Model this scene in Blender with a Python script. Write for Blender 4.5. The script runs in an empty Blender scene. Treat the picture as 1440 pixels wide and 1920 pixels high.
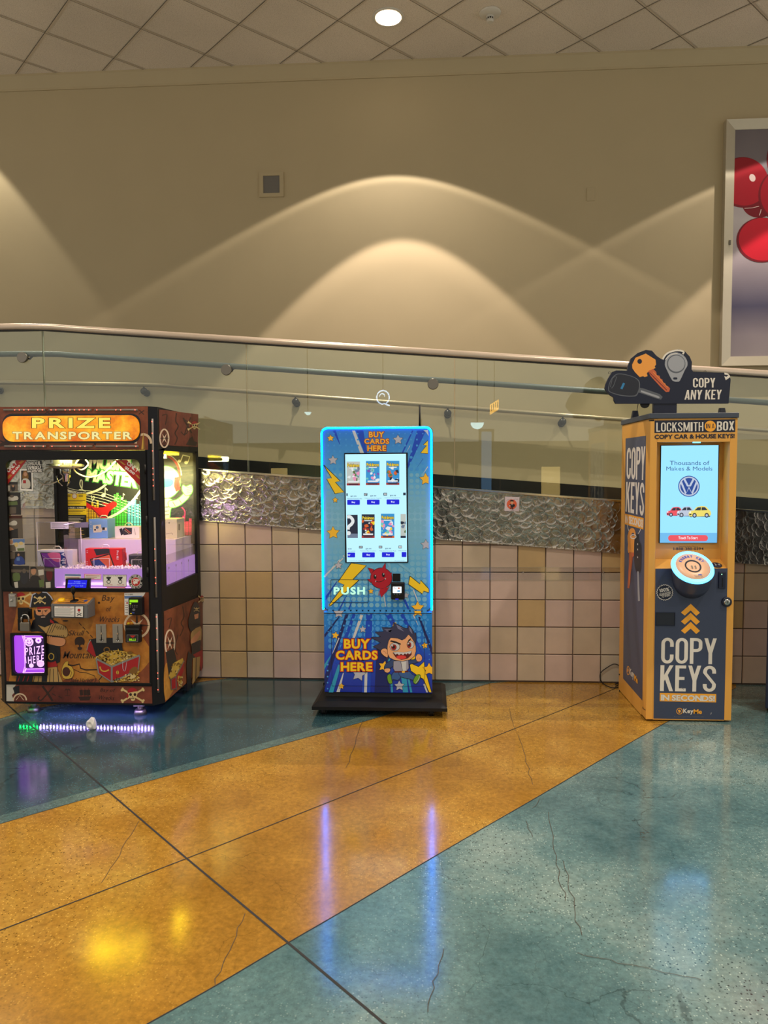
import bpy, bmesh, math, random
from mathutils import Vector, Matrix
random.seed(7)
SC = bpy.context.scene
COL = SC.collection
R = math.radians

# ------------------------------------------------------------------ camera
F_PX = 1372.9
PITCH, ROLL, YAW = -0.05685, -0.0051, 0.05945
CAM = Vector((0.0, -5.40743, 1.57582))
fw = Vector((-math.sin(YAW)*math.cos(PITCH), math.cos(YAW)*math.cos(PITCH), math.sin(PITCH)))
_r = Vector((math.cos(YAW), math.sin(YAW), 0)); _u = _r.cross(fw)
rt = math.cos(ROLL)*_r + math.sin(ROLL)*_u
up = -math.sin(ROLL)*_r + math.cos(ROLL)*_u
cd = bpy.data.cameras.new('camera'); cam = bpy.data.objects.new('camera', cd); COL.objects.link(cam)
cam.matrix_world = Matrix(((rt.x, up.x, -fw.x, CAM.x), (rt.y, up.y, -fw.y, CAM.y), (rt.z, up.z, -fw.z, CAM.z), (0, 0, 0, 1)))
cd.sensor_fit = 'VERTICAL'; cd.sensor_height = 36.0; cd.lens = F_PX*36/1920; cd.clip_end = 200
SC.camera = cam

# ------------------------------------------------------------------ world, exposure
SC.view_settings.view_transform = 'Standard'; SC.view_settings.look = 'None'
SC.view_settings.gamma = 1.0; SC.view_settings.use_curve_mapping = False
SC.view_settings.exposure = 0.0
W = bpy.data.worlds.new('lobby_glow'); SC.world = W; W.use_nodes = True
W.node_tree.nodes['Background'].inputs[0].default_value = (1.0, .95, .86, 1)
W.node_tree.nodes['Background'].inputs[1].default_value = 0.95

CEIL = 5.4305
def spot(name, loc, direction, watts, half_deg, blend, color, size=.03, rim=None):
    ld = bpy.data.lights.new(name, 'SPOT'); ld.energy = watts; ld.spot_size = R(2*half_deg); ld.spot_blend = blend
    ld.color = color; ld.shadow_soft_size = size
    o = bpy.data.objects.new(name, ld); COL.objects.link(o)
    o.location = loc; o.rotation_euler = Vector(direction).to_track_quat('-Z', 'Y').to_euler()
    if rim:      # the polished reflector throws a brighter rim at the edge of its cone
        ld.use_nodes = True; nt = ld.node_tree; em = nt.nodes['Emission']
        tc = nt.nodes.new('ShaderNodeTexCoord'); sx = nt.nodes.new('ShaderNodeSeparateXYZ'); nt.links.new(tc.outputs['Normal'], sx.inputs[0])
        ab = nt.nodes.new('ShaderNodeMath'); ab.operation = 'ABSOLUTE'; nt.links.new(sx.outputs['Z'], ab.inputs[0])
        ac = nt.nodes.new('ShaderNodeMath'); ac.operation = 'ARCCOSINE'; nt.links.new(ab.outputs[0], ac.inputs[0])
        mr = nt.nodes.new('ShaderNodeMapRange'); mr.interpolation_type = 'SMOOTHSTEP'
        mr.inputs[1].default_value = R(half_deg-rim[0]); mr.inputs[2].default_value = R(half_deg-rim[0]*.35); mr.inputs[3].default_value = 1.0; mr.inputs[4].default_value = rim[1]
        nt.links.new(ac.outputs[0], mr.inputs[0]); nt.links.new(mr.outputs[0], em.inputs['Strength'])
    return o
WARM = (1.0, .88, .73)
# unseen wide spots added as fill light, behind and beside the viewer
for k in (-1, 0, 1):
    for j in (1, 2, 3):
        spot('lobby_fill', (-.33+3.8*k, 1.05-3.5*j, CEIL-.05), (0, 0, -1), (230, 330, 420)[k+1], 62, .6, WARM, .07)
# the row of downlights over the ramp: each throws an inner and an outer cone on the wall
WASH = [(-.326, 1.051, 1.0), (3.47, 1.051, .8)]
for lx, ly, s in WASH:
    spot('wall_washer_outer', (lx, ly, CEIL-.035), (0, math.sin(R(-30)), -math.cos(R(-30))), 125*s, 65.0, .03, (1, .90, .78), .012, (2.6, 1.7))
    spot('wall_washer_inner', (lx+.08, ly, CEIL-.035), (0, math.sin(R(-23)), -math.cos(R(-23))), 450*s, 46.9, .05, (1, .86, .76), .012, (4.0, 1.25))
spot('wall_washer_outer', (-4.5, 1.5, CEIL-.035), (0, math.sin(R(-20)), -math.cos(R(-20))), 170, 41.0, .12, (1, .92, .76), .012)

# ------------------------------------------------------------------ pixel helpers: a photo pixel seen on a real plane
def un(px, py, axis, val):
    d = fw + rt*((px-720)/F_PX) - up*((py-960)/F_PX)
    return CAM + d*((val-CAM[axis])/d[axis])

# ------------------------------------------------------------------ materials
def lin(c):
    c = c/255.0
    return c/12.92 if c <= .04045 else ((c+.055)/1.055)**2.4
def S(r, g, b): return (lin(r), lin(g), lin(b), 1)
MATS = {}
def mat(name, rgb, rough=.5, metal=0, emit=0, spec=.5, noise=.0, nscale=8, alpha=1, coat=0):
    m = bpy.data.materials.new(name); m.use_nodes = True; MATS[name] = m
    nt = m.node_tree; p = nt.nodes['Principled BSDF']
    c = S(*rgb); p.inputs['Base Color'].default_value = c
    p.inputs['Roughness'].default_value = rough; p.inputs['Metallic'].default_value = metal
    p.inputs['Specular IOR Level'].default_value = spec; p.inputs['Coat Weight'].default_value = coat
    if emit:
        p.inputs['Emission Color'].default_value = c; p.inputs['Emission Strength'].default_value = emit
    if noise:
        tc = nt.nodes.new('ShaderNodeTexCoord'); n = nt.nodes.new('ShaderNodeTexNoise'); n.inputs['Scale'].default_value = nscale
        n.inputs['Detail'].default_value = 6
        nt.links.new(tc.outputs['Object'], n.inputs['Vector'])
        mx = nt.nodes.new('ShaderNodeMix'); mx.data_type = 'RGBA'
        mx.inputs[6].default_value = tuple(x*(1-noise) for x in c[:3])+(1,); mx.inputs[7].default_value = tuple(min(1, x*(1+noise)) for x in c[:3])+(1,)
        nt.links.new(n.outputs['Fac'], mx.inputs[0]); nt.links.new(mx.outputs[2], p.inputs['Base Color'])
    return m
def emat(name, rgb, k=1.0):
    m = mat(name, rgb, .3, emit=k); m.node_tree.nodes['Principled BSDF'].inputs['Base Color'].default_value = (.01, .01, .01, 1); return m
def M(x): return MATS[x] if isinstance(x, str) else x

def noise_ramp(nt, vec, scale, detail, stops, rough=.55):
    n = nt.nodes.new('ShaderNodeTexNoise'); n.inputs['Scale'].default_value = scale; n.inputs['Detail'].default_value = detail; n.inputs['Roughness'].default_value = rough
    nt.links.new(vec, n.inputs['Vector'])
    r = nt.nodes.new('ShaderNodeValToRGB'); nt.links.new(n.outputs['Fac'], r.inputs[0])
    el = r.color_ramp.elements
    while len(el) < len(stops): el.new(.5)
    for e, (p, c) in zip(el, stops): e.position = p; e.color = c
    return r.outputs[0]
def mixc(nt, fac, a, b, blend='MIX'):
    mx = nt.nodes.new('ShaderNodeMix'); mx.data_type = 'RGBA'; mx.blend_type = blend
    for i, v in ((0, fac), (6, a), (7, b)):
        if isinstance(v, (float, int)): mx.inputs[i].default_value = v
        elif isinstance(v, tuple): mx.inputs[i].default_value = v
        else: nt.links.new(v, mx.inputs[i])
    return mx.outputs[2]

def concrete(name, c1, c2, c3):
    m = mat(name, c2, .2); nt = m.node_tree; p = nt.nodes['Principled BSDF']
    tc = nt.nodes.new('ShaderNodeTexCoord').outputs['Object']
    base = noise_ramp(nt, tc, .8, 8, [(.34, S(*c1)), (.5, S(*c2)), (.66, S(*c3))], .68)
    fine = noise_ramp(nt, tc, 45, 4, [(.3, (.62, .62, .62, 1)), (.7, (1.25, 1.25, 1.25, 1))], .7)
    base = mixc(nt, .75, base, fine, 'MULTIPLY')
    # exposed aggregate: small light and dark chips
    v = nt.nodes.new('ShaderNodeTexVoronoi'); v.inputs['Scale'].default_value = 120; nt.links.new(tc, v.inputs['Vector'])
    sp = nt.nodes.new('ShaderNodeSeparateColor'); nt.links.new(v.outputs['Color'], sp.inputs[0])
    def gate(sock, th, d):
        a = nt.nodes.new('ShaderNodeMath'); a.operation = 'GREATER_THAN'; a.inputs[1].default_value = th; nt.links.new(sock, a.inputs[0])
        b = nt.nodes.new('ShaderNodeMath'); b.operation = 'LESS_THAN'; b.inputs[1].default_value = d; nt.links.new(v.outputs['Distance'], b.inputs[0])
        k = nt.nodes.new('ShaderNodeMath'); k.operation = 'MULTIPLY'; nt.links.new(a.outputs[0], k.inputs[0]); nt.links.new(b.outputs[0], k.inputs[1])
        # chips show only where the surface is worn
        w = nt.nodes.new('ShaderNodeTexNoise'); w.inputs['Scale'].default_value = .8; w.inputs['Detail'].default_value = 3; nt.links.new(tc, w.inputs['Vector'])
        w2 = nt.nodes.new('ShaderNodeMapRange'); w2.inputs[1].default_value = .38; w2.inputs[2].default_value = .62; nt.links.new(w.outputs['Fac'], w2.inputs[0])
        q = nt.nodes.new('ShaderNodeMath'); q.operation = 'MULTIPLY'; nt.links.new(k.outputs[0], q.inputs[0]); nt.links.new(w2.outputs[0], q.inputs[1])
        return q.outputs[0]
    base = mixc(nt, gate(sp.outputs[0], .80, .36), base, tuple(min(1, x*1.45) for x in S(*c3)[:3])+(1,))
    base = mixc(nt, gate(sp.outputs[1], .86, .40), base, tuple(x*.35 for x in S(*c1)[:3])+(1,))
    # hairline crazing of the old slab
    dn = nt.nodes.new('ShaderNodeTexNoise'); dn.inputs['Scale'].default_value = 4; dn.inputs['Detail'].default_value = 5; nt.links.new(tc, dn.inputs['Vector'])
    sv = nt.nodes.new('ShaderNodeVectorMath'); sv.operation = 'MULTIPLY_ADD'; sv.inputs[1].default_value = (.35, .35, 0); nt.links.new(dn.outputs['Color'], sv.inputs[0]); nt.links.new(tc, sv.inputs[2])
    for sc_, th_, dk_ in ((1.7, .0042, .6), (5.5, .010, .80)):
        vc = nt.nodes.new('ShaderNodeTexVoronoi'); vc.feature = 'DISTANCE_TO_EDGE'; vc.inputs['Scale'].default_value = sc_; nt.links.new(sv.outputs[0], vc.inputs['Vector'])
        lt = nt.nodes.new('ShaderNodeMapRange'); lt.inputs[1].default_value = th_*.4; lt.inputs[2].default_value = th_; lt.inputs[3].default_value = 1; lt.inputs[4].default_value = 0; nt.links.new(vc.outputs['Distance'], lt.inputs[0])
        gn = nt.nodes.new('ShaderNodeTexNoise'); gn.inputs['Scale'].default_value = 1.3; nt.links.new(tc, gn.inputs['Vector'])
        gm = nt.nodes.new('ShaderNodeMapRange'); gm.inputs[1].default_value = .47; gm.inputs[2].default_value = .6; nt.links.new(gn.outputs['Fac'], gm.inputs[0])
        mm = nt.nodes.new('ShaderNodeMath'); mm.operation = 'MULTIPLY'; nt.links.new(lt.outputs[0], mm.inputs[0]); nt.links.new(gm.outputs[0], mm.inputs[1])
        base = mixc(nt, mm.outputs[0], base, mixc(nt, 1.0, base, (dk_, dk_, dk_, 1), 'MULTIPLY'))
    nt.links.new(base, p.inputs['Base Color'])
    rr = noise_ramp(nt, tc, 3, 5, [(.3, (.10, .10, .10, 1)), (.7, (.17, .17, .17, 1))])
    nt.links.new(rr, p.inputs['Roughness'])
    p.inputs['IOR'].default_value = 1.66
    b = nt.nodes.new('ShaderNodeBump'); b.inputs['Strength'].default_value = .03; b.inputs['Distance'].default_value = .002
    n = nt.nodes.new('ShaderNodeTexNoise'); n.inputs['Scale'].default_value = 60; nt.links.new(tc, n.inputs['Vector'])
    nt.links.new(n.outputs['Fac'], b.inputs['Height']); nt.links.new(b.outputs[0], p.inputs['Normal'])
    return m
concrete('concrete_teal', (48, 80, 86), (86, 114, 115), (128, 145, 138))
concrete('concrete_ochre', (128, 88, 26), (154, 112, 40), (178, 140, 62))
concrete('concrete_deep_teal', (26, 50, 58), (42, 70, 78), (70, 98, 100)); concrete('concrete_worn_teal', (50, 76, 80), (72, 98, 98), (98, 120, 114))
mat('joint', (28, 26, 24), .8); mat('crack', (62, 52, 38), .8)
mat('wall_paint', (186, 168, 132), .65, noise=.04, nscale=3)
mat('black_base', (20, 20, 22), .3)
mat('ramp_floor', (90, 86, 80), .6, noise=.1)
mat('white_frame', (205, 198, 184), .35, noise=.02); mat('grille_grey', (120, 114, 106), .6)

def ceiling_mat():
    m = mat('ceiling_tile', (196, 182, 164), .9); nt = m.node_tree; p = nt.nodes['Principled BSDF']
    tc = nt.nodes.new('ShaderNodeTexCoord').outputs['Object']
    c = noise_ramp(nt, tc, 160, 3, [(.33, S(196, 180, 160)), (.5, S(236, 222, 204))], .6)
    big = noise_ramp(nt, tc, .7, 3, [(.3, (.86, .86, .86, 1)), (.7, (1.05, 1.05, 1.05, 1))])
    c = mixc(nt, 1.0, c, big, 'MULTIPLY')
    nt.links.new(c, p.inputs['Base Color'])
ceiling_mat()
mat('ceiling_grid', (206, 190, 168), .6); mat('grid_shadow', (58, 50, 42), .9)

def tile_mat():
    m = mat('glazed_tile', (190, 165, 140), .32); nt = m.node_tree; p = nt.nodes['Principled BSDF']
    tc = nt.nodes.new('ShaderNodeTexCoord').outputs['Object']
    at = nt.nodes.new('ShaderNodeAttribute'); at.attribute_name = 'tone'
    r = nt.nodes.new('ShaderNodeValToRGB'); nt.links.new(at.outputs['Fac'], r.inputs[0]); r.color_ramp.interpolation = 'CONSTANT'
    el = r.color_ramp.elements
    cs = [(0, (196, 172, 160)), (.45, (196, 174, 156)), (.68, (192, 174, 150)), (.84, (190, 178, 158)), (.945, (190, 162, 116))]
    while len(el) < len(cs): el.new(.5)
    for e, (q, c) in zip(el, cs): e.position = q; e.color = S(*c)
    n = noise_ramp(nt, tc, 5, 5, [(.3, (.9, .9, .9, 1)), (.7, (1.06, 1.06, 1.06, 1))])
    nt.links.new(mixc(nt, 1.0, r.outputs[0], n, 'MULTIPLY'), p.inputs['Base Color'])
tile_mat(); mat('grout', (74, 62, 54), .9)

def steel_mat():
    m = mat('hammered_steel', (178, 171, 160), .24, 1); nt = m.node_tree; p = nt.nodes['Principled BSDF']
    tc = nt.nodes.new('ShaderNodeTexCoord').outputs['Object']
    c = noise_ramp(nt, tc, 9, 4, [(.35, S(150, 144, 134)), (.65, S(186, 178, 166))]); nt.links.new(c, p.inputs['Base Color'])
    p.inputs['Anisotropic'].default_value = .55
steel_mat()
mat('rail_paint', (205, 186, 166), .32, .35); mat('grab_steel', (102, 106, 104), .45, .5); mat('wall_rail', (176, 160, 132), .35, .5)
mat('dark_metal', (46, 44, 42), .35, .8); mat('cap_metal', (128, 122, 112), .35, .8)
mat('chrome', (190, 188, 184), .18, 1); mat('black', (11, 11, 12), .5, spec=.3); mat('black_matte', (20, 20, 22), .7)
mat('white_plastic', (214, 206, 192), .45); mat('lamp_on', (255, 236, 205), .4, emit=7)

def glass_mat(name='clear_glass', tint=(.90, .95, .91), refl=1.0):
    m = bpy.data.materials.new(name); m.use_nodes = True; MATS[name] = m
    nt = m.node_tree; nt.nodes.clear()
    o = nt.nodes.new('ShaderNodeOutputMaterial'); t = nt.nodes.new('ShaderNodeBsdfTransparent'); t.inputs[0].default_value = tint+(1,)
    g = nt.nodes.new('ShaderNodeBsdfGlossy'); g.inputs['Roughness'].default_value = .0; g.inputs[0].default_value = (refl, refl, refl, 1)
    f = nt.nodes.new('ShaderNodeFresnel'); ge = nt.nodes.new('ShaderNodeNewGeometry')
    mr = nt.nodes.new('ShaderNodeMapRange'); mr.inputs[3].default_value = 1.5; mr.inputs[4].default_value = 1/1.5   # leaving the pane counts like entering it
    nt.links.new(ge.outputs['Backfacing'], mr.inputs[0]); nt.links.new(mr.outputs[0], f.inputs[0])
    x = nt.nodes.new('ShaderNodeMixShader')
    nt.links.new(f.outputs[0], x.inputs[0]); nt.links.new(t.outputs[0], x.inputs[1]); nt.links.new(g.outputs[0], x.inputs[2]); nt.links.new(x.outputs[0], o.inputs[0])
    return m
glass_mat(); glass_mat('window_glass', (.97, .98, .97), .8)

# ------------------------------------------------------------------ mesh helpers
def box(bm, x0, x1, y0, y1, z0, z1, bevel=0, mi=0, seg=2):
    v = [bm.verts.new((x, y, z)) for x in (x0, x1) for y in (y0, y1) for z in (z0, z1)]
    fs = [bm.faces.new([v[i] for i in q]) for q in ((0, 1, 3, 2), (4, 6, 7, 5), (0, 4, 5, 1), (2, 3, 7, 6), (0, 2, 6, 4), (1, 5, 7, 3))]
    for f in fs: f.material_index = mi
    if bevel:
        es = list({e for f in fs for e in f.edges})
        r = bmesh.ops.bevel(bm, geom=es, offset=bevel, segments=seg, affect='EDGES', profile=.5)
        for f in r['faces']: f.material_index = mi
def ring_frame(d):
    d = d.normalized(); a = Vector((0, 0, 1)) if abs(d.z) < .9 else Vector((1, 0, 0))
    u = d.cross(a).normalized(); return u, d.cross(u)
def tube(bm, pts, r, seg=12, mi=0, caps=True):
    pts = [Vector(p) for p in pts]; rings = []
    for i, p in enumerate(pts):
        d = (pts[min(i+1, len(pts)-1)]-pts[max(i-1, 0)])
        u, v = ring_frame(d); rr = r[i] if isinstance(r, (list, tuple)) else r
        rings.append([bm.verts.new(p+(u*math.cos(t)+v*math.sin(t))*rr) for t in [2*math.pi*k/seg for k in range(seg)]])
    for a, b in zip(rings, rings[1:]):
        for k in range(seg):
            f = bm.faces.new((a[k], a[(k+1) % seg], b[(k+1) % seg], b[k])); f.material_index = mi; f.smooth = True
    if caps:
        for q in (rings[0][::-1], rings[-1]): f = bm.faces.new(q); f.material_index = mi
def cyl(bm, a, b, r0, r1=None, seg=24, mi=0, caps=True): tube(bm, [a, b], [r0, r0 if r1 is None else r1], seg, mi, caps)
def lathe(bm, c, prof, axis=(0, 0, 1), seg=32, mi=0):
    c = Vector(c); d = Vector(axis).normalized(); u, v = ring_frame(d); rings = []
    for r, h in prof:
        rings.append([bm.verts.new(c+d*h+(u*math.cos(t)+v*math.sin(t))*max(r, 1e-4)) for t in [2*math.pi*k/seg for k in range(seg)]])
    for a, b in zip(rings, rings[1:]):
        for k in range(seg):
            f = bm.faces.new((a[k], a[(k+1) % seg], b[(k+1) % seg], b[k])); f.material_index = mi; f.smooth = True
    bm.faces.new(rings[0][::-1]).material_index = mi; bm.faces.new(rings[-1]).material_index = mi
def prism(bm, pts, vec, mi=0, cap0=True):
    a = [bm.verts.new(p) for p in pts]; b = [bm.verts.new(Vector(p)+Vector(vec)) for p in pts]
    n = len(a)
    if cap0: bm.faces.new(a).material_index = mi
    bm.faces.new(b[::-1]).material_index = mi
    for i in range(n): bm.faces.new((a[i], b[i], b[(i+1) % n], a[(i+1) % n])).material_index = mi
def rrect(x0, x1, z0, z1, r, seg=6):
    out = []
    for cx, cz, a0 in ((x1-r, z1-r, 0), (x0+r, z1-r, 90), (x0+r, z0+r, 180), (x1-r, z0+r, 270)):
        for k in range(seg+1):
            t = R(a0+90*k/seg); out.append((cx+r*math.cos(t), cz+r*math.sin(t)))
    return out
def framed_hole(bm, outer, inner, axis, v0, v1, mi=0):
    """flat board between two closed loops of equal count, given thickness along axis (0=x,1=y)"""
    def mk(p, v): return (v, p[0], p[1]) if axis == 0 else (p[0], v, p[1])
    n = len(inner); L = []
    for v in (v0, v1): L.append(([bm.verts.new(mk(p, v)) for p in outer], [bm.verts.new(mk(p, v)) for p in inner]))
    for i in range(n):
        j = (i+1) % n
        for (o, q), flip in ((L[0], 0), (L[1], 1)):
            f = bm.faces.new((o[i], o[j], q[j], q[i]) if not flip else (o[i], q[i], q[j], o[j])); f.material_index = mi
        bm.faces.new((L[0][0][i], L[1][0][i], L[1][0][j], L[0][0][j])).material_index = mi
        bm.faces.new((L[0][1][i], L[0][1][j], L[1][1][j], L[1][1][i])).material_index = mi
def outer_for(x0, x1, z0, z1, seg=6):
    """rectangle loop with the same vertex count as rrect"""
    out = []
    for cx, cz in ((x1, z1), (x0, z1), (x0, z0), (x1, z0)):
        for k in range(seg+1):
            out.append((cx, cz))
    return out

def obj(name, bm, mats, parent=None, kind=None, label=None, cat=None, group=None, recalc=True):
    if recalc: bmesh.ops.recalc_face_normals(bm, faces=bm.faces[:])
    me = bpy.data.meshes.new(name)
    if parent is not None:
        q = parent; off = Vector((0, 0, 0))
        while q is not None: off += q.location; q = q.parent
        bmesh.ops.translate(bm, verts=bm.verts[:], vec=-off)
    bm.to_mesh(me); bm.free()
    for x in (mats if isinstance(mats, (list, tuple)) else [mats]): me.materials.append(M(x))
    o = bpy.data.objects.new(name, me); COL.objects.link(o)
    if parent is not None: o.parent = parent
    if kind: o['kind'] = kind
    if label: o['label'] = label
    if cat: o['category'] = cat
    if group: o['group'] = group
    return o
def thing(name, loc, label, cat, group=None):
    o = bpy.data.objects.new(name, None); COL.objects.link(o); o.location = loc; o.empty_display_size = .1
    o['label'] = label; o['category'] = cat
    if group: o['group'] = group
    return o
def B(): return bmesh.new()

# ------------------------------------------------------------------ lettering
_GC = {}
def glyph(ch, off):
    k = (ch, off)
    if k in _GC: return _GC[k]
    c = bpy.data.curves.new('t', 'FONT'); c.body = ch; c.offset = off; c.resolution_u = 3; c.fill_mode = 'FRONT'
    o = bpy.data.objects.new('t', c); COL.objects.link(o)
    bpy.context.view_layer.update()
    me = o.evaluated_get(bpy.context.evaluated_depsgraph_get()).to_mesh()
    vs = [(v.co.x, v.co.y) for v in me.vertices]; fs = [tuple(p.vertices) for p in me.polygons]
    o.to_mesh_clear() if hasattr(o, 'to_mesh_clear') else None
    bpy.data.objects.remove(o); bpy.data.curves.remove(c)
    _GC[k] = (vs, fs); return _GC[k]
def layout(s, bold, gap=.09, space=.24):
    """list of (char, x offset), total width; letters set by their own width"""
    x = 0; out = []
    for ch in s:
        if ch == ' ': x += space; continue
        vs, _ = glyph(ch, 0.0)
        if not vs: x += space; continue
        a = min(v[0] for v in vs); b = max(v[0] for v in vs)
        out.append((ch, x-a)); x += b-a+gap
    return out, x-gap

class Art:
    """flat artwork on one real plane; shapes are given where the photograph shows them"""
    def __init__(s, axis, val, sign, view, step=4e-5):
        s.axis, s.val, s.sign, s.view, s.step = axis, val, sign, view, step
        s.bm = bmesh.new(); s.mats = []; s.n = 1; s.clip = None
    def mi(s, m):
        if m not in s.mats: s.mats.append(m)
        return s.mats.index(m)
    def pt(s, x, y, k=None):
        vx, vy, sc = s.view
        p = un(vx+x/sc, vy+y/sc, s.axis, s.val)
        p[s.axis] = s.val+s.sign*s.step*(s.n if k is None else k)
        return p
    def poly(s, m, pts, smooth=0):
        if smooth: pts = crom(pts, smooth)
        if s.clip: pts = clip_poly(pts, s.clip)
        # drop doubles
        q = [p for i, p in enumerate(pts) if (p[0]-pts[i-1][0])**2+(p[1]-pts[i-1][1])**2 > 1e-6]
        if len(q) < 3: return
        try:
            f = s.bm.faces.new([s.bm.verts.new(s.pt(*p)) for p in q]); f.material_index = s.mi(m)
        except ValueError: pass
        s.n += 1
    def rect(s, m, x0, y0, x1, y1): s.poly(m, [(x0, y0), (x1, y0), (x1, y1), (x0, y1)])
    def rr(s, m, x0, y0, x1, y1, r): s.poly(m, rrect(x0, x1, y0, y1, r, 4))
    def circ(s, m, cx, cy, r, ry=None, seg=18, rot=0):
        ry = r if ry is None else ry; c, d = math.cos(R(rot)), math.sin(R(rot))
        s.poly(m, [(cx+r*math.cos(t)*c-ry*math.sin(t)*d, cy+r*math.cos(t)*d+ry*math.sin(t)*c) for t in [2*math.pi*k/seg for k in range(seg)]])
    def ring(s, m, cx, cy, r, w, ry=None, a0=0, a1=360, seg=28):
        ry = r if ry is None else ry
        s.line(m, [(cx+r*math.cos(R(a0+(a1-a0)*k/seg)), cy+ry*math.sin(R(a0+(a1-a0)*k/seg))) for k in range(seg+1)], w)
    def line(s, m, pts, w, smooth=0, taper=False):
        if smooth: pts = crom(pts, smooth, False)
        L = []; Rr = []; n = len(pts)
        for i, p in enumerate(pts):
            a = pts[max(i-1, 0)]; b = pts[min(i+1, n-1)]
            dx, dy = b[0]-a[0], b[1]-a[1]; l = math.hypot(dx, dy) or 1
            h = w/2*((1-.85*i/(n-1)) if taper else 1)
            L.append((p[0]-dy/l*h, p[1]+dx/l*h)); Rr.append((p[0]+dy/l*h, p[1]-dx/l*h))
        mi = s.mi(m)
        a = [s.bm.verts.new(s.pt(*p)) for p in L]; b = [s.bm.verts.new(s.pt(*p)) for p in Rr]
        for i in range(n-1):
            f = s.bm.faces.new((a[i], a[i+1], b[i+1], b[i])); f.material_index = mi
        s.n += 1
    def star(s, m, cx, cy, r, rot=-90, inner=.5, edge=None, ew=3):
        pts = [(cx+(r if k % 2 == 0 else r*inner)*math.cos(R(rot+36*k)), cy+(r if k % 2 == 0 else r*inner)*math.sin(R(rot+36*k))) for k in range(10)]
        if edge: s.poly(edge, [(cx+(x-cx)*(1+ew/r), cy+(y-cy)*(1+ew/r)) for x, y in pts])
        s.poly(m, pts)
    def text(s, m, st, x0, y0, x1, y1, bold=.02, quad=None, gap=.09, space=.24, edges=()):
        """text fitted in a box, or in quad (tl, tr, br, bl); edges = [(material, extra offset)] drawn beneath"""
        lay, w = layout(st, bold, gap, space)
        ys = [v[1] for ch, _ in lay for v in glyph(ch, 0)[0]]; b, t = min(ys), max(ys)
        if quad is None: quad = ((x0, y0), (x1, y0), (x1, y1), (x0, y1))
        tl, tr, br, bl = quad
        for mm, off in list(edges)+[(m, bold)]:
            mi = s.mi(mm); s.n += 1
            for ch, ox in lay:
                vs, fs = glyph(ch, round(off, 4)); V = []
                for x, y in vs:
                    u = (x+ox)/w; v = (y-b)/(t-b)
                    px = (bl[0]*(1-u)+br[0]*u)*(1-v)+(tl[0]*(1-u)+tr[0]*u)*v
                    py = (bl[1]*(1-u)+br[1]*u)*(1-v)+(tl[1]*(1-u)+tr[1]*u)*v
                    V.append(s.bm.verts.new(s.pt(px, py)))
                for f in fs:
                    try: s.bm.faces.new([V[i] for i in f]).material_index = mi
                    except ValueError: pass
        s.n += 1
    def block(s, m, st, x0, y0, x1, y1, t=.2, gap=.16, quad=None):
        """tall condensed poster capitals; t = stem as a part of the letter height"""
        W_ = [BLOCKW.get(c, .46) for c in st]; tot = sum(W_)+gap*.5*(len(st)-1)
        if quad is None: quad = ((x0, y0), (x1, y0), (x1, y1), (x0, y1))
        tl, tr, br, bl = quad; x = 0; mi = s.mi(m); kk = 0
        for c, w in zip(st, W_):
            for pg in block_glyph(c, w, t):
                V = []
                for a, b in pg:
                    u = (x+a)/tot; v = b
                    V.append(((bl[0]*(1-u)+br[0]*u)*(1-v)+(tl[0]*(1-u)+tr[0]*u)*v, (bl[1]*(1-u)+br[1]*u)*(1-v)+(tl[1]*(1-u)+tr[1]*u)*v))
                kk += .2
                try: s.bm.faces.new([s.bm.verts.new(s.pt(p[0], p[1], s.n+kk)) for p in V]).material_index = mi
                except ValueError: pass
            x += w+gap*.5
        s.n += 1+int(kk)
    def done(s, name, parent, **k):
        for f in s.bm.faces:
            f.normal_update()
            if f.normal[s.axis]*s.sign < 0: f.normal_flip()
        return obj(name, s.bm, s.mats, parent, recalc=False, **k)
def clip_poly(pts, c):
    for ax, lim, sg in ((0, c[0], 1), (0, c[2], -1), (1, c[1], 1), (1, c[3], -1)):
        out = []
        for i, p in enumerate(pts):
            q = pts[i-1]; ip = (p[ax]-lim)*sg >= 0; iq = (q[ax]-lim)*sg >= 0
            if ip != iq:
                k = (lim-q[ax])/(p[ax]-q[ax]); out.append((q[0]+(p[0]-q[0])*k, q[1]+(p[1]-q[1])*k))
            if ip: out.append(p)
        pts = out
    return pts
def crom(pts, k=4, closed=True):
    n = len(pts); out = []
    for i in range(n if closed else n-1):
        p0, p1, p2, p3 = (pts[(i+j-1) % n] if closed else pts[min(max(i+j-1, 0), n-1)] for j in range(4))
        for q in range(k):
            t = q/k
            out.append(tuple(.5*(2*p1[a]+(p2[a]-p0[a])*t+(2*p0[a]-5*p1[a]+4*p2[a]-p3[a])*t*t+(3*p1[a]-p0[a]-3*p2[a]+p3[a])*t**3) for a in (0, 1)))
    if not closed: out.append(tuple(pts[-1][:2]))
    return out
BLOCKW = {'I': .2, 'M': .6, 'W': .62, '!': .2, 'L': .38, 'T': .42, 'E': .38, ' ': .16, '1': .3, 'A': .46, 'N': .46, 'Y': .46, 'K': .46}
def arcband(cx, cy, rx, ry, tx, ty, a0, a1, n=5):
    o = [(cx+rx*math.cos(R(a0+(a1-a0)*k/n)), cy+ry*math.sin(R(a0+(a1-a0)*k/n))) for k in range(n+1)]
    i = [(cx+(rx-tx)*math.cos(R(a0+(a1-a0)*k/n)), cy+(ry-ty)*math.sin(R(a0+(a1-a0)*k/n))) for k in range(n+1)]
    return [[o[k], o[k+1], i[k+1], i[k]] for k in range(n)]
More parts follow.
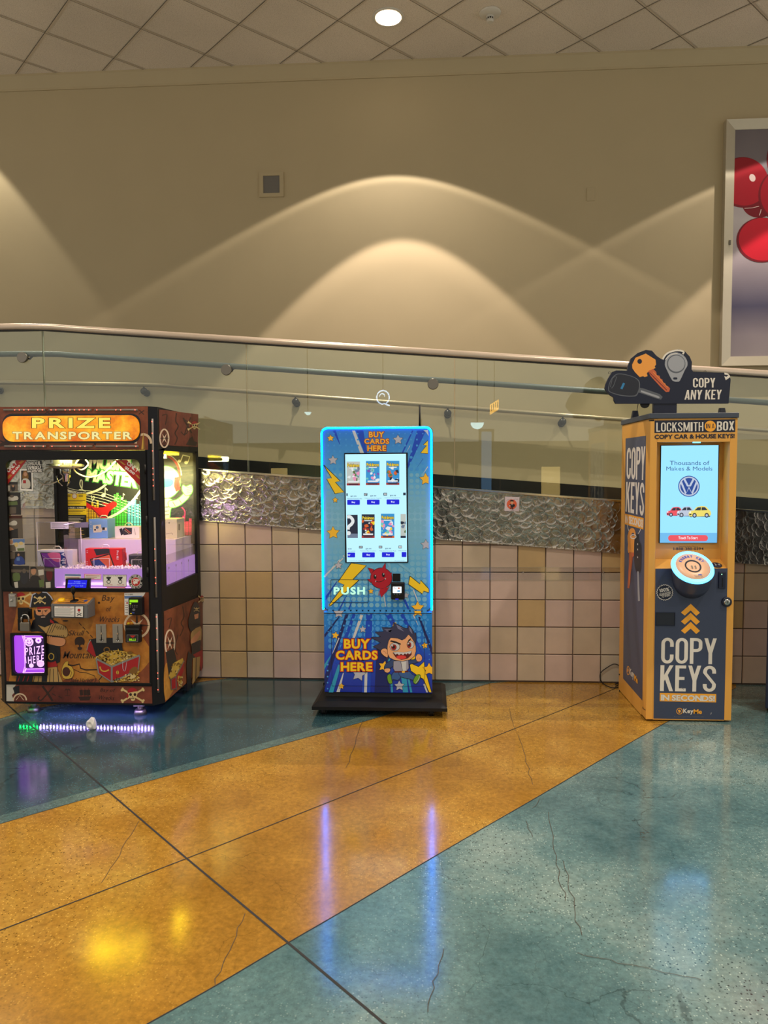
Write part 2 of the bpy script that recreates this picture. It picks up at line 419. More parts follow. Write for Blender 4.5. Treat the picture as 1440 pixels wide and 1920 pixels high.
def block_glyph(c, w, t):
    # letter box 0..w by 0..1; t stem width, h bar height
    h = t*.85; r = w/2; ry = min(r, .24); rc = lambda a, b, d, e: [(a, b), (d, b), (d, e), (a, e)]
    top = lambda: arcband(r, 1-ry, r, ry, t, h, 0, 180, 10); bot = lambda: arcband(r, ry, r, ry, t, h, 180, 360, 10)
    if c == 'O': return top()+bot()+[rc(0, ry, t, 1-ry), rc(w-t, ry, w, 1-ry)]
    if c in 'CG': return top()+bot()+[rc(0, ry, t, 1-ry), rc(w-t, 1-ry-.12, w, 1-ry), rc(w-t, ry, w, ry+.12 if c == 'C' else .5)]+([rc(r, .5-h, w, .5)] if c == 'G' else [])
    if c == 'D': return [rc(0, 0, t, 1), rc(0, 1-h, r, 1), rc(0, 0, r, h)]+arcband(r, 1-ry, r, ry, t, h, 0, 90)+arcband(r, ry, r, ry, t, h, 270, 360)+[rc(w-t, ry, w, 1-ry)]
    if c in 'PRB':
        a = [rc(0, 0, t, 1), rc(0, 1-h, r, 1), rc(0, .46, r, .46+h)]+arcband(r, 1-.18, w-r, .18, t, h, 0, 90)+arcband(r, .46+.18, w-r, .18, t, h, 270, 360)+[rc(w-t, .64, w, .82)]
        if c == 'R': a += [[(t, .46), (t+t*.9, .46), (w, 0), (w-t, 0)]]
        if c == 'B': a += [rc(0, 0, r, h)]+arcband(r, .50-.18, w-r, .18, t, h, 0, 90)+arcband(r, .18, w-r, .18, t, h, 270, 360)+[rc(w-t, .18, w, .34)]
        return a
    if c == 'Y': return [rc(r-t/2, 0, r+t/2, .45), [(0, 1), (t, 1), (r+t/2, .42), (r-t/2, .42)], [(w-t, 1), (w, 1), (r+t/2, .42), (r-t/2, .42)]]
    if c == 'K': return [rc(0, 0, t, 1), [(t, .38), (t, .62), (w-t, 1), (w, 1)], [(t*1.1, .52), (t*1.1+t*.8, .64), (w, 0), (w-t, 0)]]
    if c == 'E': return [rc(0, 0, t, 1), rc(0, 1-h, w, 1), rc(0, .5-h/2, w*.86, .5+h/2), rc(0, 0, w, h)]
    if c == 'L': return [rc(0, 0, t, 1), rc(0, 0, w, h)]
    if c == 'T': return [rc(r-t/2, 0, r+t/2, 1), rc(0, 1-h, w, 1)]
    if c == 'I': return [rc(0, 0, w, 1)]
    if c == 'H': return [rc(0, 0, t, 1), rc(w-t, 0, w, 1), rc(0, .5-h/2, w, .5+h/2)]
    if c == 'N': return [rc(0, 0, t*.9, 1), rc(w-t*.9, 0, w, 1), [(0, 1), (t*.9, 1), (w, 0), (w-t*.9, 0)]]
    if c == 'M': return [rc(0, 0, t*.9, 1), rc(w-t*.9, 0, w, 1), [(0, 1), (t, 1), (r+t*.4, .1), (r-t*.4, .1)], [(w-t, 1), (w, 1), (r+t*.4, .1), (r-t*.4, .1)]]
    if c == 'A': return [[(0, 0), (t, 0), (r+t*.3, 1), (r-t*.5, 1)], [(w-t, 0), (w, 0), (r+t*.5, 1), (r-t*.3, 1)], rc(t*.8, .2, w-t*.8, .2+h*.8)]
    if c == 'X': return [[(0, 0), (t, 0), (w, 1), (w-t, 1)], [(w-t, 0), (w, 0), (t, 1), (0, 1)]]
    if c == 'Z': return [rc(0, 1-h, w, 1), rc(0, 0, w, h), [(0, h), (t, h), (w, 1-h), (w-t, 1-h)]]
    if c == 'U': return bot()+[rc(0, ry, t, 1), rc(w-t, ry, w, 1)]
    if c == 'S':
        return top()+bot()+[rc(0, .72, t, 1-ry), rc(w-t, .70, w, 1-ry), rc(0, ry, t, .30), rc(w-t, ry, w, .30), [(0, .72), (t, .72), (w, .30), (w-t, .30)]]
    if c == '!': return [rc(0, .3, w, 1), rc(0, 0, w, .18)]
    return []

# ================================================================== THE SETTING
XW = 9.5
# ---- floor: stained concrete, teal with a sweeping ochre band
a = Art(2, 0.0, 1, (0, 0, 1), step=1.5e-4)
def flo(m, pts):
    f = a.bm.faces.new([a.bm.verts.new((p[0], p[1], 1.5e-4*a.n)) for p in pts]); f.material_index = a.mi(m); a.n += 1
flo('concrete_teal', [(-XW, -14, 0), (XW, -14, 0), (XW, .15, 0), (-XW, .15, 0)])
g = lambda x, y: tuple(un(x, y, 2, 0)[:2])
upper = [g(*p) for p in crom([(920, 1281), (868, 1296), (806, 1314), (700, 1348), (560, 1387), (400, 1431), (200, 1487), (0, 1545)], 4, False)]
lower = [g(*p) for p in crom([(275, 1921), (400, 1851), (540, 1768), (640, 1710), (820, 1603), (1000, 1499), (1245, 1357), (1380, 1290)], 4, False)]
flo('concrete_ochre', [(2.3, .13), (1.0, .13)]+upper+[(-4.2, -2.9), (-7, -5), (-3.9, -6.4), (-2.4, -5.2)]+lower)
bnd = [g(0, 1348), g(53, 1331), g(200, 1306), g(400, 1275.5)]
flo('concrete_ochre', [(-5, -1.7)]+bnd+[(-1.3, .13), (-5, .13)])
def inset(pts, d):
    out = []
    for i, p in enumerate(pts):
        q0, q1 = Vector(pts[max(i-1, 0)]), Vector(pts[min(i+1, len(pts)-1)]); v = (q1-q0).normalized(); out.append(tuple(Vector(p)+Vector((-v.y, v.x))*d))
    return out
# the teal patch along the wall took the stain deeper, with a worn fringe beside the ochre
for m_, d_ in (('concrete_worn_teal', 0.0), ('concrete_deep_teal', .085)):
    flo(m_, [(-1.3+d_, .12), (-1.2, .12), (.6-d_*6, .12)]+inset(upper, -d_)+[(-3.9, -2.3+d_), (-3.9, -1.45-d_)]+[(p[0], p[1]-d_) for p in bnd])
def seam(pts, w, m='joint'):
    L = []
    for i, p in enumerate(pts):
        q0, q1 = Vector(pts[max(i-1, 0)]), Vector(pts[min(i+1, len(pts)-1)]); d = (q1-q0).normalized()
        L.append((Vector(p)+Vector((-d.y, d.x))*w/2, Vector(p)-Vector((-d.y, d.x))*w/2))
    for (p, q), (r_, s_) in zip(L, L[1:]):
        a.bm.faces.new([a.bm.verts.new((v.x, v.y, 1.5e-4*a.n)) for v in (p, q, s_, r_)]).material_index = a.mi(m)
    a.n += 1
seam(upper, .005); seam(lower, .005); seam(bnd, .005)
seam([g(2, 1310), g(40, 1345), g(350, 1610), g(540, 1768), g(730, 1928)], .009)
seam([g(*p) for p in crom([(-60, 1768), (0, 1745), (350, 1610), (700, 1471), (1100, 1313), (1170, 1283)], 4, False)], .006)
random.seed(3)
def crack(p0, p1, n, amp, w=.0022):
    pts = []
    for k in range(n+1):
        t = k/n; pts.append(g(p0[0]+(p1[0]-p0[0])*t+random.uniform(-amp, amp), p0[1]+(p1[1]-p0[1])*t+random.uniform(-amp*.4, amp*.4)))
    seam(pts, w, 'crack')
for c in [((262, 1540), (190, 1655), 9, 3), ((458, 1715), (400, 1850), 10, 4), ((955, 1330), (965, 1370), 5, 2), ((970, 1380), (1000, 1470), 9, 4),
          ((1025, 1525), (1060, 1690), 12, 5), ((1055, 1615), (1090, 1755), 10, 5), ((985, 1540), (1000, 1570), 4, 3), ((680, 1352), (650, 1440), 8, 3),
          ((1080, 1790), (1320, 1840), 12, 8), ((800, 1900), (830, 1780), 8, 4), ((1290, 1390), (1300, 1384), 3, 1), ((1010, 1500), (1000, 1516), 4, 2)]:
    crack(*c)
a.done('floor', None, kind='structure')

# ---- ceiling with its lay-in tiles turned 45 degrees
def ceiling():
    b = B()
    v = [b.verts.new(p) for p in ((-XW, -14, CEIL), (XW, -14, CEIL), (XW, 1.76, CEIL), (-XW, 1.76, CEIL))]; b.faces.new(v[::-1])
    h = .6096*math.sqrt(2); cx, cy = -3.765, 1.496
    for k in range(-40, 41):
        for sgn in (1, -1):
            # lines x = cx + k*h +- (y-cy)
            y0, y1 = -9.0, 1.70
            p0 = (cx+k*h+sgn*(y0-cy), y0); p1 = (cx+k*h+sgn*(y1-cy), y1)
            if max(p0[0], p1[0]) < -XW or min(p0[0], p1[0]) > XW: continue
            for w, z, mi in ((.017, .0035, 1), (.0042, .0042, 2)):
                o = .011 if mi == 2 else 0  # dark line beside each bar is its shadow, painted on
                d = Vector((p1[0]-p0[0], p1[1]-p0[1])).normalized(); nn = Vector((-d.y, d.x))*w/2; sh = Vector((-d.y, d.x))*o
                q = [Vector(p0)+nn+sh, Vector(p1)+nn+sh, Vector(p1)-nn+sh, Vector(p0)-nn+sh]
                f = b.faces.new([b.verts.new((t.x, t.y, CEIL-z-(.0004 if sgn > 0 else 0))) for t in q]); f.material_index = mi
    for f in b.faces:
        f.normal_update()
        if f.normal.z > 0: f.normal_flip()
    obj('ceiling', b, ['ceiling_tile', 'ceiling_grid', 'grid_shadow'], kind='structure', recalc=False)
ceiling()
# ---- back wall beyond the ramp, crown moulding, black baseboard
YB = 1.75
b = B(); box(b, -XW, XW, YB, YB+.15, 0, CEIL+.01); obj('wall_back', b, 'wall_paint', kind='structure')
b = B()
prof = [(YB+.01, 5.29), (YB-.012, 5.29), (YB-.014, 5.31), (YB-.045, 5.395), (YB-.05, 5.41), (YB-.05, CEIL), (YB+.01, CEIL)]
prism(b, [(-XW, y, z) for y, z in prof], (2*XW, 0, 0)); obj('trim_1', b, 'wall_paint', kind='structure')
SL = -.0789
rampz = lambda x: (1.50+SL*(x-.2)) if x > -2.9 else 1.50+SL*(-3.1)
bbz = lambda x: 1.526+SL*(x-.199) if x > -2.9 else 1.526+SL*(-3.1)
b = B()
for x0, x1 in ((-XW, -2.9), (-2.9, XW)):
    f = [(x0, YB-.012, bbz(x0+1e-4)-.3), (x1, YB-.012, bbz(x1)-.3), (x1, YB-.012, bbz(x1)), (x0, YB-.012, bbz(x0+1e-4))]
    prism(b, f, (0, .02, 0))
    for k in range(int((x1-x0)/.45)):
        xs = x0+.45*k
        box(b, xs, xs+.004, YB-.0125, YB-.01, bbz(xs+1e-3)-.3, bbz(xs+1e-3)-.002, mi=1)
obj('baseboard_back', b, ['black_base', 'grout'], kind='structure')
b = B()
for x0, x1 in ((-XW, -2.9), (-2.9, XW)):
    prism(b, [(x0, .12, bbz(x0+1e-4)-.40), (x1, .12, bbz(x1)-.40), (x1, .12, bbz(x1)-.29), (x0, .12, bbz(x0+1e-4)-.29)], (0, YB-.13, 0))
obj('trim_2', b, 'ramp_floor', kind='structure')
# ---- knee wall of the ramp, tiled
T = .2032; TX0, TZ0 = -1.5723, 1.0227
def knee():
    b = B(); tone = b.faces.layers.float.new('tone'); rnd = random.Random(11)
    i0 = -36; i1 = 52
    ztop = lambda x: 1.14+SL*(x+.799) if x > -2.9 else 1.14+SL*(-2.1)
    box(b, -XW, XW, .006, .20, 0, .95, mi=1)
    for i in range(i0, i1):
        for r in range(-6, 3):
            x0, x1 = TX0+i*T, TX0+(i+1)*T
            z0, z1 = TZ0+r*T, TZ0+(r+1)*T
            zt = max(ztop(x0), ztop(x1))+.03
            z0 = max(z0, 0.0); z1 = min(z1, zt)
            if z1-z0 < .02: continue
            g_ = .0027; ch = .004
            X0, X1, Z0, Z1 = x0+g_, x1-g_, z0+(g_ if z0 > 0 else 0), z1-g_
            o = [b.verts.new((x, .006, z)) for x, z in ((X0, Z0), (X1, Z0), (X1, Z1), (X0, Z1))]
            n = [b.verts.new((x, 0.0, z)) for x, z in ((X0+ch, Z0+ch), (X1-ch, Z0+ch), (X1-ch, Z1-ch), (X0+ch, Z1-ch))]
            t = rnd.random()
            if -1 <= i <= 1 and r < -1: t = .98 if i in (0, 1) and rnd.random() < .75 else .75
            fs = [b.faces.new(n)]+[b.faces.new((o[k], o[(k+1) % 4], n[(k+1) % 4], n[k])) for k in range(4)]
            for f in fs: f[tone] = t
    # upper core following the slope
    for x0, x1 in ((-XW, -2.9), (-2.9, XW)):
        prism(b, [(x0, .007, .9), (x1, .007, .9), (x1, .007, ztop(x1)+.2), (x0, .007, ztop(x0+1e-4)+.2)], (0, .19, 0), mi=1)
    obj('wall_front', b, ['glazed_tile', 'grout'], kind='structure')
knee()
# ---- hammered steel band along the ramp edge: overlapping round dishes beaten into the sheet
bt = lambda x: 1.4495+SL*(x-0) if x > -2.9 else 1.4495+SL*(-2.9)
b = B()
xs = [-XW, -2.9, XW]
for x0, x1 in zip(xs, xs[1:]):
    z = lambda x, e=0: bt(x+e)
    prism(b, [(x0, -.016, z(x0, 1e-4)-.378), (x1, -.016, z(x1)-.378), (x1, -.016, z(x1)), (x0, -.016, z(x0, 1e-4))], (0, .018, 0))
def dishes(b):
    rnd = random.Random(5); pts = []
    x = -3.2
    while x < 3.0:
        for r in range(10): pts.append((x+rnd.uniform(-.024, .024)+(.026 if r % 2 else 0), .02+r*.037+rnd.uniform(-.016, .016)))
        x += .052
    rnd.shuffle(pts); N = 24
    for i, (x, d) in enumerate(pts):
        zc = bt(x)-d; r = rnd.uniform(.034, .050); tx, tz = rnd.uniform(-.008, .010), rnd.uniform(-.010, .014)
        yb = -.0182-rnd.uniform(0, .0008); rings = []
        for q, dep in ((1.0, 0.0), (.93, .0009), (.6, .0012), (.25, .0013)):
            L = []
            for k in range(N):
                t = 2*math.pi*k/N
                px, pz = x+q*r*math.cos(t), zc+q*r*math.sin(t)
                pz = min(max(pz, bt(px)-.377), bt(px)-.001)
                L.append(b.verts.new((px, yb+dep-(px-x)*tx-(pz-zc)*tz, pz)))
            rings.append(L)
        for A_, C_ in zip(rings, rings[1:]):
            for k in range(N): f = b.faces.new((A_[k], A_[(k+1) % N], C_[(k+1) % N], C_[k])); f.smooth = True
        f = b.faces.new(rings[-1]); f.smooth = True
dishes(b)
bmesh.ops.remove_doubles(b, verts=b.verts[:], dist=1e-7)
for f in b.faces:
    f.normal_update()
    if len(f.verts) in (4, 24) and f.normal.y > .5 and f.calc_center_median().y < -.0165: f.normal_flip()
obj('trim_3', b, 'hammered_steel', kind='structure', recalc=False)
b = B()
for x0, x1 in zip(xs, xs[1:]):
    prism(b, [(x0, -.018, bt(x0+1e-4)), (x1, -.018, bt(x1)), (x1, -.018, bt(x1)+.012), (x0, -.018, bt(x0+1e-4)+.012)], (0, .12, 0))
obj('trim_4', b, 'chrome', kind='structure')

# ================================================================== RAMP RAILING
mat('glass_edge', (150, 160, 140), .25)
KX = -2.9
topz = lambda x: (2.672-.0789*(x-KX)) if x > KX else 2.676
grabz = lambda x: (2.484-.0800*(x-KX)) if x > KX else 2.486
wallz = lambda x: (2.421-.0845*(x+2.63)) if x > -2.63 else 2.421-.028*(x+2.63)
def railpts(fz, y, kx):
    pts = [(-XW, y, fz(-XW)), (kx-.2, y, fz(kx-.2))]
    for t in (-.08, 0, .08): pts.append((kx+t, y, (fz(kx-.2)+fz(kx+.2))/2+(fz(kx+.2)-fz(kx-.2))*t/.4*.7+.004))
    return pts+[(kx+.2, y, fz(kx+.2)), (XW, y, fz(XW))]
t = thing('top_rail', (0, .04, topz(0)), 'pale painted round top rail capping the sloping glass balustrade', 'handrail')
b = B(); tube(b, railpts(topz, .04, KX), .0255, 20); obj('rail_tube', b, 'rail_paint', t)
b = B()
for x0, x1 in ((-XW, KX), (KX, XW)):
    prism(b, [(x0, .026, topz(x0)-.034), (x1, .026, topz(x1)-.034), (x1, .026, topz(x1)-.02), (x0, .026, topz(x0)-.02)], (0, .028, 0))
obj('glazing_channel', b, 'dark_metal', t)
JX = [-4.46, -2.905, -1.345, .20, 1.755, 3.31]
GL = ['clear glass railing panel at the far left, on the level landing', 'clear glass railing panel above the claw machine, just right of the landing',
      'clear glass railing panel above the card kiosk', 'clear glass railing panel between card kiosk and key kiosk', 'clear glass railing panel at the far right, behind the key kiosk']
for k in range(5):
    x0, x1 = JX[k]+.004, JX[k+1]-.004; b = B()
    box(b, x0, x1, .034, .046, 0, 1)
    for v in b.verts: v.co.z = (bt(v.co.x)+.012) if v.co.z < .5 else topz(v.co.x)-.03
    for f in b.faces: f.material_index = 0 if abs(f.normal.y) > .5 else 1
    bmesh.ops.recalc_face_normals(b, faces=b.faces[:])
    for f in b.faces: f.material_index = 0 if abs(f.normal.y) > .5 else 1
    obj('glass_panel', b, ['clear_glass', 'glass_edge'], label=GL[k], cat='glass panel', group='glass panels of the ramp railing')
t = thing('grab_rail', (0, .12, grabz(0)), 'grey steel grab rail behind the glass, held by round discs', 'handrail')
b = B(); tube(b, railpts(grabz, .12, KX), .0215, 16); obj('rail_tube', b, 'grab_steel', t)
for x in (-4.62, -3.063, -1.496, .042, 1.59, 3.15):
    z = grabz(x)-.042; b = B()
    lathe(b, (x, .034, z), [(.038, 0), (.0405, .004), (.0405, .012), (.037, .016)], (0, -1, 0), 28)
    d = obj('disc', b, 'cap_metal', t)
    b = B(); cyl(b, (x, .046, z), (x, .058, z), .03, seg=20); tube(b, [(x, .055, z), (x+.02, .10, z), (x+.035, .12, z+.03)], .008, 8)
    box(b, x+.01, x+.06, .108, .132, z+.018, z+.024); obj('arm', b, 'dark_metal', d)
t = thing('wall_handrail', (0, 1.67, wallz(0)), 'tan round handrail on dark brackets along the back wall', 'handrail')
b = B(); tube(b, railpts(wallz, 1.67, -2.63), .021, 16); obj('rail_tube', b, 'wall_rail', t)
for x in (-4.27, -2.772, -1.275, .195, 1.283, 2.78):
    z = wallz(x)-.075; b = B()
    lathe(b, (x, YB, z), [(.034, 0), (.034, .012), (.024, .02)], (0, -1, 0), 20)
    tube(b, [(x, YB-.015, z), (x, YB-.06, z+.005), (x, 1.675, z+.03), (x, 1.67, z+.06)], .0085, 8)
    lathe(b, (x, 1.672, z+.012), [(.006, -.028), (.028, -.018), (.036, 0), (.028, .018), (.006, .028)], (0, 1, 0), 20)
    obj('bracket', b, 'dark_metal', t)

# ================================================================== CEILING AND WALL FITTINGS
for lx, ly, lab in ((-.326, 1.051, 'glowing recessed downlight in the ceiling above the card kiosk'),):
    t = thing('ceiling_downlight', (lx, ly, CEIL), lab, 'ceiling light')
    b = B(); lathe(b, (lx, ly, CEIL), [(.137, 0), (.137, -.004), (.125, -.009), (.113, -.008), (.110, -.004)], (0, 0, 1), 40)
    obj('trim_ring', b, 'white_plastic', t)
    b = B(); lathe(b, (lx, ly, CEIL), [(.109, -.0085), (.08, -.012), (.03, -.014), (.001, -.0145)], (0, 0, 1), 36); obj('lens', b, 'lamp_on', t)
dx, dy = .535, 1.05
t = thing('smoke_detector', (dx, dy, CEIL), 'cream dome smoke detector on the ceiling right of the downlight', 'smoke detector')
b = B(); lathe(b, (dx, dy, CEIL), [(.092, 0), (.092, -.008), (.086, -.016), (.06, -.024), (.04, -.028)], (0, 0, 1), 32); obj('base', b, 'white_plastic', t)
b = B(); lathe(b, (dx, dy, CEIL-.026), [(.034, 0), (.034, -.02)], (0, 0, 1), 24); lathe(b, (dx, dy, CEIL-.058), [(.031, 0), (.031, -.010), (.022, -.022)], (0, 0, 1), 24)
h = obj('sensor_head', b, 'white_plastic', t)
b = B(); lathe(b, (dx, dy, CEIL-.046), [(.029, 0), (.029, -.012)], (0, 0, 1), 24)
for k in range(10):
    a_ = 2*math.pi*k/10; cyl(b, (dx+.031*math.cos(a_), dy+.031*math.sin(a_), CEIL-.045), (dx+.031*math.cos(a_), dy+.031*math.sin(a_), CEIL-.059), .003, seg=6, mi=1)
obj('vent_ring', b, ['black', 'white_plastic'], h)
gx, gz = -1.496, 4.331
t = thing('wall_speaker', (gx, YB, gz), 'square beige wall speaker with grey grille, high on the wall', 'wall speaker')
b = B(); framed_hole(b, outer_for(gx-.118, gx+.118, gz-.118, gz+.118), rrect(gx-.08, gx+.08, gz-.082, gz+.082, .003), 1, YB-.016, YB); obj('frame', b, 'wall_paint', t)
b = B(); box(b, gx-.081, gx+.081, YB-.008, YB, gz-.083, gz+.083)
for k in range(18): box(b, gx-.08, gx+.08, YB-.0095, YB-.007, gz-.08+k*.009, gz-.08+k*.009+.004)
box(b, gx+.005, gx+.011, YB-.011, YB-.007, gz+.03, gz+.036)
obj('grille', b, 'grille_grey', t)
px_, pz_ = 1.539, 4.16
t = thing('blank_wall_plate', (px_, YB, pz_), 'small beige blank wall plate left of the balloon picture', 'wall plate')
b = B(); box(b, px_-.038, px_+.038, YB-.007, YB+.001, pz_-.062, pz_+.062, .003); obj('plate', b, 'wall_paint', t)
for s_ in (-1, 1):
    b = B(); lathe(b, (px_, YB-.007, pz_+s_*.042), [(.004, 0), (.003, .001)], (0, -1, 0), 10); obj('screw', b, 'wall_paint', t)
# ---- framed balloon picture
mat('silver_frame', (196, 186, 164), .38, .45, noise=.03, nscale=20)
def print_mat():
    m = mat('balloon_backdrop', (128, 116, 118), .35); nt = m.node_tree; p = nt.nodes['Principled BSDF']
    tc = nt.nodes.new('ShaderNodeTexCoord').outputs['Object']
    sx = nt.nodes.new('ShaderNodeSeparateXYZ'); nt.links.new(tc, sx.inputs[0]); mr = nt.nodes.new('ShaderNodeMapRange'); mr.inputs[1].default_value = -1.1; mr.inputs[2].default_value = 1.1; nt.links.new(sx.outputs['Z'], mr.inputs[0])
    r = nt.nodes.new('ShaderNodeValToRGB'); nt.links.new(mr.outputs[0], r.inputs[0]); el = r.color_ramp.elements
    st = [(0, (150, 138, 140)), (.12, (140, 128, 134)), (.24, (78, 74, 98)), (.42, (150, 138, 144)), (.6, (176, 166, 164)), (.8, (128, 118, 122)), (1, (112, 102, 106))]
    while len(el) < len(st): el.new(.5)
    for e, (q, c_) in zip(el, st): e.position = q; e.color = S(*c_)
    n = noise_ramp(nt, tc, 1.6, 2, [(.3, (.85, .85, .88, 1)), (.7, (1.1, 1.1, 1.08, 1))]); c = mixc(nt, 1.0, r.outputs[0], n, 'MULTIPLY')
    nt.links.new(c, p.inputs['Base Color'])
print_mat()
mat('balloon_red', (158, 18, 36), .3); mat('balloon_dark', (112, 16, 30), .3); mat('balloon_bright', (186, 22, 42), .3); mat('balloon_glint', (232, 206, 200), .4)
YF = 1.69
fl = un(1353.5, 686, 1, YF); ft = un(1361, 224, 1, YF)
fx0, fz0, fz1 = (fl.x+ft.x)/2, fl.z, ft.z; fx1 = fx0+1.75; fw_ = .088
t = thing('balloon_picture', (fx0+.8, YF, (fz0+fz1)/2), 'large silver framed photo print of red balloons on the back wall', 'picture')
b = B()
for q in ([(fx0, fz0), (fx0, fz1), (fx0+fw_, fz1-fw_), (fx0+fw_, fz0+fw_)], [(fx0, fz1), (fx1, fz1), (fx1-fw_, fz1-fw_), (fx0+fw_, fz1-fw_)],
          [(fx1, fz1), (fx1, fz0), (fx1-fw_, fz0+fw_), (fx1-fw_, fz1-fw_)], [(fx1, fz0), (fx0, fz0), (fx0+fw_, fz0+fw_), (fx1-fw_, fz0+fw_)]):
    lo = [Vector((x, YB-.001, z)) for x, z in q]; hi = [Vector((x, YF-(.004 if i < 2 else -.016), z)) for i, (x, z) in enumerate(q)]
    A_ = [b.verts.new(p) for p in lo]; C_ = [b.verts.new(p) for p in hi]
    b.faces.new(C_)
    for i in range(4): b.faces.new((A_[i], A_[(i+1) % 4], C_[(i+1) % 4], C_[i]))
obj('frame', b, 'silver_frame', t)
ar = Art(1, YF+.022, -1, (1320, 200, 3.84), step=2e-4); ar.clip = (212, 120, 5000, 5000)
v = ar.bm; f = v.faces.new([v.verts.new((x, YF+.022, z)) for x, z in ((fx0+.07, fz0+.07), (fx1-.07, fz0+.07), (fx1-.07, fz1-.07), (fx0+.07, fz1-.07))]); f.material_index = ar.mi('balloon_backdrop')
def balloon(m, cx, cy, r, ry, gl=None, rot=0):
    ar.circ('balloon_dark', cx, cy, r, ry, 40, rot); ar.circ(m, cx+r*.04, cy-ry*.03, r*.95, ry*.95, 40, rot)
    if gl: ar.circ('balloon_glint', gl[0], gl[1], 22, 28, 16, -20)
balloon('balloon_dark', 395, 700, 120, 100); balloon('balloon_red', 640, 380, 190, 200); balloon('balloon_red', 280, 545, 185, 182, (348, 513), 20)
balloon('balloon_red', 560, 640, 170, 190); balloon('balloon_bright', 415, 960, 182, 162)
balloon('balloon_red', 760, 860, 190, 170, (720, 780)); balloon('balloon_bright', 900, 560, 190, 190, (960, 480)); balloon('balloon_red', 640, 1080, 150, 150)
ar.line('balloon_glint', [(290, 733), (345, 730), (395, 718)], 3); ar.line('balloon_glint', [(410, 740), (404, 765), (396, 784)], 4)
for x, y in ((470, 1100), (640, 1220), (760, 1020)): ar.line('balloon_glint', [(x, y), (x+20, y+200), (560, 1700)], 3)
ar.done('print', t)
b = B(); q = un(1320+190/3.84, 200+975/3.84, 1, YF-.006); box(b, q.x-.008, q.x+.008, YF-.0005, YF+.012, q.z-.022, q.z+.022, .001); obj('label_tab', b, 'cap_metal', t)
# ---- dark cabinet at the right edge of the view
mat('navy_metal', (26, 38, 62), .4)
c0 = un(1434.5, 1331, 2, 0.02)
def turned(b, c, ang):
    bmesh.ops.rotate(b, verts=b.verts[:], cent=(c.x, c.y, 0), matrix=Matrix.Rotation(ang, 3, 'Z'))
t = thing('dark_navy_cabinet', (c0.x+.35, c0.y+.1, 0), 'dark navy machine cabinet at the far right edge, beyond the key kiosk', 'cabinet')
TA = R(-27)
b = B(); box(b, c0.x, c0.x+.6, c0.y, c0.y+.42, .03, 1.6, .006); turned(b, c0, TA); obj('body', b, 'navy_metal', t)
b = B(); box(b, c0.x+.03, c0.x+.57, c0.y-.016, c0.y, .12, 1.52, .005); turned(b, c0, TA); d = obj('door', b, 'navy_metal', t)
b = B(); tube(b, [(c0.x+.08, c0.y-.014, .8), (c0.x+.08, c0.y-.05, .82), (c0.x+.08, c0.y-.05, 1.08), (c0.x+.08, c0.y-.014, 1.1)], .008, 8); turned(b, c0, TA); obj('handle', b, 'chrome', d)
for dx_ in (.06, .54):
    for yy in (.06, .36):
        b = B(); cyl(b, (c0.x+dx_, c0.y+yy, 0), (c0.x+dx_, c0.y+yy, .032), .02, seg=12); turned(b, c0, TA); obj('foot', b, 'black', t)
# ---- square sticker on the steel band
mat('sticker_white', (206, 190, 198), .5); mat('sticker_orange', (214, 92, 56), .5); mat('ink_black', (22, 22, 26), .5); mat('skin', (214, 158, 116), .6); mat('ink_grey', (110, 106, 104), .6)
ar = Art(1, -.0215, -1, (920, 900, 18))
ar.poly('sticker_white', [(484, 562), (972, 580), (952, 1062), (466, 1044)]); ar.circ('sticker_orange', 712, 822, 172, 168, 30)
for x, y in ((540, 680), (570, 665), (600, 650), (640, 655), (680, 640), (770, 655), (800, 650), (840, 640), (870, 655), (905, 640)):
    ar.line('ink_black', [(x, y+20), (x+12, y-14), (x+22, y+12)], 6)
ar.poly('ink_black', [(670, 810), (775, 810), (765, 925), (675, 925)]); ar.poly('ink_black', [(670, 815), (600, 860), (604, 890), (640, 850), (680, 850)]); ar.poly('ink_black', [(770, 815), (825, 830), (820, 850), (800, 910), (765, 900)])
ar.circ('skin', 720, 755, 48, 52); ar.poly('ink_black', [(660, 735), (655, 690), (690, 672), (750, 672), (780, 700), (772, 735), (740, 722), (690, 722)])
ar.poly('sticker_white', [(700, 810), (740, 810), (720, 850)]); ar.poly('sticker_white', [(615, 855), (660, 850), (655, 890), (612, 885)])
ar.poly('ink_black', [(680, 925), (715, 925), (700, 980), (655, 985)]); ar.poly('ink_black', [(725, 925), (760, 925), (755, 1005), (725, 990)])
ar.line('ink_grey', [(690, 1025), (785, 1030)], 10)
ar.done('sticker', None, label='small white square sticker with orange circle on the steel band', cat='sticker')

# ================================================================== CARD KIOSK
def gradient_print(name, stops, z0, z1, rough=.22):
    m = mat(name, (60, 120, 170), rough); nt = m.node_tree; p = nt.nodes['Principled BSDF']
    tc = nt.nodes.new('ShaderNodeTexCoord').outputs['Object']; s = nt.nodes.new('ShaderNodeSeparateXYZ'); nt.links.new(tc, s.inputs[0])
    mr = nt.nodes.new('ShaderNodeMapRange'); mr.inputs[1].default_value = z0; mr.inputs[2].default_value = z1; nt.links.new(s.outputs['Z'], mr.inputs[0])
    r = nt.nodes.new('ShaderNodeValToRGB'); nt.links.new(mr.outputs[0], r.inputs[0]); el = r.color_ramp.elements
    while len(el) < len(stops): el.new(.5)
    for e, (q, c) in zip(el, stops): e.position = q; e.color = S(*c)
    nt.links.new(r.outputs[0], p.inputs['Base Color'])
gradient_print('burst_print', [(0, (34, 128, 214)), (.25, (96, 170, 214)), (.5, (134, 190, 220)), (.75, (78, 162, 222)), (1, (28, 116, 214))], .66, 1.86)
gradient_print('deep_print', [(0, (10, 38, 150)), (.45, (12, 70, 192)), (1, (34, 136, 216))], .10, .66)
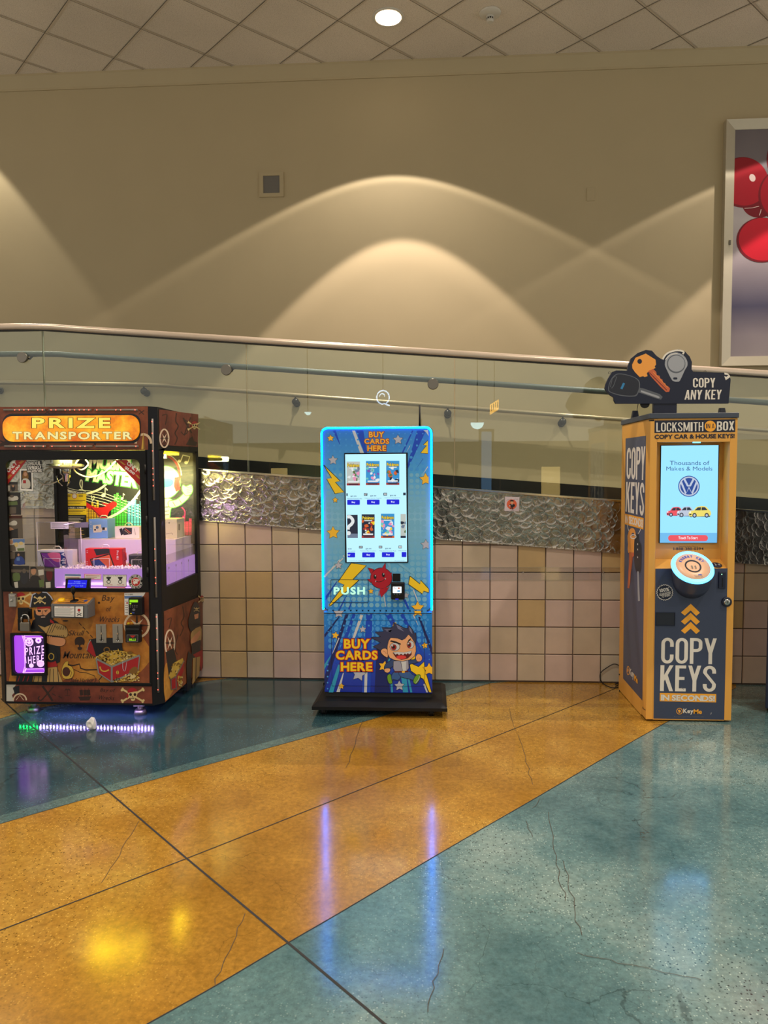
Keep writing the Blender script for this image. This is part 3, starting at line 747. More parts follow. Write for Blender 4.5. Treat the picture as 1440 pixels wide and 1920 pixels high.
mat('print_dot', (116, 178, 212), .25); mat('print_dot_blue', (66, 150, 224), .25); mat('print_white', (196, 200, 204), .3); mat('print_silver', (178, 180, 194), .3)
mat('print_gold', (242, 188, 52), .3); mat('print_yellow', (240, 202, 36), .3); mat('print_blue', (14, 70, 190), .3); mat('print_navy', (14, 34, 100), .3); mat('print_teal', (40, 150, 190), .3)
mat('print_black', (16, 18, 26), .35); mat('print_red', (196, 42, 36), .3); mat('print_maroon', (90, 20, 26), .35); mat('print_demon', (170, 24, 44), .3)
mat('hair', (50, 54, 86), .35); mat('hair_light', (112, 116, 150), .35); mat('cartoon_skin', (226, 166, 120), .4); mat('cartoon_shade', (196, 128, 88), .4)
mat('iris', (150, 34, 30), .3); mat('jacket_grey', (150, 150, 168), .4); mat('jacket_blue', (44, 70, 118), .4); mat('jeans', (52, 92, 150), .4); mat('shoe_green', (104, 158, 40), .4); mat('tongue', (214, 60, 60), .4)
emat('led_cyan', (0, 118, 255), 34); emat('screen_ice', (180, 232, 250), 1.15); emat('screen_white', (240, 248, 250), 1.2); emat('screen_button', (12, 22, 214), 1.0); emat('screen_ink', (24, 40, 62), .8)
emat('screen_grey', (96, 120, 136), .9); emat('push_glow', (186, 250, 214), 1.15)
SCR = {'silver': (196, 204, 196), 'leaf': (96, 120, 70), 'sky': (50, 150, 214), 'violet': (120, 84, 180), 'pink': (238, 150, 190), 'flame': (222, 96, 40), 'sun': (250, 214, 40), 'brick': (170, 40, 36), 'ink': (30, 38, 60), 'snow': (236, 240, 240), 'mint': (120, 206, 190), 'smoke': (112, 126, 150)}
for k, c in SCR.items(): emat('screen_'+k+'_art', c, .9)
YK = -.68
KB = thing('card_kiosk', (-.325, -.58, 0), 'blue card vending kiosk with glowing cyan edge and touch screen, middle of three machines', 'vending kiosk')
K3 = (580, 740, 5.143); K4 = (570, 1040, 5.143)
xl, xr = un(608.5, 1298, 1, YK).x, un(810.5, 1298, 1, YK).x
zb, zt, zm = un(700, 1299, 1, YK).z, un(700, 802, 1, YK).z, un(700, 1145, 1, YK).z
# base plate: low bevelled slab on castors
b = B()
X0, X1, Y0, Y1 = -.742, .123, -.835, -.315
prof = [(Y0, .047), (Y0, .068), (Y0+.055, .088), (Y1-.02, .088), (Y1, .07), (Y1, .047)]
prism(b, [(X0, y, z) for y, z in prof], (X1-X0, 0, 0))
for v in b.verts:
    if v.co.z > .08: v.co.x += .03 if v.co.x < 0 else -.03
obj('base_plate', b, 'black', KB)
b = B(); box(b, xl+.004, xr-.004, YK+.006, -.50, .086, zb, .002); obj('plinth', b, 'black_matte', KB)
b = B(); box(b, X0+.08, X1-.08, Y0+.12, Y1-.1, .028, .049); obj('underframe', b, 'black_matte', KB)
for x in (X0+.07, X1-.10):
    for y in (Y0+.06, Y1-.06):
        b = B(); cyl(b, (x-.012, y, .0225), (x+.012, y, .0225), .022, seg=20); cyl(b, (x-.014, y, .0225), (x+.014, y, .0225), .006, seg=10, mi=1)
        box(b, x-.018, x-.0145, y-.018, y+.01, .012, .048); box(b, x+.0145, x+.018, y-.018, y+.01, .012, .048)
        tube(b, [(x-.017, y, .036), (x-.035, y-.012, .034)], .003, 6)
        obj('caster', b, ['black', 'chrome'], KB)
b = B(); box(b, xl, xr, YK, -.50, zb, zm-.006, .004); lower = obj('lower_cabinet', b, 'deep_print', KB)
b = B(); prism(b, [(x, YK+.004, z) for x, z in rrect(xl-.011, xr+.007, zm+.004, zt+.008, .044, 8)], (0, .115, 0)); obj('upper_cabinet', b, 'black', KB)
# --- upper wrapped front
ar = Art(1, YK, -1, K3, step=3e-5)
def panel(ar, m, x0, x1, z0, z1, r=0, y=None):
    pts = rrect(x0, x1, z0, z1, r, 8) if r else [(x0, z0), (x1, z0), (x1, z1), (x0, z1)]
    f = ar.bm.faces.new([ar.bm.verts.new((x, ar.val, z)) for x, z in pts]); f.material_index = ar.mi(m)
f = ar.bm.faces.new([ar.bm.verts.new((x, YK, z)) for x, z in rrect(xl+.006, xr-.01, zm+.004, zt-.006, .032, 8)]); f.material_index = ar.mi('burst_print')
def in_scr(x, y): return 318 < x < 972 and 548 < y < 1640
ar.clip = (128, 335, 1150, 2480)
ray = lambda m, *p: ar.poly(m, list(p))
ray('print_white', (412, 347), (440, 347), (525, 562), (490, 562)); ray('print_blue', (225, 347), (255, 347), (308, 512)); ray('print_blue', (450, 345), (520, 345), (556, 562), (530, 562))
ray('print_blue', (1040, 345), (1125, 345), (948, 720), (942, 690)); ray('print_blue', (990, 345), (1005, 345), (905, 562), (890, 562)); ray('print_white', (975, 480), (970, 500), (930, 565)); ray('print_blue', (1112, 590), (1105, 610), (1000, 760))
ray('print_white', (1140, 690), (1145, 700), (1085, 780)); ray('print_dot', (960, 1110), (1095, 1030), (1095, 1060), (960, 1125)); ray('print_dot', (960, 1250), (1095, 1250), (1095, 1272), (960, 1275))
ray('print_white', (140, 1750), (330, 1545), (340, 1560), (150, 1765)); ray('print_dot', (240, 1090), (330, 1140), (325, 1155), (230, 1120))
for r in range(41):
    for c in range(18):
        x = 182+57*c+(r*.6); y = 376+57*r
        rad = 7+15*min(1, r/9) if r < 12 else 24
        if r > 28: rad = 22
        if not (135 < x < 1145) or in_scr(x, y) or y > 2440: continue
        if r < 4 and 480 < x < 800: continue
        ar.n = 20; ar.circ('print_dot' if 6 < r < 30 else 'print_dot_blue', x, y, rad, None, 12)
ar.n = 25
ol = lambda m, pts, w=6: (ar.poly(m, pts), ar.line('print_black', pts+[pts[0]], w))
ol('print_yellow', [(138, 678), (299, 833), (250, 843), (336, 940), (247, 955), (166, 812), (215, 805)])
ar.poly('print_yellow', [(1143, 440), (1098, 485), (1130, 490), (1072, 562), (1143, 570)]); ar.line('print_black', [(1143, 440), (1098, 485), (1130, 490), (1072, 562), (1143, 570)], 5)
ar.poly('print_white', [(1100, 345), (1145, 340), (1150, 400), (1125, 360)])
for m, x, y, q in (('print_gold', 205, 420, 33), ('print_silver', 228, 632, 46), ('print_silver', 856, 434, 48), ('print_gold', 250, 1016, 27), ('print_gold', 230, 1332, 62), ('print_silver', 282, 1645, 37), ('print_gold', 1122, 815, 60), ('print_silver', 1124, 1446, 50)):
    ar.star(m, x, y, q, -92, .52, 'print_black', 5)
E_ = [('print_maroon', .10), ('print_red', .075)]
ar.text('print_gold', 'BUY', 578, 360, 716, 410, .03, edges=E_, gap=.13); ar.text('print_gold', 'CARDS', 533, 427, 766, 473, .03, edges=E_, gap=.13); ar.text('print_gold', 'HERE', 562, 492, 738, 541, .03, edges=E_, gap=.13)
# below the screen
ar.view = K4; ar.clip = (200, 0, 1215, 528)
ray('print_blue', (208, 400), (320, 250), (318, 265), (210, 440)); ray('print_blue', (380, 440), (420, 380), (350, 526), (335, 526)); ray('print_blue', (470, 420), (440, 526), (425, 526)); ray('print_blue', (955, 430), (980, 430), (1020, 526), (1000, 526))
ray('print_white', (765, 390), (775, 390), (792, 500), (785, 500)); ray('print_white', (1050, 340), (1060, 335), (1110, 470), (1100, 465)); ray('print_dot', (900, 85), (940, 85), (1065, 180), (1060, 200)); ray('print_dot', (800, 80), (830, 80), (850, 180)); ray('print_white', (205, 190), (375, 30), (380, 40), (210, 205))
ol('print_yellow', [(455, 80), (602, 103), (472, 238), (530, 246), (262, 488), (246, 496), (243, 482), (388, 290), (328, 262)])
ol('print_yellow', [(1022, 205), (1118, 282), (1125, 245), (1204, 330), (1204, 366), (1155, 350), (1140, 378), (1007, 285)])
ar.star('print_silver', 334, 103, 37, -92, .52, 'print_black', 5); ar.star('print_gold', 646, 352, 26, -92, .52, 'print_black', 4); ar.star('print_silver', 985, 392, 30, -92, .52, 'print_black', 4); ar.star('print_gold', 1097, 512, 62, -92, .52, 'print_black', 5)
# the small red imp
def imp():
    for o in (1, 0):
        m = 'print_black' if o else 'print_demon'; q = 5 if o else 0
        ar.circ(m, 745, 226, 102+q, 97+q, 32)
        for pts in ([(618, 128), (672, 142), (650, 188)], [(748, 138), (785, 80), (788, 142)], [(652, 238), (613, 235), (642, 270)], [(824, 192), (847, 170), (840, 220)], [(690, 285), (800, 285), (775, 332)]):
            cx = sum(p[0] for p in pts)/3; cy = sum(p[1] for p in pts)/3; k = 1.18 if o else 1
            ar.poly(m, [(cx+(x-cx)*k, cy+(y-cy)*k) for x, y in pts])
    ar.poly('print_demon', [(735, 322), (728, 360), (745, 412), (768, 386), (800, 352), (826, 300), (805, 318), (790, 312), (770, 330)])
    ar.poly('print_demon', [(722, 345), (718, 385), (726, 400)])
    for x, y in ((685, 212), (766, 195)):
        ar.circ('print_black', x, y, 14, 22, 16, -8); ar.circ('print_white', x+3, y-9, 5, 7, 10)
    ar.line('print_black', [(686, 255), (725, 262), (760, 250), (790, 222)], 5, 5)
    ar.poly('print_white', [(686, 250), (698, 252), (690, 266)]); ar.poly('print_white', [(776, 232), (790, 222), (788, 240)])
imp()
ar.done('front_panel', KB)
# --- LED edge
b = B()
lw = .0085
pts = []
xa, xb = xl-.003, xr-.003
pts += [(xa, zm+.006), (xa, zt-.036)]
for k in range(1, 9): a_ = R(180-90*k/8); pts.append((xa+.038+.038*math.cos(a_), zt-.038+.038*math.sin(a_)))
pts += [(xb-.038, zt)]
for k in range(1, 9): a_ = R(90-90*k/8); pts.append((xb-.038+.038*math.cos(a_), zt-.038+.038*math.sin(a_)))
pts += [(xb, zm+.006)]
tube(b, [(x, YK+.002, z) for x, z in pts], lw*.75, 8); obj('led_edge', b, 'led_cyan', KB)
# --- touch screen
ar = Art(1, YK-.0045, -1, K3, step=3e-5)
ar.poly('black', [(335, 563), (940, 562), (955, 1617), (352, 1619)]); ar.poly('screen_ice', [(345, 575), (932, 570), (943, 1610), (361, 1614)])
rnd = random.Random(21)
def pack(x0, y0, x1, y1, cols, strip, cut=None):
    if cut: ar.clip = cut
    w, h = x1-x0, y1-y0
    ar.rect('screen_'+cols[0]+'_art', x0, y0, x1, y1)
    ar.clip = (max(x0, cut[0] if cut else x0), y0, min(x1, cut[2] if cut else x1), y1)
    for k in range(16):
        c = cols[1+k % (len(cols)-1)]; cx, cy = rnd.uniform(x0+8, x1-8), rnd.uniform(y0+.28*h, y1-.18*h); r = rnd.uniform(.06, .2)*w
        a0 = rnd.uniform(0, 6.3); n = rnd.choice((5, 6, 7))
        ar.poly('screen_'+c+'_art', [(cx+r*rnd.uniform(.5, 1.3)*math.cos(a0+6.283*j/n), cy+r*rnd.uniform(.5, 1.3)*math.sin(a0+6.283*j/n)) for j in range(n)])
    ar.rect('screen_'+strip+'_art', x0, y1-.09*h, x1, y1); ar.rect('screen_ink_art', x0+.15*w, y1-.075*h, x1-.15*w, y1-.03*h)
    ar.clip = None
    if not cut:
        ar.text('screen_sun_art', 'Pok\u00e9mon', x0+.06*w, y0+.09*h, x1-.06*w, y0+.22*h, .03, edges=[('screen_ink_art', .09)])
        ar.rect('screen_snow_art', x0+.2*w, y0+.25*h, x1-.2*w, y0+.29*h)
        ar.text('screen_snow_art', cols[-1].upper(), x0+.12*w, y1-.2*h, x1-.12*w, y1-.11*h, .03, edges=[('screen_ink_art', .1)]) if False else ar.rect('screen_snow_art', x0+.12*w, y1-.19*h, x1-.12*w, y1-.13*h)
pack(360, 645, 488, 876, ['silver', 'snow', 'leaf', 'mint', 'smoke', 'pink'], 'brick'); pack(546, 640, 677, 872, ['sky', 'violet', 'snow', 'pink', 'sky', 'mint'], 'brick'); pack(741, 638, 868, 870, ['sky', 'flame', 'snow', 'ink', 'sky', 'leaf'], 'brick')
ar.poly('screen_ink_art', [(364, 1160), (466, 1158), (468, 1340), (368, 1340)]); ar.poly('screen_smoke_art', [(368, 1340), (468, 1340), (468, 1382), (368, 1382)])
ar.clip = (366, 1100, 468, 1400)
ar.line('screen_snow_art', [(366, 1180), (392, 1178), (415, 1200), (420, 1225), (405, 1250), (380, 1272), (374, 1300)], 30, 4); ar.circ('screen_snow_art', 380, 1335, 20); ar.clip = None
pack(505, 1153, 630, 1382, ['ink', 'flame', 'snow', 'brick', 'sun', 'flame'], 'brick'); pack(691, 1148, 820, 1382, ['sky', 'pink', 'snow', 'sun', 'mint', 'pink'], 'flame'); pack(880, 1150, 1005, 1382, ['silver', 'snow', 'ink', 'leaf', 'smoke'], 'ink', (880, 1100, 931, 1400))
for x0, y0, x1, y1, num in ((358, 951, 370, 977, ''), (526, 950, 560, 974, '07'), (715, 947, 750, 972, '08'), (905, 945, 930, 970, ''), (480, 1458, 515, 1481, '09'), (670, 1457, 703, 1480, '10'), (860, 1456, 893, 1480, '11')):
    ar.rect('screen_ink', x0, y0, x1, y1)
    if num: ar.text('screen_snow_art', num, x0+6, y0+5, x1-6, y1-5, .03)
for x0, y0, x1 in ((398, 973, 454), (588, 969, 645), (778, 966, 835), (544, 1479, 598), (732, 1477, 788)): ar.text('screen_ink', '$19.99', x0, y0, x1, y0+15, .01)
ar.text('screen_ink', '9.99', 372, 1480, 408, 1494, .01)
for st, x0, y0, x1 in (('Pokemon Prismatic Evolut', 364, 996, 508), ('Pokemon Journey Together', 535, 993, 698), ('Pokemon Surging Sparks', 728, 990, 880), ('Pokemon Mega Evolution', 494, 1501, 645), ('Pokemon Booster Pack', 678, 1500, 838), ('Pokemon B', 862, 1498, 935), ('mon pack', 368, 1503, 446)): ar.text('screen_grey', st, x0, y0, x1, y0+11, .005)
for x0, y0, x1, y1, q in ((366, 1014, 488, 1062, 0), (556, 1012, 678, 1060, 0), (745, 1010, 868, 1058, 0), (370, 1522, 442, 1568, 1), (510, 1520, 632, 1568, 0), (700, 1518, 820, 1566, 0), (890, 1516, 936, 1565, 2)):
    ar.rr('screen_button', x0, y0, x1, y1, 7)
    if q == 0: ar.text('screen_white', 'Buy', (x0+x1)/2-17, y0+15, (x0+x1)/2+17, y1-14, .01)
    elif q == 1: ar.text('screen_white', 'uy', x0+2, y0+17, x0+26, y1-14, .01)
ar.text('screen_grey', 'Machine ID 2041  Help line 24h', 386, 1598, 535, 1606, 0); ar.text('screen_grey', 'Service Center', 823, 1597, 920, 1605, 0)
ar.done('touch_screen', KB)
b = B()
p0, p1 = un(580+352/5.143, 740+1619/5.143, 1, YK), un(580+940/5.143, 740+562/5.143, 1, YK)
box(b, p0.x-.004, p1.x+.006, YK-.0042, YK+.003, p0.z, p1.z+.002, .001); obj('screen_bezel', b, 'black', KB)
# --- push door
dp = [un(570+x/5.143, 1040+y/5.143, 1, YK-.002) for x, y in ((258, 240), (622, 462))]
b = B(); lp = rrect(dp[0].x, dp[1].x, dp[1].z, dp[0].z, .008, 4); loop = [(x, YK-.0022, z) for x, z in lp]; tube(b, loop+loop[:2], .0013, 6, caps=False)
d = obj('push_door', b, 'black', KB)
ar = Art(1, YK-.0036, -1, K4); ar.text('push_glow', 'PUSH', 290, 316, 584, 382, .035, gap=.2); ar.done('push_lettering', d)
# --- card reader
rp0, rp1 = un(570+838/5.143, 1040+268/5.143, 1, YK-.03), un(570+971/5.143, 1040+434/5.143, 1, YK-.03)
b = B(); box(b, rp0.x, rp1.x, YK-.034, YK-.001, rp1.z, rp0.z, .007, seg=3); cr = obj('card_reader', b, 'black', KB)
ar = Art(1, YK-.0345, -1, K4); ar.rr('screen_white', 856, 308, 940, 370, 4); ar.text('screen_ink', 'Pay', 866, 316, 892, 330, .01); ar.rr('screen_flame_art', 905, 316, 924, 330, 4); ar.rr('screen_sky_art', 900, 345, 926, 357, 2)
ar.done('reader_screen', cr)
ar = Art(1, YK-.0345, -1, K4)
for x in (872, 897, 923): ar.circ('screen_grey', x, 380, 4)
ar.ring('ink_grey', 900, 405, 8, 2, a0=200, a1=340); ar.done('keypad', cr)
ar = Art(1, YK-.0345, -1, K4); ar.rr('screen_button', 880, 424, 912, 434, 3); ar.done('status_light', cr)
q0, q1 = un(570+855/5.143, 1040+182/5.143, 1, YK), un(570+930/5.143, 1040+257/5.143, 1, YK)
b = B(); box(b, q0.x, q1.x, YK-.004, YK, q1.z, q0.z, .001); obj('blank_badge', b, 'black', KB)
b = B(); ap = un(787, 803, 1, YK+.06); at_ = un(787, 759, 1, YK+.06); tube(b, [(ap.x, ap.y, ap.z-.03), at_], [.0075, .0055], 10); lathe(b, (ap.x, ap.y, ap.z-.012), [(.010, 0), (.010, .014), (.007, .018)]); obj('antenna', b, 'black', KB)
# --- lower wrapped front
ar = Art(1, YK-.0006, -1, K4, step=3e-5); ar.clip = (196, 541, 1236, 1329)
ray('print_navy', (196, 770), (330, 600), (345, 600), (200, 800)); ray('print_navy', (400, 575), (430, 575), (200, 1300), (196, 1180)); ray('print_blue', (470, 570), (500, 570), (330, 1060), (300, 1040)); ray('print_blue', (600, 570), (660, 570), (640, 1328), (560, 1328))
ray('print_blue', (780, 570), (840, 570), (1000, 900), (960, 900)); ray('print_navy', (1100, 600), (1120, 600), (1236, 900), (1236, 980)); ray('print_navy', (700, 900), (790, 900), (830, 1328), (680, 1328)); ray('print_blue', (920, 570), (960, 570), (1180, 1000), (1150, 1000))
for pts in ([(545, 575), (575, 575), (490, 805), (466, 805)], [(1045, 575), (1060, 575), (1105, 690), (1098, 680)], [(333, 800), (342, 806), (284, 940), (270, 960)], [(585, 1125), (612, 1125), (606, 1328), (580, 1328)], [(376, 1140), (384, 1140), (345, 1325), (312, 1325)], [(1150, 1250), (1165, 1240), (1195, 1328), (1180, 1328)]): ray('print_white', *pts)
for pts in ([(330, 1060), (358, 1060), (282, 1328), (238, 1328)], [(196, 1060), (262, 960), (250, 1000), (196, 1110)], [(830, 1160), (850, 1160), (858, 1328), (840, 1328)], [(935, 1160), (985, 1160), (1005, 1328), (955, 1328)], [(990, 1160), (1010, 1160), (1045, 1328), (1025, 1328)], [(800, 1010), (830, 1000), (830, 1060)]): ray('print_teal', *pts)
for r in range(4):
    for c in range(17):
        x = 205+60*c; y = 570+57*r
        ar.n = 26; ar.circ('print_dot_blue', x+(28 if r % 2 else 0), y, 15-3*r, None, 10)
for y in range(6): ar.n = 26; ar.circ('print_dot_blue', 228, 1060+58*y, 9-y*.5, None, 10); ar.circ('print_dot_blue', 1208, 760+50*y, 6, None, 8)
ar.n = 30
ol('print_yellow', [(1015, 1040), (1060, 1060), (1105, 1080), (1158, 1032), (1165, 1100), (1232, 1328), (1206, 1328), (1150, 1200), (1100, 1170), (1030, 1120)]); ray('print_yellow', (1030, 1010), (1070, 960), (1075, 1010)); ray('print_yellow', (862, 655), (890, 655), (885, 690), (855, 690))
for m, x, y, q, ro in (('print_gold', 303, 778, 36, -80), ('print_silver', 567, 720, 34, -92), ('print_gold', 1165, 875, 32, -100), ('print_silver', 528, 1150, 72, -80), ('print_gold', 770, 1076, 54, -75), ('print_gold', 362, 1268, 29, -85), ('print_silver', 920, 1264, 50, -92), ('print_gold', 1206, 1105, 62, -90), ('print_silver', 335, 560, 52, -92), ('print_gold', 1097, 540, 60, -92), ('print_gold', 825, 1080, 18, -90)):
    ar.star(m, x, y, q, ro, .52, 'print_black', 5)
E_ = [('print_navy', .125), ('print_red', .09)]
ar.text('print_yellow', 'BUY', 390, 818, 626, 902, .035, edges=E_, gap=.13); ar.text('print_yellow', 'CARDS', 313, 929, 704, 1008, .035, edges=E_, gap=.13); ar.text('print_yellow', 'HERE', 360, 1042, 654, 1119, .035, edges=E_, gap=.13)
# running cartoon boy
def fig(m, pts, w=7, sm=0):
    p = crom(pts, sm) if sm else pts
    ar.line('print_black', p+[p[0]], w); ar.poly(m, p)
fig('jacket_blue', [(870, 1012), (830, 1026), (786, 1058), (776, 1098), (800, 1106), (828, 1092), (872, 1058)], 9, 3); fig('cartoon_skin', [(780, 1100), (826, 1098), (828, 1122), (806, 1136), (780, 1126)], 7, 3)
fig('jacket_blue', [(1000, 1022), (1050, 1016), (1084, 1002), (1098, 1034), (1046, 1046), (1008, 1056)], 9, 3)
fig('cartoon_skin', [(1080, 985), (1100, 958), (1128, 970), (1138, 1000), (1122, 1026), (1090, 1024)], 7, 3)
for x in (1096, 1112, 1126): ar.line('cartoon_shade', [(x, 992), (x+4, 1010)], 4)
fig('jeans', [(872, 1128), (945, 1134), (930, 1180), (905, 1208), (856, 1200), (846, 1222), (826, 1196), (846, 1166)], 9, 2); fig('jeans', [(915, 1134), (1006, 1124), (1040, 1152), (1078, 1180), (1060, 1208), (1000, 1190), (940, 1178)], 9, 2)
fig('shoe_green', [(806, 1166), (832, 1152), (842, 1196), (850, 1234), (824, 1240), (808, 1208)], 9, 3); fig('shoe_green', [(1056, 1212), (1076, 1170), (1112, 1156), (1122, 1178), (1108, 1210), (1084, 1242), (1062, 1236)], 9, 3)
ar.line('print_silver', [(1078, 1236), (1104, 1204), (1116, 1170)], 6)
fig('jacket_grey', [(864, 1026), (1004, 1018), (1010, 1092), (985, 1124), (880, 1126), (862, 1096)], 9); ar.poly('print_white', [(934, 1030), (986, 1026), (984, 1120), (946, 1122)]); ar.line('print_black', [(934, 1032), (950, 1122)], 4)
ar.poly('print_maroon', [(872, 1122), (1004, 1118), (1004, 1132), (874, 1136)]); ar.poly('print_gold', [(944, 1122), (972, 1121), (972, 1138), (946, 1139)])
HAIR = [(650, 798), (712, 796), (742, 790), (684, 745), (770, 744), (752, 702), (836, 706), (866, 690), (862, 654), (905, 676), (960, 706), (1000, 714), (1010, 680), (1046, 724), (1062, 760), (1076, 752), (1080, 800), (1076, 846), (1060, 880), (820, 960), (806, 1020), (786, 984), (742, 954), (750, 926), (664, 884), (724, 862), (742, 846)]
fig('hair', HAIR, 10)
fig('cartoon_skin', [(742, 930), (760, 908), (790, 906), (806, 934), (806, 986), (784, 980), (756, 958)], 8, 3); ar.line('cartoon_shade', [(762, 928), (782, 936), (794, 958)], 6, 3)
fig('cartoon_skin', [(806, 880), (818, 830), (836, 802), (900, 806), (946, 826), (978, 808), (1008, 770), (1036, 800), (1062, 842), (1076, 880), (1078, 930), (1064, 976), (1020, 1010), (950, 1024), (880, 1016), (828, 992), (806, 950)], 8)
ar.poly('hair', [(806, 890), (812, 822), (836, 796), (905, 800), (946, 824), (980, 804), (1008, 766), (1040, 800), (1062, 842), (1060, 770), (990, 720), (880, 720), (806, 780)])
ar.poly('hair_light', [(890, 672), (960, 712), (930, 706), (968, 742), (905, 712)]); ar.poly('hair_light', [(1012, 690), (1036, 720), (1046, 765), (1020, 735)]); ar.poly('hair_light', [(770, 716), (850, 722), (790, 736), (830, 748)])
for cx, cy, rx, ry, ix in ((876, 888, 46, 37, 866), (1027, 866, 32, 36, 1016)):
    ar.circ('print_black', cx, cy, rx+4, ry+4, 24); ar.circ('print_white', cx, cy, rx, ry, 24); ar.circ('iris', ix, cy+4, rx*.6, ry*.78, 20); ar.circ('print_black', ix-2, cy+2, rx*.3, ry*.4, 14); ar.circ('print_white', ix-rx*.3, cy-ry*.3, 8, 8, 10)
ar.poly('print_black', [(828, 836), (842, 824), (890, 836), (936, 858), (930, 868), (880, 850)]); ar.poly('print_black', [(996, 846), (1008, 820), (1028, 806), (1032, 816), (1014, 832), (1002, 854)])
fig('print_maroon', [(858, 944), (900, 938), (965, 944), (1038, 928), (1034, 962), (1000, 996), (940, 1010), (890, 990)], 7)
ar.circ('tongue', 938, 988, 48, 19, 20); ar.poly('print_white', [(858, 944), (900, 936), (965, 942), (1038, 926), (1030, 948), (1014, 960), (1002, 946), (988, 962), (972, 950), (956, 968), (936, 954), (916, 968), (900, 952), (884, 964), (872, 950)])
ar.clip = None
ar.line('print_black', [(262, 632), (270, 1265), (1164, 1268), (1158, 636)], 4); ar.line('print_black', [(262, 632), (1158, 636)], 2); ar.line('print_black', [(192, 567), (1230, 567)], 5)
ar.done('lower_print', lower)

# ================================================================== KEY KIOSK
mat('kiosk_yellow', (216, 156, 68), .38, noise=.03, nscale=6); mat('kiosk_navy', (54, 62, 84), .4); mat('vinyl_navy', (10, 20, 44), .45); mat('vinyl_white', (214, 206, 194), .5); mat('vinyl_orange', (236, 162, 44), .45)
mat('vinyl_slate', (70, 76, 98), .4); mat('top_grey', (58, 66, 80), .4); mat('key_gold', (226, 150, 62), .4); mat('key_rust', (190, 92, 54), .4); mat('fob_black', (26, 30, 42), .35); mat('fob_grey', (150, 152, 158), .35); mat('fob_blue', (40, 120, 170), .3); mat('fob_dark', (84, 88, 96), .4)
emat('ring_light', (64, 170, 255), 8); emat('ks_sky', (140, 208, 250), 1.3); emat('ks_band', (110, 182, 230), 1.1); emat('ks_text', (70, 110, 150), .8); emat('ks_red', (238, 84, 96), 1.0); emat('ks_white', (240, 244, 250), 1.1)
emat('ks_vw', (30, 70, 150), 1.0); emat('ks_silver', (190, 200, 220), 1.0); emat('ks_yellow', (240, 222, 110), 1.0); emat('ks_dark', (40, 50, 66), .9); emat('led_green', (170, 255, 190), 2)
mat('face_copper', (232, 184, 148), .35)
YL = -.82; XL, XR = 1.361, 1.8815; ZT = 1.883; YBK = -.165
KM = thing('key_copying_kiosk', ((XL+XR)/2, -.5, 0), 'tall yellow and navy key copying kiosk with screen and glowing ring', 'key kiosk')
K5 = (1110, 640, 4.364); K6 = (1120, 1000, 4.5); K8 = (1220, 1020, 8)
zs0, zs1 = un(1300, 1066, 1, YL).z, un(1300, 828.5, 1, YL).z     # recess bottom lip and top
xs0, xs1 = 1.403, 1.838
YR = -.725
# carcass with a recess for the screen
b = B()
box(b, XL, XR, YR+.012, YBK, .004, ZT-.001, .003)
box(b, XL, xs0, YL, YR+.012, .012, ZT-.001, .003); box(b, xs1, XR, YL, YR+.012, .012, ZT-.001, .003)
box(b, xs0, xs1, YL, YR+.012, zs1, ZT-.001); box(b, xs0, xs1, YL, YR+.012, .012, zs0-.001)
# sloping ledge behind the lip
prism(b, [(xs0, YL, zs0-.002), (xs0, YR+.012, zs0-.002), (xs0, YR+.012, zs0+.045)], (xs1-xs0, 0, 0))
obj('cabinet', b, 'kiosk_yellow', KM)
b = B(); box(b, XL-.006, XR+.004, YL-.008, YBK+.01, ZT, ZT+.032, .003); obj('top_cap', b, 'top_grey', KM)
b = B(); box(b, XL+.02, XR-.02, YL+.03, YBK-.02, 0, .006); obj('foot_frame', b, 'black_matte', KM)
# --- back of the recess with phone line
ar = Art(1, YR+.0115, -1, K5); ar.text('vinyl_navy', '1-888-380-0394', 667, 1687, 912, 1708, .02); ar.text('vinyl_navy', 'Questions? Call or Text us', 710, 1674, 866, 1682, .005); ar.done('phone_line', KM)
ar = Art(1, YR-.004, -1, K5, step=3e-5)
ar.poly('ks_sky', [(567, 855), (1035, 849), (1022, 1648), (555, 1648)]); ar.poly('ks_band', [(556, 1567), (1024, 1567), (1022, 1648), (555, 1648)])
ar.text('ks_text', 'Thousands of', 637, 978, 960, 1012, .004); ar.text('ks_text', 'Makes & Models', 608, 1025, 985, 1058, .0)
cx, cy, r = 793, 1186, 88
ar.circ('ks_vw', cx, cy, r, r*.98, 36); ar.circ('ks_silver', cx, cy, r*.92, r*.9, 36); ar.circ('ks_vw', cx, cy, r*.80, r*.78, 36)
def vw(pts, w=15): ar.line('ks_silver', pts, w)
vw([(752, 1122), (784, 1182), (802, 1182), (834, 1122)], 16); vw([(728, 1148), (768, 1246), (793, 1196), (818, 1246), (858, 1148)], 16)
def car(m, x0, x1, y0, y1, back):
    w, h = x1-x0, y1-y0
    P = lambda u, v: (x0+u*w, y0+v*h)
    ar.poly('ks_dark', [P(.16, .95), P(.98, .95), P(.98, .6), P(.05, .6)])
    ar.poly(m, [P(0, .55), P(.06, .42), P(.22, .36), P(.38, .04), P(.75, .0), P(.92, .3), P(1, .45), P(1, .82), P(.7, .9), P(.1, .92), P(0, .8)], 3)
    ar.poly('ks_dark', [P(.27, .36), P(.41, .1), P(.56, .08), P(.54, .36)]); ar.poly('ks_dark', [P(.58, .36), P(.59, .08), P(.74, .08), P(.86, .34)])
    for u in (.26, .82): ar.circ('ks_dark', P(u, .82)[0], P(u, .82)[1], h*.2, h*.22, 14); ar.circ('ks_silver', P(u, .82)[0], P(u, .82)[1], h*.11, h*.12, 12)
    ar.poly('ks_white', [P(.02, .5), P(.1, .46), P(.1, .58), P(.03, .6)]); ar.poly('ks_dark', [P(.01, .7), P(.12, .68), P(.12, .8), P(.03, .82)])
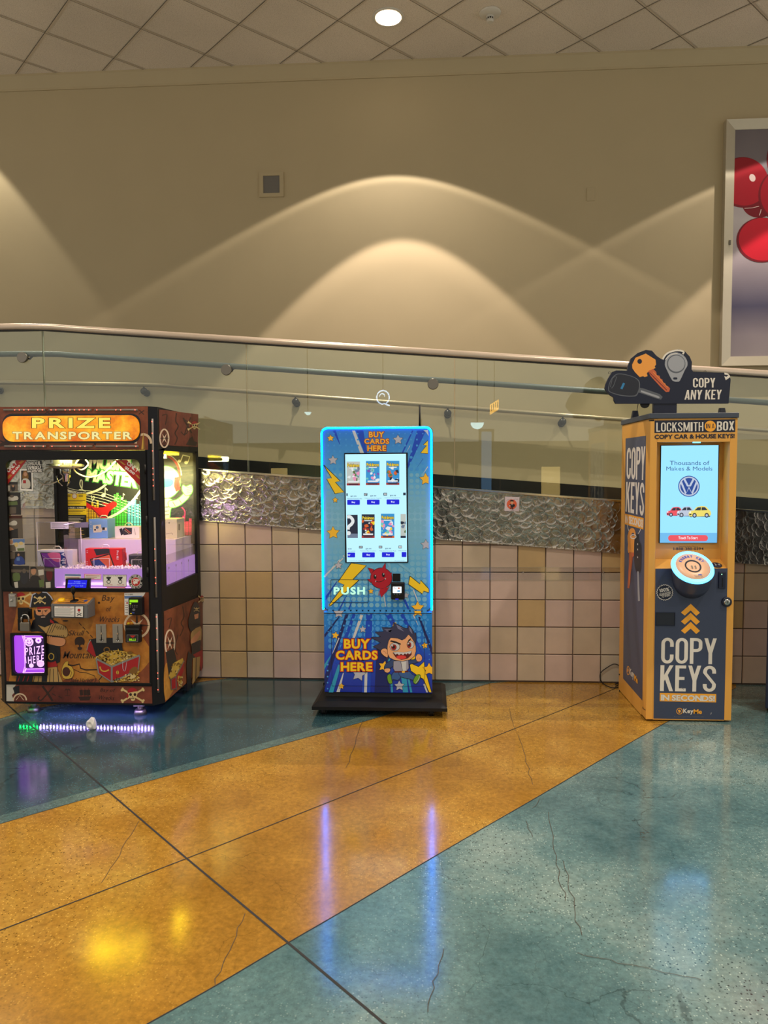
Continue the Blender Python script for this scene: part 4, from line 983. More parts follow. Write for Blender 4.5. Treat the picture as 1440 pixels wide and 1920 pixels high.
car('ks_red', 611, 745, 1356, 1432, 0); car('ks_silver', 696, 835, 1352, 1436, 0); car('ks_yellow', 792, 970, 1350, 1440, 0)
ar.rr('ks_red', 622, 1585, 948, 1635, 24); ar.text('ks_white', 'Touch To Start', 707, 1597, 864, 1618, .02)
sc = ar.done('touch_screen', KM)
b = B(); p0, p1 = un(1110+553/4.364, 640+1650/4.364, 1, YR), un(1110+1037/4.364, 640+847/4.364, 1, YR); box(b, p0.x-.002, p1.x+.002, YR-.0035, YR+.0125, p0.z, p1.z, .001); obj('screen_bezel', b, 'black', KM)
b = B(); lp = un(1298, 829, 1, YR); box(b, lp.x-.02, lp.x+.02, YL+.012, YL+.03, zs1-.006, zs1); obj('recess_lamp', b, 'ring_light', KM)
# --- header
ar = Art(1, YL-.0004, -1, K5)
ar.poly('vinyl_navy', [(512, 648), (1173, 638), (1172, 742), (511, 750)])
ar.block('vinyl_white', 'LOCKSMITH', 0, 0, 0, 0, .13, .16, quad=((526, 665), (911, 660), (911, 734), (526, 740))); ar.circ('vinyl_orange', 967, 694, 46, 45, 28); ar.block('vinyl_navy', 'IN A', 0, 0, 0, 0, .12, .14, quad=((934, 674), (1001, 673), (1001, 712), (934, 713)))
ar.block('vinyl_white', 'BOX', 0, 0, 0, 0, .15, .16, quad=((1022, 656), (1163, 653), (1162, 728), (1021, 733)))
ar.text('vinyl_navy', 'COPY CAR & HOUSE KEYS!', 0, 0, 0, 0, .035, quad=((513, 766), (1165, 757), (1165, 790), (513, 798)))
ar.done('header_print', KM)
b = B(); q = un(1110+466/4.364, 640+645/4.364, 1, YL); box(b, XL-.001, XL+.022, YL-.001, YL+.03, q.z-.006, q.z+.004); obj('latch', b, 'dark_metal', KM)
# --- navy front panel
ar = Art(1, YL-.0006, -1, K6)
ar.poly('kiosk_navy', [(490, 298), (1099, 295), (1070, 1573), (474, 1563)])
for k, y in enumerate((594, 670, 747)): ar.poly('vinyl_orange', [(788, y), (866, y+76), (834, y+102), (787, y+56), (738, y+100), (706, y+74)])
ar.block('vinyl_white', 'COPY', 0, 0, 0, 0, .135, .14, quad=((541, 880), (1008, 886), (1004, 1104), (537, 1098))); ar.block('vinyl_white', 'KEYS', 0, 0, 0, 0, .135, .14, quad=((533, 1112), (1003, 1118), (998, 1338), (528, 1330)))
ar.poly('vinyl_orange', [(527, 1346), (1003, 1356), (1002, 1426), (526, 1416)]); ar.text('vinyl_white', 'IN SECONDS!', 0, 0, 0, 0, .04, quad=((540, 1362), (990, 1371), (988, 1416), (539, 1407)), edges=[('ink_grey', .06)])
ar.circ('vinyl_orange', 693, 1500, 27, 27, 24); ar.circ('kiosk_navy', 693, 1500, 22, 22, 24); ar.circ('vinyl_orange', 690, 1496, 10, 9, 16); ar.poly('vinyl_orange', [(694, 1498), (704, 1494), (702, 1506), (690, 1516), (684, 1510)])
ar.text('vinyl_white', 'Key', 0, 0, 0, 0, .03, quad=((726, 1480), (808, 1482), (807, 1528), (725, 1526))); ar.text('vinyl_orange', 'Me', 0, 0, 0, 0, .03, quad=((814, 1485), (880, 1487), (879, 1522), (813, 1520)))
ar.text('ink_grey', 'Patents pending. keyme.com', 648, 1543, 897, 1552, .0); ar.line('vinyl_white', [(955, 1528), (962, 1512)], 3); ar.line('ink_grey', [(708, 1300), (730, 1318)], 3)
# guarantee seal
cx, cy = 568, 498
ar.poly('vinyl_white', [(cx+(72 if k % 2 else 65)*math.cos(math.pi*k/24), cy+(70 if k % 2 else 63)*math.sin(math.pi*k/24)) for k in range(48)]); ar.poly('vinyl_navy', [(cx+(67 if k % 2 else 60)*math.cos(math.pi*k/24), cy+(65 if k % 2 else 58)*math.sin(math.pi*k/24)) for k in range(48)])
ar.text('vinyl_white', '100%', 0, 0, 0, 0, .03, quad=((524, 470), (602, 456), (606, 484), (530, 497))); ar.text('vinyl_white', 'GUARANTEED', 0, 0, 0, 0, .02, quad=((520, 508), (620, 488), (621, 508), (524, 528))); ar.text('vinyl_white', 'TO WORK!', 0, 0, 0, 0, .02, quad=((540, 525), (612, 510), (615, 528), (544, 544)))
fp = ar.done('front_panel', KM)
# --- ring reader: drum growing out of the panel with a tilted glowing ring
cB = un(1220+622/8, 1020+545/8, 1, YL); cT = un(1220+628/8, 1020+352/8, 1, YL-.105)
nrm = Vector((0, -math.cos(R(47)), math.sin(R(47)))); ux = Vector((1, 0, 0)); uz = nrm.cross(ux); uz = -uz if uz.z < 0 else uz
b = B(); N = 48; ra, rb = .121, .114
rings = []
for s_ in (0, .35, .7, .92, 1.0):
    L = []
    for k in range(N):
        t_ = 2*math.pi*k/N
        pb = Vector((cB.x+rb*math.cos(t_), YL, cB.z+rb*math.sin(t_))); pt_ = cT+(ux*math.cos(t_)+uz*math.sin(t_))*ra
        q = pb.lerp(pt_, s_)
        if s_ in (.35, .7): q = q+(q-Vector((cB.lerp(cT, s_))))*.03
        L.append(b.verts.new(q))
    rings.append(L)
for A_, C_ in zip(rings, rings[1:]):
    for k in range(N): f = b.faces.new((A_[k], A_[(k+1) % N], C_[(k+1) % N], C_[k])); f.smooth = True
b.faces.new(rings[-1]); b.faces.new(rings[0][::-1])
dr = obj('key_reader', b, 'vinyl_slate', KM)
b = B(); lathe(b, cT, [(.122, -.006), (.124, .0), (.121, .008), (.111, .011), (.100, .009), (.097, .002)], nrm, 48); obj('light_ring', b, 'ring_light', dr)
b = B(); lathe(b, cT, [(.101, .0), (.100, .0105), (.05, .0115)], nrm, 48); fc = obj('face_plate', b, 'face_copper', dr)
b = B(); lathe(b, cT+nrm*.011, [(.047, 0), (.047, .004), (.041, .005), (.036, -.004), (.02, -.006)], nrm, 32); obj('key_slot', b, 'vinyl_navy', dr)
b = B(); lathe(b, cT+nrm*.0098, [(.033, 0), (.030, .001)], nrm, 24)
for dx_ in (-.008, .012):
    c_ = cT+nrm*.012+ux*dx_-uz*.008
    for u_, w_ in ((0, .004),):
        q = [c_+ux*(-w_)+uz*(-.012), c_+ux*w_+uz*(-.012), c_+ux*w_+uz*.01, c_+ux*(-w_)+uz*.01]
        prism(b, q, nrm*.004, mi=1)
obj('slot_jaws', b, ['black', 'chrome'], dr)
class Tilt(Art):
    """same drawing tools on the tilted face; coordinates in millimetres from its centre, y down"""
    def pt(s, x, y, k=None): return cT+nrm*(.0122+2e-5*(s.n if k is None else k))+ux*(x/1000)-uz*(y/1000)
tl = Tilt(1, 0, -1, (0, 0, 1))
for k, ch in enumerate('INSERT KEY'):
    if ch == ' ': continue
    a_ = R(-150+k*13.2); rr_ = 76; c, s_ = math.cos(a_+math.pi/2), math.sin(a_+math.pi/2); x, y = rr_*math.cos(a_), rr_*math.sin(a_)
    Q = [(x+u*c-v*s_, y+u*s_+v*c) for u, v in ((-5.5, -8), (5.5, -8), (5.5, 8), (-5.5, 8))]
    if ch == 'I': Q = [(x+u*c-v*s_, y+u*s_+v*c) for u, v in ((-2, -8), (2, -8), (2, 8), (-2, 8))]
    tl.text('print_blue', ch, 0, 0, 0, 0, .04, quad=Q)
for f in tl.bm.faces:
    f.normal_update()
    if f.normal.dot(nrm) < 0: f.normal_flip()
obj('face_lettering', tl.bm, tl.mats, fc, recalc=False)
tl = Tilt(1, 0, -1, (0, 0, 1)); tl.line('fob_dark', [(-12, 70), (36, 70)], 2); tl.poly('print_blue', [(12, 68), (16, 62), (26, 60), (34, 62), (38, 68)]); tl.text('fob_dark', 'TEETH UP', -10, 78, 36, 84, .02)
for f in tl.bm.faces:
    f.normal_update()
    if f.normal.dot(nrm) < 0: f.normal_flip()
obj('key_mark', tl.bm, tl.mats, fc, recalc=False)
# --- small fittings of the front
lx, lz = un(1220+1145/8, 1020+870/8, 1, YL-.01).x, un(1220+1145/8, 1020+870/8, 1, YL-.01).z
b = B(); lathe(b, (lx, YL, lz), [(.030, 0), (.030, .010), (.027, .013), (.022, .013)], (0, -1, 0), 32); lk = obj('door_lock', b, 'vinyl_navy', KM)
b = B(); lathe(b, (lx, YL-.010, lz), [(.020, 0), (.0195, .006), (.010, .0075)], (0, -1, 0), 28); box(b, lx-.0015, lx+.0015, YL-.0182, YL-.017, lz-.008, lz+.008, mi=1); obj('lock_core', b, ['chrome', 'black'], lk)
b = B(); s0, s1 = un(1220+1015/8, 1020+415/8, 1, YL), un(1220+1115/8, 1020+665/8, 1, YL); box(b, s0.x, s1.x, YL-.012, YL, s1.z, s0.z, .003); box(b, (s0.x+s1.x)/2-.003, (s0.x+s1.x)/2+.003, YL-.0125, YL-.011, s1.z+.01, s0.z-.035, mi=1); cs = obj('card_swipe', b, ['vinyl_navy', 'black'], KM)
b = B(); q = un(1220+1066/8, 1020+455/8, 1, YL-.012); cyl(b, (q.x, YL-.0135, q.z), (q.x, YL-.011, q.z), .0028, seg=10); obj('indicator', b, 'led_green', cs)
b = B(); s0, s1 = un(1120+493/4.5, 1000+666/4.5, 1, YL), un(1120+654/4.5, 1000+781/4.5, 1, YL); framed_hole(b, outer_for(s0.x, s1.x, s1.z, s0.z), rrect(s0.x+.004, s1.x-.004, s1.z+.004, s0.z-.004, .002), 1, YL-.005, YL); obj('outlet_frame', b, 'vinyl_navy', KM)
b = B(); box(b, s0.x+.003, s1.x-.003, YL-.0016, YL, s1.z+.003, s0.z-.003); obj('outlet_flap', b, 'fob_black', KM)
# contactless mark on the ledge
qs = un(1220+998/8, 1020+254/8, 1, -.79)
b = B(); nl = Vector((0, -.045, .107)).normalized(); lathe(b, Vector((qs.x, -.785, zs0+.018)), [(.030, -.001), (.030, .0012), (.027, .0016)], nl, 28); pad = obj('tap_pad', b, 'vinyl_navy', KM)
b = B(); c_ = Vector((qs.x, -.785, zs0+.018))+nl*.003; wl = nl.cross(Vector((1, 0, 0)))
for k in range(3): tube(b, [c_+Vector((.004+.005*k+.004*math.cos(R(a_)), 0, 0))+wl*(.006+.003*k)*math.sin(R(a_)) for a_ in range(-60, 61, 20)], .0009, 5)
tube(b, [c_+Vector((-.012, 0, 0))+wl*.010, c_+Vector((-.006, 0, 0)), c_+Vector((-.010, 0, 0))-wl*.012], .0022, 6); obj('tap_symbol', b, 'vinyl_white', pad)
# --- left side print
ar = Art(0, XL-.0004, -1, K5)
S6 = lambda x, y: ((1120+x/4.5-1110)*4.364, (1000+y/4.5-640)*4.364)
ar.poly('vinyl_slate', [(275, 795), (442, 772), S6(380, 1412), S6(217, 1225)])
ar.block('vinyl_white', 'COPY', 0, 0, 0, 0, .15, .12, quad=((286, 872), (438, 858), (431, 1136), (282, 1126))); ar.block('vinyl_white', 'KEYS', 0, 0, 0, 0, .15, .12, quad=((281, 1150), (430, 1156), (425, 1432), (274, 1392)))
ar.poly('vinyl_orange', [(272, 1410), (424, 1446), (422, 1540), (270, 1496)]); ar.text('vinyl_white', 'IN SECONDS!', 0, 0, 0, 0, .04, quad=((276, 1424), (418, 1460), (417, 1524), (275, 1482)))
ar.line('vinyl_white', [(292, 1500), (300, 1545), (322, 1582), (345, 1592), (370, 1585), (392, 1555), (398, 1535)], 5, 3)
# hanging keys
ar.poly('key_gold', [(312, 1536), (340, 1530), (356, 1560), (362, 1630), (352, 1690), S6(322, 160), S6(262, 165), (296, 1660), (292, 1590)], 2); ar.circ('vinyl_slate', 336, 1580, 12, 14)
ar.poly('key_rust', [S6(268, 160), S6(320, 162), S6(312, 190), S6(300, 200), S6(290, 300), S6(284, 330), S6(280, 400), S6(270, 465), S6(256, 460), S6(262, 360), S6(268, 250)]); ar.line('key_gold', [S6(286, 165), S6(270, 440)], 3)
ar.poly('fob_black', [(352, 1600), (380, 1575), (388, 1640), S6(372, 100), S6(372, 260), S6(362, 330), S6(330, 325), S6(312, 240), (346, 1690)], 2)
for y in (90, 135, 200): ar.poly('vinyl_white', [S6(338, y-6), S6(344, y-4), S6(345, y+8), S6(339, y+8)])
ar.poly('fob_grey', [S6(338, 320), S6(352, 322), S6(362, 570), S6(344, 572)]); ar.ring('vinyl_white', 340, 1598, 22, 7, 16, 0, 360, 16)
ar.circ('vinyl_orange', *S6(262, 1158), 12, 38, 20); ar.circ('vinyl_slate', *S6(262, 1158), 8, 30, 20); ar.circ('vinyl_orange', *S6(261, 1155), 4, 14, 12)
ar.text('vinyl_white', 'Key', 0, 0, 0, 0, .04, quad=(S6(276, 1138), S6(311, 1166), S6(309, 1240), S6(274, 1205))); ar.text('vinyl_orange', 'Me', 0, 0, 0, 0, .04, quad=(S6(314, 1190), S6(342, 1216), S6(341, 1268), S6(313, 1240)))
ar.text('ink_grey', 'keyme.com', 0, 0, 0, 0, 0, quad=(S6(272, 1240), S6(326, 1294), S6(325, 1304), S6(271, 1250)))
ar.line('vinyl_navy', [S6(386, 1462), S6(386, 1478), S6(410, 1492)], 4)
ar.done('side_print', KM)
# --- cut-out sign on top
YS = -.62
ar = Art(1, YS-.012, -1, K5)
OUT = [(105, 385), (112, 350), (135, 300), (165, 250), (200, 238), (290, 240), (297, 195), (320, 140), (375, 95), (440, 70), (490, 76), (530, 120), (575, 150), (600, 110), (650, 75), (710, 65), (760, 82), (800, 125), (818, 170), (815, 230), (830, 250), (1085, 257), (1122, 275), (1135, 310), (1128, 400), (1118, 508), (195, 510), (180, 485), (178, 458), (150, 440), (120, 410)]
b = B(); prism(b, [ar.pt(x, y, 0) for x, y in OUT], (0, .02, 0)); p0, p1 = un(1110+508/4.364, 0, 1, YS).x, un(1110+698/4.364, 0, 1, YS).x
sg = obj('sign_board', b, 'vinyl_navy', KM)
p0, p1 = ar.pt(508, 545, 0), ar.pt(698, 545, 0)
b = B(); box(b, p0.x, p1.x, YS-.006, YS+.03, ZT+.03, ar.pt(600, 500, 0).z, .003); obj('sign_post', b, 'vinyl_navy', KM)
# car key
ar.poly('fob_dark', [(132, 400), (150, 320), (190, 272), (240, 264), (330, 285), (385, 320), (392, 375), (370, 440), (330, 452), (250, 448), (180, 430)], 3); ar.poly('fob_black', [(138, 398), (155, 322), (192, 278), (240, 270), (328, 290), (378, 324), (385, 375), (364, 432), (328, 444), (250, 440), (182, 424)], 3)
ar.line('fob_dark', [(150, 375), (166, 305), (190, 282), (202, 292), (176, 365), (160, 384)], 5); ar.line('fob_blue', [(240, 390), (262, 342)], 18)
ar.poly('fob_dark', [(388, 380), (420, 385), (555, 432), (578, 455), (565, 476), (540, 472), (372, 415)]); ar.poly('fob_grey', [(400, 400), (540, 446), (556, 458), (545, 466), (400, 415)])
# house key
ar.poly('key_gold', [(328, 190), (356, 134), (440, 100), (520, 150), (524, 190), (512, 205), (520, 218), (500, 228), (492, 240), (470, 238), (448, 262), (455, 285), (430, 292), (418, 285), (390, 292), (350, 250), (330, 220)]); ar.circ('vinyl_navy', 390, 164, 19, 20, 20)
ar.poly('key_rust', [(458, 245), (500, 225), (525, 250), (530, 275), (552, 282), (560, 305), (575, 312), (582, 335), (600, 345), (604, 360), (622, 368), (638, 385), (632, 412), (605, 415), (560, 372), (480, 285)]); ar.line('print_maroon', [(468, 255), (612, 400)], 6); ar.line('key_gold', [(500, 250), (620, 378)], 4)
# key fob disc
ar.poly('fob_grey', [(596, 190), (610, 130), (650, 96), (700, 92), (752, 118), (778, 160), (780, 200), (760, 235), (720, 320), (700, 330), (672, 328), (650, 310), (615, 240)], 3); ar.circ('fob_dark', 688, 185, 76, 76, 36); ar.circ('fob_grey', 690, 182, 68, 66, 36); ar.rr('vinyl_navy', 664, 295, 698, 313, 8)
ar.line('vinyl_white', [(578, 148), (600, 112), (640, 86), (700, 74), (750, 84), (742, 104)], 14, 3)
ar.line('vinyl_white', [(600, 150), (640, 112), (700, 98)], 5, 3)
ar.poly('vinyl_white', [(1082, 256), (1108, 260), (1130, 282), (1105, 274), (1085, 272)]); ar.poly('vinyl_white', [(1082, 285), (1100, 290), (1120, 275), (1132, 290), (1118, 302), (1094, 318)])
ar.done('key_picture', sg)
ar = Art(1, YS-.012, -1, K5); ar.block('vinyl_white', 'COPY', 826, 300, 1008, 378, .15, .14); ar.block('vinyl_white', 'ANY KEY', 0, 0, 0, 0, .15, .14, quad=((764, 398), (1062, 396), (1056, 474), (756, 477))); ar.done('sign_lettering', sg)
b = B(); q = ar.pt(445, 505, 0); lathe(b, Vector((q.x, YS+.02, q.z)), [(.03, -.004), (.03, .004)], (0, 1, 0), 24); obj('bracket', b, 'dark_metal', sg)
for x, y in ((143, 256), (928, 248)):
    b = B(); c_ = ar.pt(x, y, 0); tube(b, [c_+Vector((.007*math.cos(R(t_)), .006, .007*math.sin(R(t_)))) for t_ in range(0, 361, 40)], .0014, 6); obj('hanging_ring', b, 'dark_metal', sg)
for x, yy in ((352, -.30), (1062, -.45)):
    q = un(1110+x/4.364, 640+590/4.364, 1, yy); b = B(); zc = ZT+.031
    lo = rrect(q.x-.026, q.x+.026, yy-.02, yy+.02, .005, 3); hi = rrect(q.x-.017, q.x+.017, yy-.013, yy+.013, .005, 3); v0 = [b.verts.new((x_, y_, zc)) for x_, y_ in lo]; v1 = [b.verts.new((x_, y_, zc+.058)) for x_, y_ in hi]; n_ = len(v0)
    for k in range(n_): b.faces.new((v0[k], v0[(k+1) % n_], v1[(k+1) % n_], v1[k]))
    b.faces.new(v0[::-1]); b.faces.new(v1)
    for k in (-1, 0, 1): cyl(b, (q.x+k*.007, yy-.0165, zc+.022), (q.x+k*.007, yy-.0195, zc+.022), .002, seg=8, mi=1)
    lug = obj('lifting_lug', b, ['fob_black', 'chrome'], KM)
q0, q1 = un(1110+372/4.364, 640+575/4.364, 1, -.30), ar.pt(385, 508, 0)
b = B(); tube(b, [(q0.x, -.30, ZT+.085), ((q0.x+q1.x)/2, -.44, (ZT+.085+q1.z)/2-.01), (q1.x, YS+.01, q1.z)], .002, 6); obj('wire', b, 'black', KM)
# ---- power cord on the floor
cz = lambda x, y: un(1120+x/4.5, 1000+y/4.5, 1, -.012)
W_ = [cz(190, 1128), cz(168, 1108), cz(140, 1103), cz(110, 1115), cz(50, 1155), cz(26, 1185), cz(24, 1225), cz(40, 1255)]
pts = [(XL-.006, -.2, cz(190, 1135).z)]+[tuple(p) for p in W_]+[tuple(un(1120+x/4.5, 1000+y/4.5, 2, .006)) for x, y in ((75, 1285), (130, 1302), (188, 1302))]
pts += [(XL-.006, -.21, .006)]
for i in range(1, len(W_)+1): pts[i] = (pts[i][0], pts[i][1], max(pts[i][2], .006))
def smooth3(P, k=5):
    out = []; n = len(P)
    for i in range(n-1):
        a_, b_, c_, d_ = (Vector(P[min(max(i+j-1, 0), n-1)]) for j in range(4))
        for q in range(k):
            t_ = q/k; out.append(.5*(2*b_+(c_-a_)*t_+(2*a_-5*b_+4*c_-d_)*t_*t_+(3*b_-a_-3*c_+d_)*t_**3))
    return out+[Vector(P[-1])]
b = B(); tube(b, smooth3(pts), .0032, 8)
l2 = [cz(190, 1248), cz(165, 1256), cz(148, 1275), cz(158, 1290), cz(185, 1294)]
tube(b, smooth3([(XL-.006, -.1, l2[0].z)]+[(p.x, p.y-.015, max(p.z, .006)) for p in l2]+[(XL-.006, -.1, .006)]), .0028, 8)
obj('power_cord', b, 'black', label='thin black power cord looping out behind the key kiosk', cat='power cord')

# ================================================================== CLAW MACHINE
def parchment(name, c0, c1, c2, sc=2.6):
    m = mat(name, c1, .45); nt = m.node_tree; p = nt.nodes['Principled BSDF']
    tc = nt.nodes.new('ShaderNodeTexCoord').outputs['Object']
    c = noise_ramp(nt, tc, sc, 7, [(.32, S(*c0)), (.5, S(*c1)), (.68, S(*c2))], .66)
    f = noise_ramp(nt, tc, 26, 4, [(.3, (.72, .68, .62, 1)), (.6, (1.05, 1.05, 1.05, 1))])
    nt.links.new(mixc(nt, .8, c, f, 'MULTIPLY'), p.inputs['Base Color'])
parchment('map_gold', (126, 58, 22), (172, 108, 36), (196, 138, 54)); parchment('map_brown', (78, 30, 18), (124, 62, 34), (146, 82, 46)); parchment('map_red', (70, 24, 18), (104, 44, 30), (128, 64, 42))
def marquee():
    m = emat('marquee_glow', (236, 138, 10), 1.15); nt = m.node_tree; p = nt.nodes['Principled BSDF']
    tc = nt.nodes.new('ShaderNodeTexCoord').outputs['Object']
    c = noise_ramp(nt, tc, 9, 6, [(.3, S(206, 92, 4)), (.5, S(240, 146, 10)), (.7, S(255, 190, 40))], .65); nt.links.new(c, p.inputs['Emission Color'])
marquee()
emat('marquee_letter', (250, 226, 90), 1.1); emat('marquee_pale', (240, 226, 150), 1.05); mat('print_brown', (66, 28, 14), .5); mat('map_ink', (46, 24, 14), .5); mat('bone', (206, 180, 120), .5); mat('cloth_tan', (176, 140, 82), .5); mat('chest_red', (158, 26, 30), .45); mat('coin', (196, 158, 60), .4); mat('coin_dark', (120, 84, 30), .5)
mat('arm_skin', (206, 140, 96), .5); mat('cream_ring', (206, 182, 150), .5); mat('poster_black', (16, 18, 16), .4); mat('poster_lime', (246, 250, 214), .4); mat('poster_green', (70, 190, 70), .4); mat('poster_yellow', (236, 196, 40), .4); mat('poster_blue', (90, 190, 220), .4); mat('poster_red', (200, 24, 24), .4); mat('poster_pink', (220, 40, 110), .4)
mat('robot_cream', (226, 218, 190), .4); mat('visor_blue', (50, 140, 170), .3); mat('notice_yellow', (236, 204, 10), .5); mat('paper', (226, 222, 216), .6); mat('display_white', (222, 206, 238), .45); mat('steel_plate', (168, 168, 164), .3, .85); mat('console_grey', (104, 104, 106), .45); mat('ribbon_red', (176, 30, 26), .45)
emat('lcd_blue', (12, 20, 226), 1.0); emat('lcd_text', (150, 180, 255), 1.0); emat('lcd_green', (150, 220, 20), 1.0); emat('led_red', (255, 90, 70), 4); mat('strip_grey', (126, 118, 108), .4)
emat('chute_purple', (160, 66, 216), 1.25); emat('chute_bright', (240, 176, 255), 1.7); emat('chute_deep', (84, 24, 130), .8); emat('chute_dark', (60, 18, 92), .6); emat('under_led', (176, 150, 255), 420); emat('under_green', (10, 255, 100), 130)
emat('lamp_yellow', (255, 214, 20), 24.0); emat('bin_glow', (206, 150, 240), .72); emat('lamp_magenta', (226, 120, 255), 5.0); mat('box_blue', (120, 168, 240), .4); mat('box_red', (204, 28, 34), .4); mat('box_white', (232, 228, 230), .4); mat('box_dark', (40, 40, 46), .4); mat('box_cream', (216, 208, 190), .5); mat('tablet_purple', (150, 70, 170), .35); mat('tablet_pink', (236, 110, 150), .35); mat('tablet_orange', (226, 96, 60), .35)
mat('button_yellow', (246, 196, 10), .35); mat('photo_dark', (38, 34, 32), .45); mat('photo_mid', (96, 84, 72), .45); mat('photo_sky', (90, 120, 170), .45); mat('photo_light', (190, 184, 172), .45); mat('photo_face', (176, 130, 100), .45); mat('photo_blue', (40, 60, 130), .45); mat('photo_green', (90, 106, 60), .45)
glass_mat('acrylic', (.97, .97, .98), .8); mat('acrylic_edge', (220, 214, 224), .3)
YP = -.91; YW = -.05
K1 = (0, 740, 3.6); K2 = (0, 1080, 3.6); K7 = (0, 850, 4.966); K9 = (0, 1100, 4.966); K10 = (270, 740, 3.2)
PXL, PXR = un(9, 1290, 1, YP).x, un(286, 1290, 1, YP).x
XS = PXR+.052; XSL = PXL-.052; YC = YP+.052
PZ0, PZ1 = un(150, 1321, 1, YP).z, un(140, 763, 1, YP).z
ZW0, ZW1 = un(150, 1106.5, 1, YP).z, un(140, 844.5, 1, YP).z       # window storey
PM = thing('claw_machine', ((PXL+PXR)/2, -.46, 0), 'pirate themed prize claw machine glowing yellow and purple, at the left', 'claw machine')
foot = [(PXL, YP), (PXR, YP), (XS, YC), (XS, YW), (XSL, YW), (XSL, YC)]
def shell(name, z0, z1, inset=0, m='black'):
    b = B(); prism(b, [(x, y, z0) for x, y in foot], (0, 0, z1-z0)); return obj(name, b, m, PM)
lowc = shell('lower_cabinet', PZ0, ZW0); head = shell('header', ZW1, PZ1)
# corner posts of the window storey
def post(name, pts):
    b = B(); prism(b, [(x, y, ZW0) for x, y in pts], (0, 0, ZW1-ZW0)); return obj(name, b, 'black', PM)
w = .03
post('corner_post', [(PXR-.012, YP), (PXR, YP), (XS, YC), (XS, YC+.02), (XS-w, YC+.02), (PXR-.012, YP+w)]); post('corner_post', [(PXL+.012, YP), (PXL+.012, YP+w), (XSL+w, YC+.02), (XSL, YC+.02), (XSL, YC), (PXL, YP)])
post('corner_post', [(XS, YW), (XS, YW-.04), (XS-.03, YW-.04), (XS-.03, YW)]); post('corner_post', [(XSL, YW), (XSL+.085, YW), (XSL+.085, YW-.03), (XSL, YW-.05)])
# door frame with the big rounded window
def pz(x, y, ax, v): return un(x, y, ax, v)
wl0, wl1, wr0, wr1 = un(12.5, 870, 1, YP).x, un(20.5, 1095, 1, YP).x, un(263, 870, 1, YP).x, un(268.5, 1095, 1, YP).x
WX0, WX1 = (wl0+wl1)/2, (wr0+wr1)/2; WZ0, WZ1 = un(150, 1103, 1, YP).z, un(140, 862, 1, YP).z
b = B(); framed_hole(b, outer_for(PXL+.006, PXR-.006, ZW0+.003, ZW1-.003), rrect(WX0, WX1, WZ0, WZ1, .035), 1, YP-.012, YP+.03); dfr = obj('door_frame', b, 'black', PM)
b = B(); box(b, WX0-.01, WX1+.01, YP+.006, YP+.011, WZ0-.01, WZ1+.01); obj('window_pane', b, 'window_glass', dfr)
for z in (ZW0+.12, (ZW0+ZW1)/2, ZW1-.12):
    b = B(); cyl(b, (PXR-.008, YP-.014, z-.03), (PXR-.008, YP-.014, z+.03), .007, seg=10); obj('hinge', b, 'dark_metal', dfr)
SZ0, SZ1 = un(340, 1130, 0, XS).z, un(340, 842, 0, XS).z
sy0, sy1 = un(309, 950, 0, XS).y, un(368.5, 950, 0, XS).y
for xs, nm in ((XS, 1), (XSL, -1)):
    b = B(); framed_hole(b, outer_for(YC+.005, YW-.002, ZW0-.16 if nm > 0 else ZW0, ZW1), rrect(sy0, sy1, SZ0 if nm > 0 else ZW0+.02, SZ1, .045), 0, xs-nm*.02, xs+nm*.001)
    sf = obj('side_frame', b, 'black', PM)
    b = B(); box(b, xs-.012, xs-.008, sy0-.01, sy1+.01, SZ0 if nm > 0 else ZW0, SZ1+.01)
    obj('side_pane', b, 'window_glass', sf)
# --- header print and marquee
ar = Art(1, YP-.0006, -1, K1)
ar.poly('map_brown', [(0, 82), (-60, 82), (-50, 372), (1000, 372), (998, 80)])
ar.line('map_ink', [(0, 310), (30, 325), (90, 318), (130, 330)], 10); ar.poly('map_ink', [(0, 330), (60, 300), (95, 322), (40, 345), (0, 350)])
for x, y in ((320, 118), (640, 335), (955, 120)): ar.line('map_ink', [(x-18, y+12), (x+18, y-14)], 6); ar.line('map_ink', [(x-14, y-16), (x+16, y+14)], 6)
ar.ring('cream_ring', 968, 330, 52, 16, 62, 180, 360); ar.poly('coin_dark', [(968, 250), (982, 368), (954, 368)]); ar.poly('coin', [(968, 250), (968, 368), (954, 368)])
ar.poly('print_black', rrect(18, 950, 128, 328, 62, 8))
ar.done('header_print', head)
b = B(); q0, q1 = un(28/3.6, 740+318/3.6, 1, YP), un(940/3.6, 740+138/3.6, 1, YP); lp = rrect(q0.x, q1.x, q0.z, q1.z, .062, 8); prism(b, [(x, YP-.012, z) for x, z in lp], (0, .012, 0)); mq = obj('marquee', b, 'marquee_glow', head)
ar = Art(1, YP-.0126, -1, K1)
ar.text('marquee_letter', 'PRIZE', 222, 160, 740, 222, .035, gap=.24, edges=[('print_brown', .06)]); ar.text('marquee_pale', 'TRANSPORTER', 88, 252, 886, 300, .035, gap=.2, edges=[('print_brown', .06)])
ar.done('marquee_lettering', mq)
def ledbar(pa, pb, n, parent, r=.0065, seed=1):
    b = B(); tube(b, [pa, pb], r, 8); rnd = random.Random(seed)
    for k in range(n):
        c_ = Vector(pa).lerp(Vector(pb), (k+.5)/n)
        if rnd.random() < .62: lathe(b, c_+Vector((0, -r*.9, 0)), [(.0034, 0), (.0026, .0016)], (0, -1, 0), 8, mi=1)
    obj('led_strip', b, ['strip_grey', 'led_red'], parent)
for k, (x0, x1) in enumerate(((25, 305), (332, 618), (640, 930))):
    for y, d in ((103, 0), (349, 6)):
        ledbar(un((x0+d)/3.6, 740+y/3.6, 1, YP-.004), un((x1+d)/3.6, 740+y/3.6, 1, YP-.004), 9, head, seed=k*7+d)
cxm, cym = (PXR+XS)/2+.003, (YP+YC)/2-.003
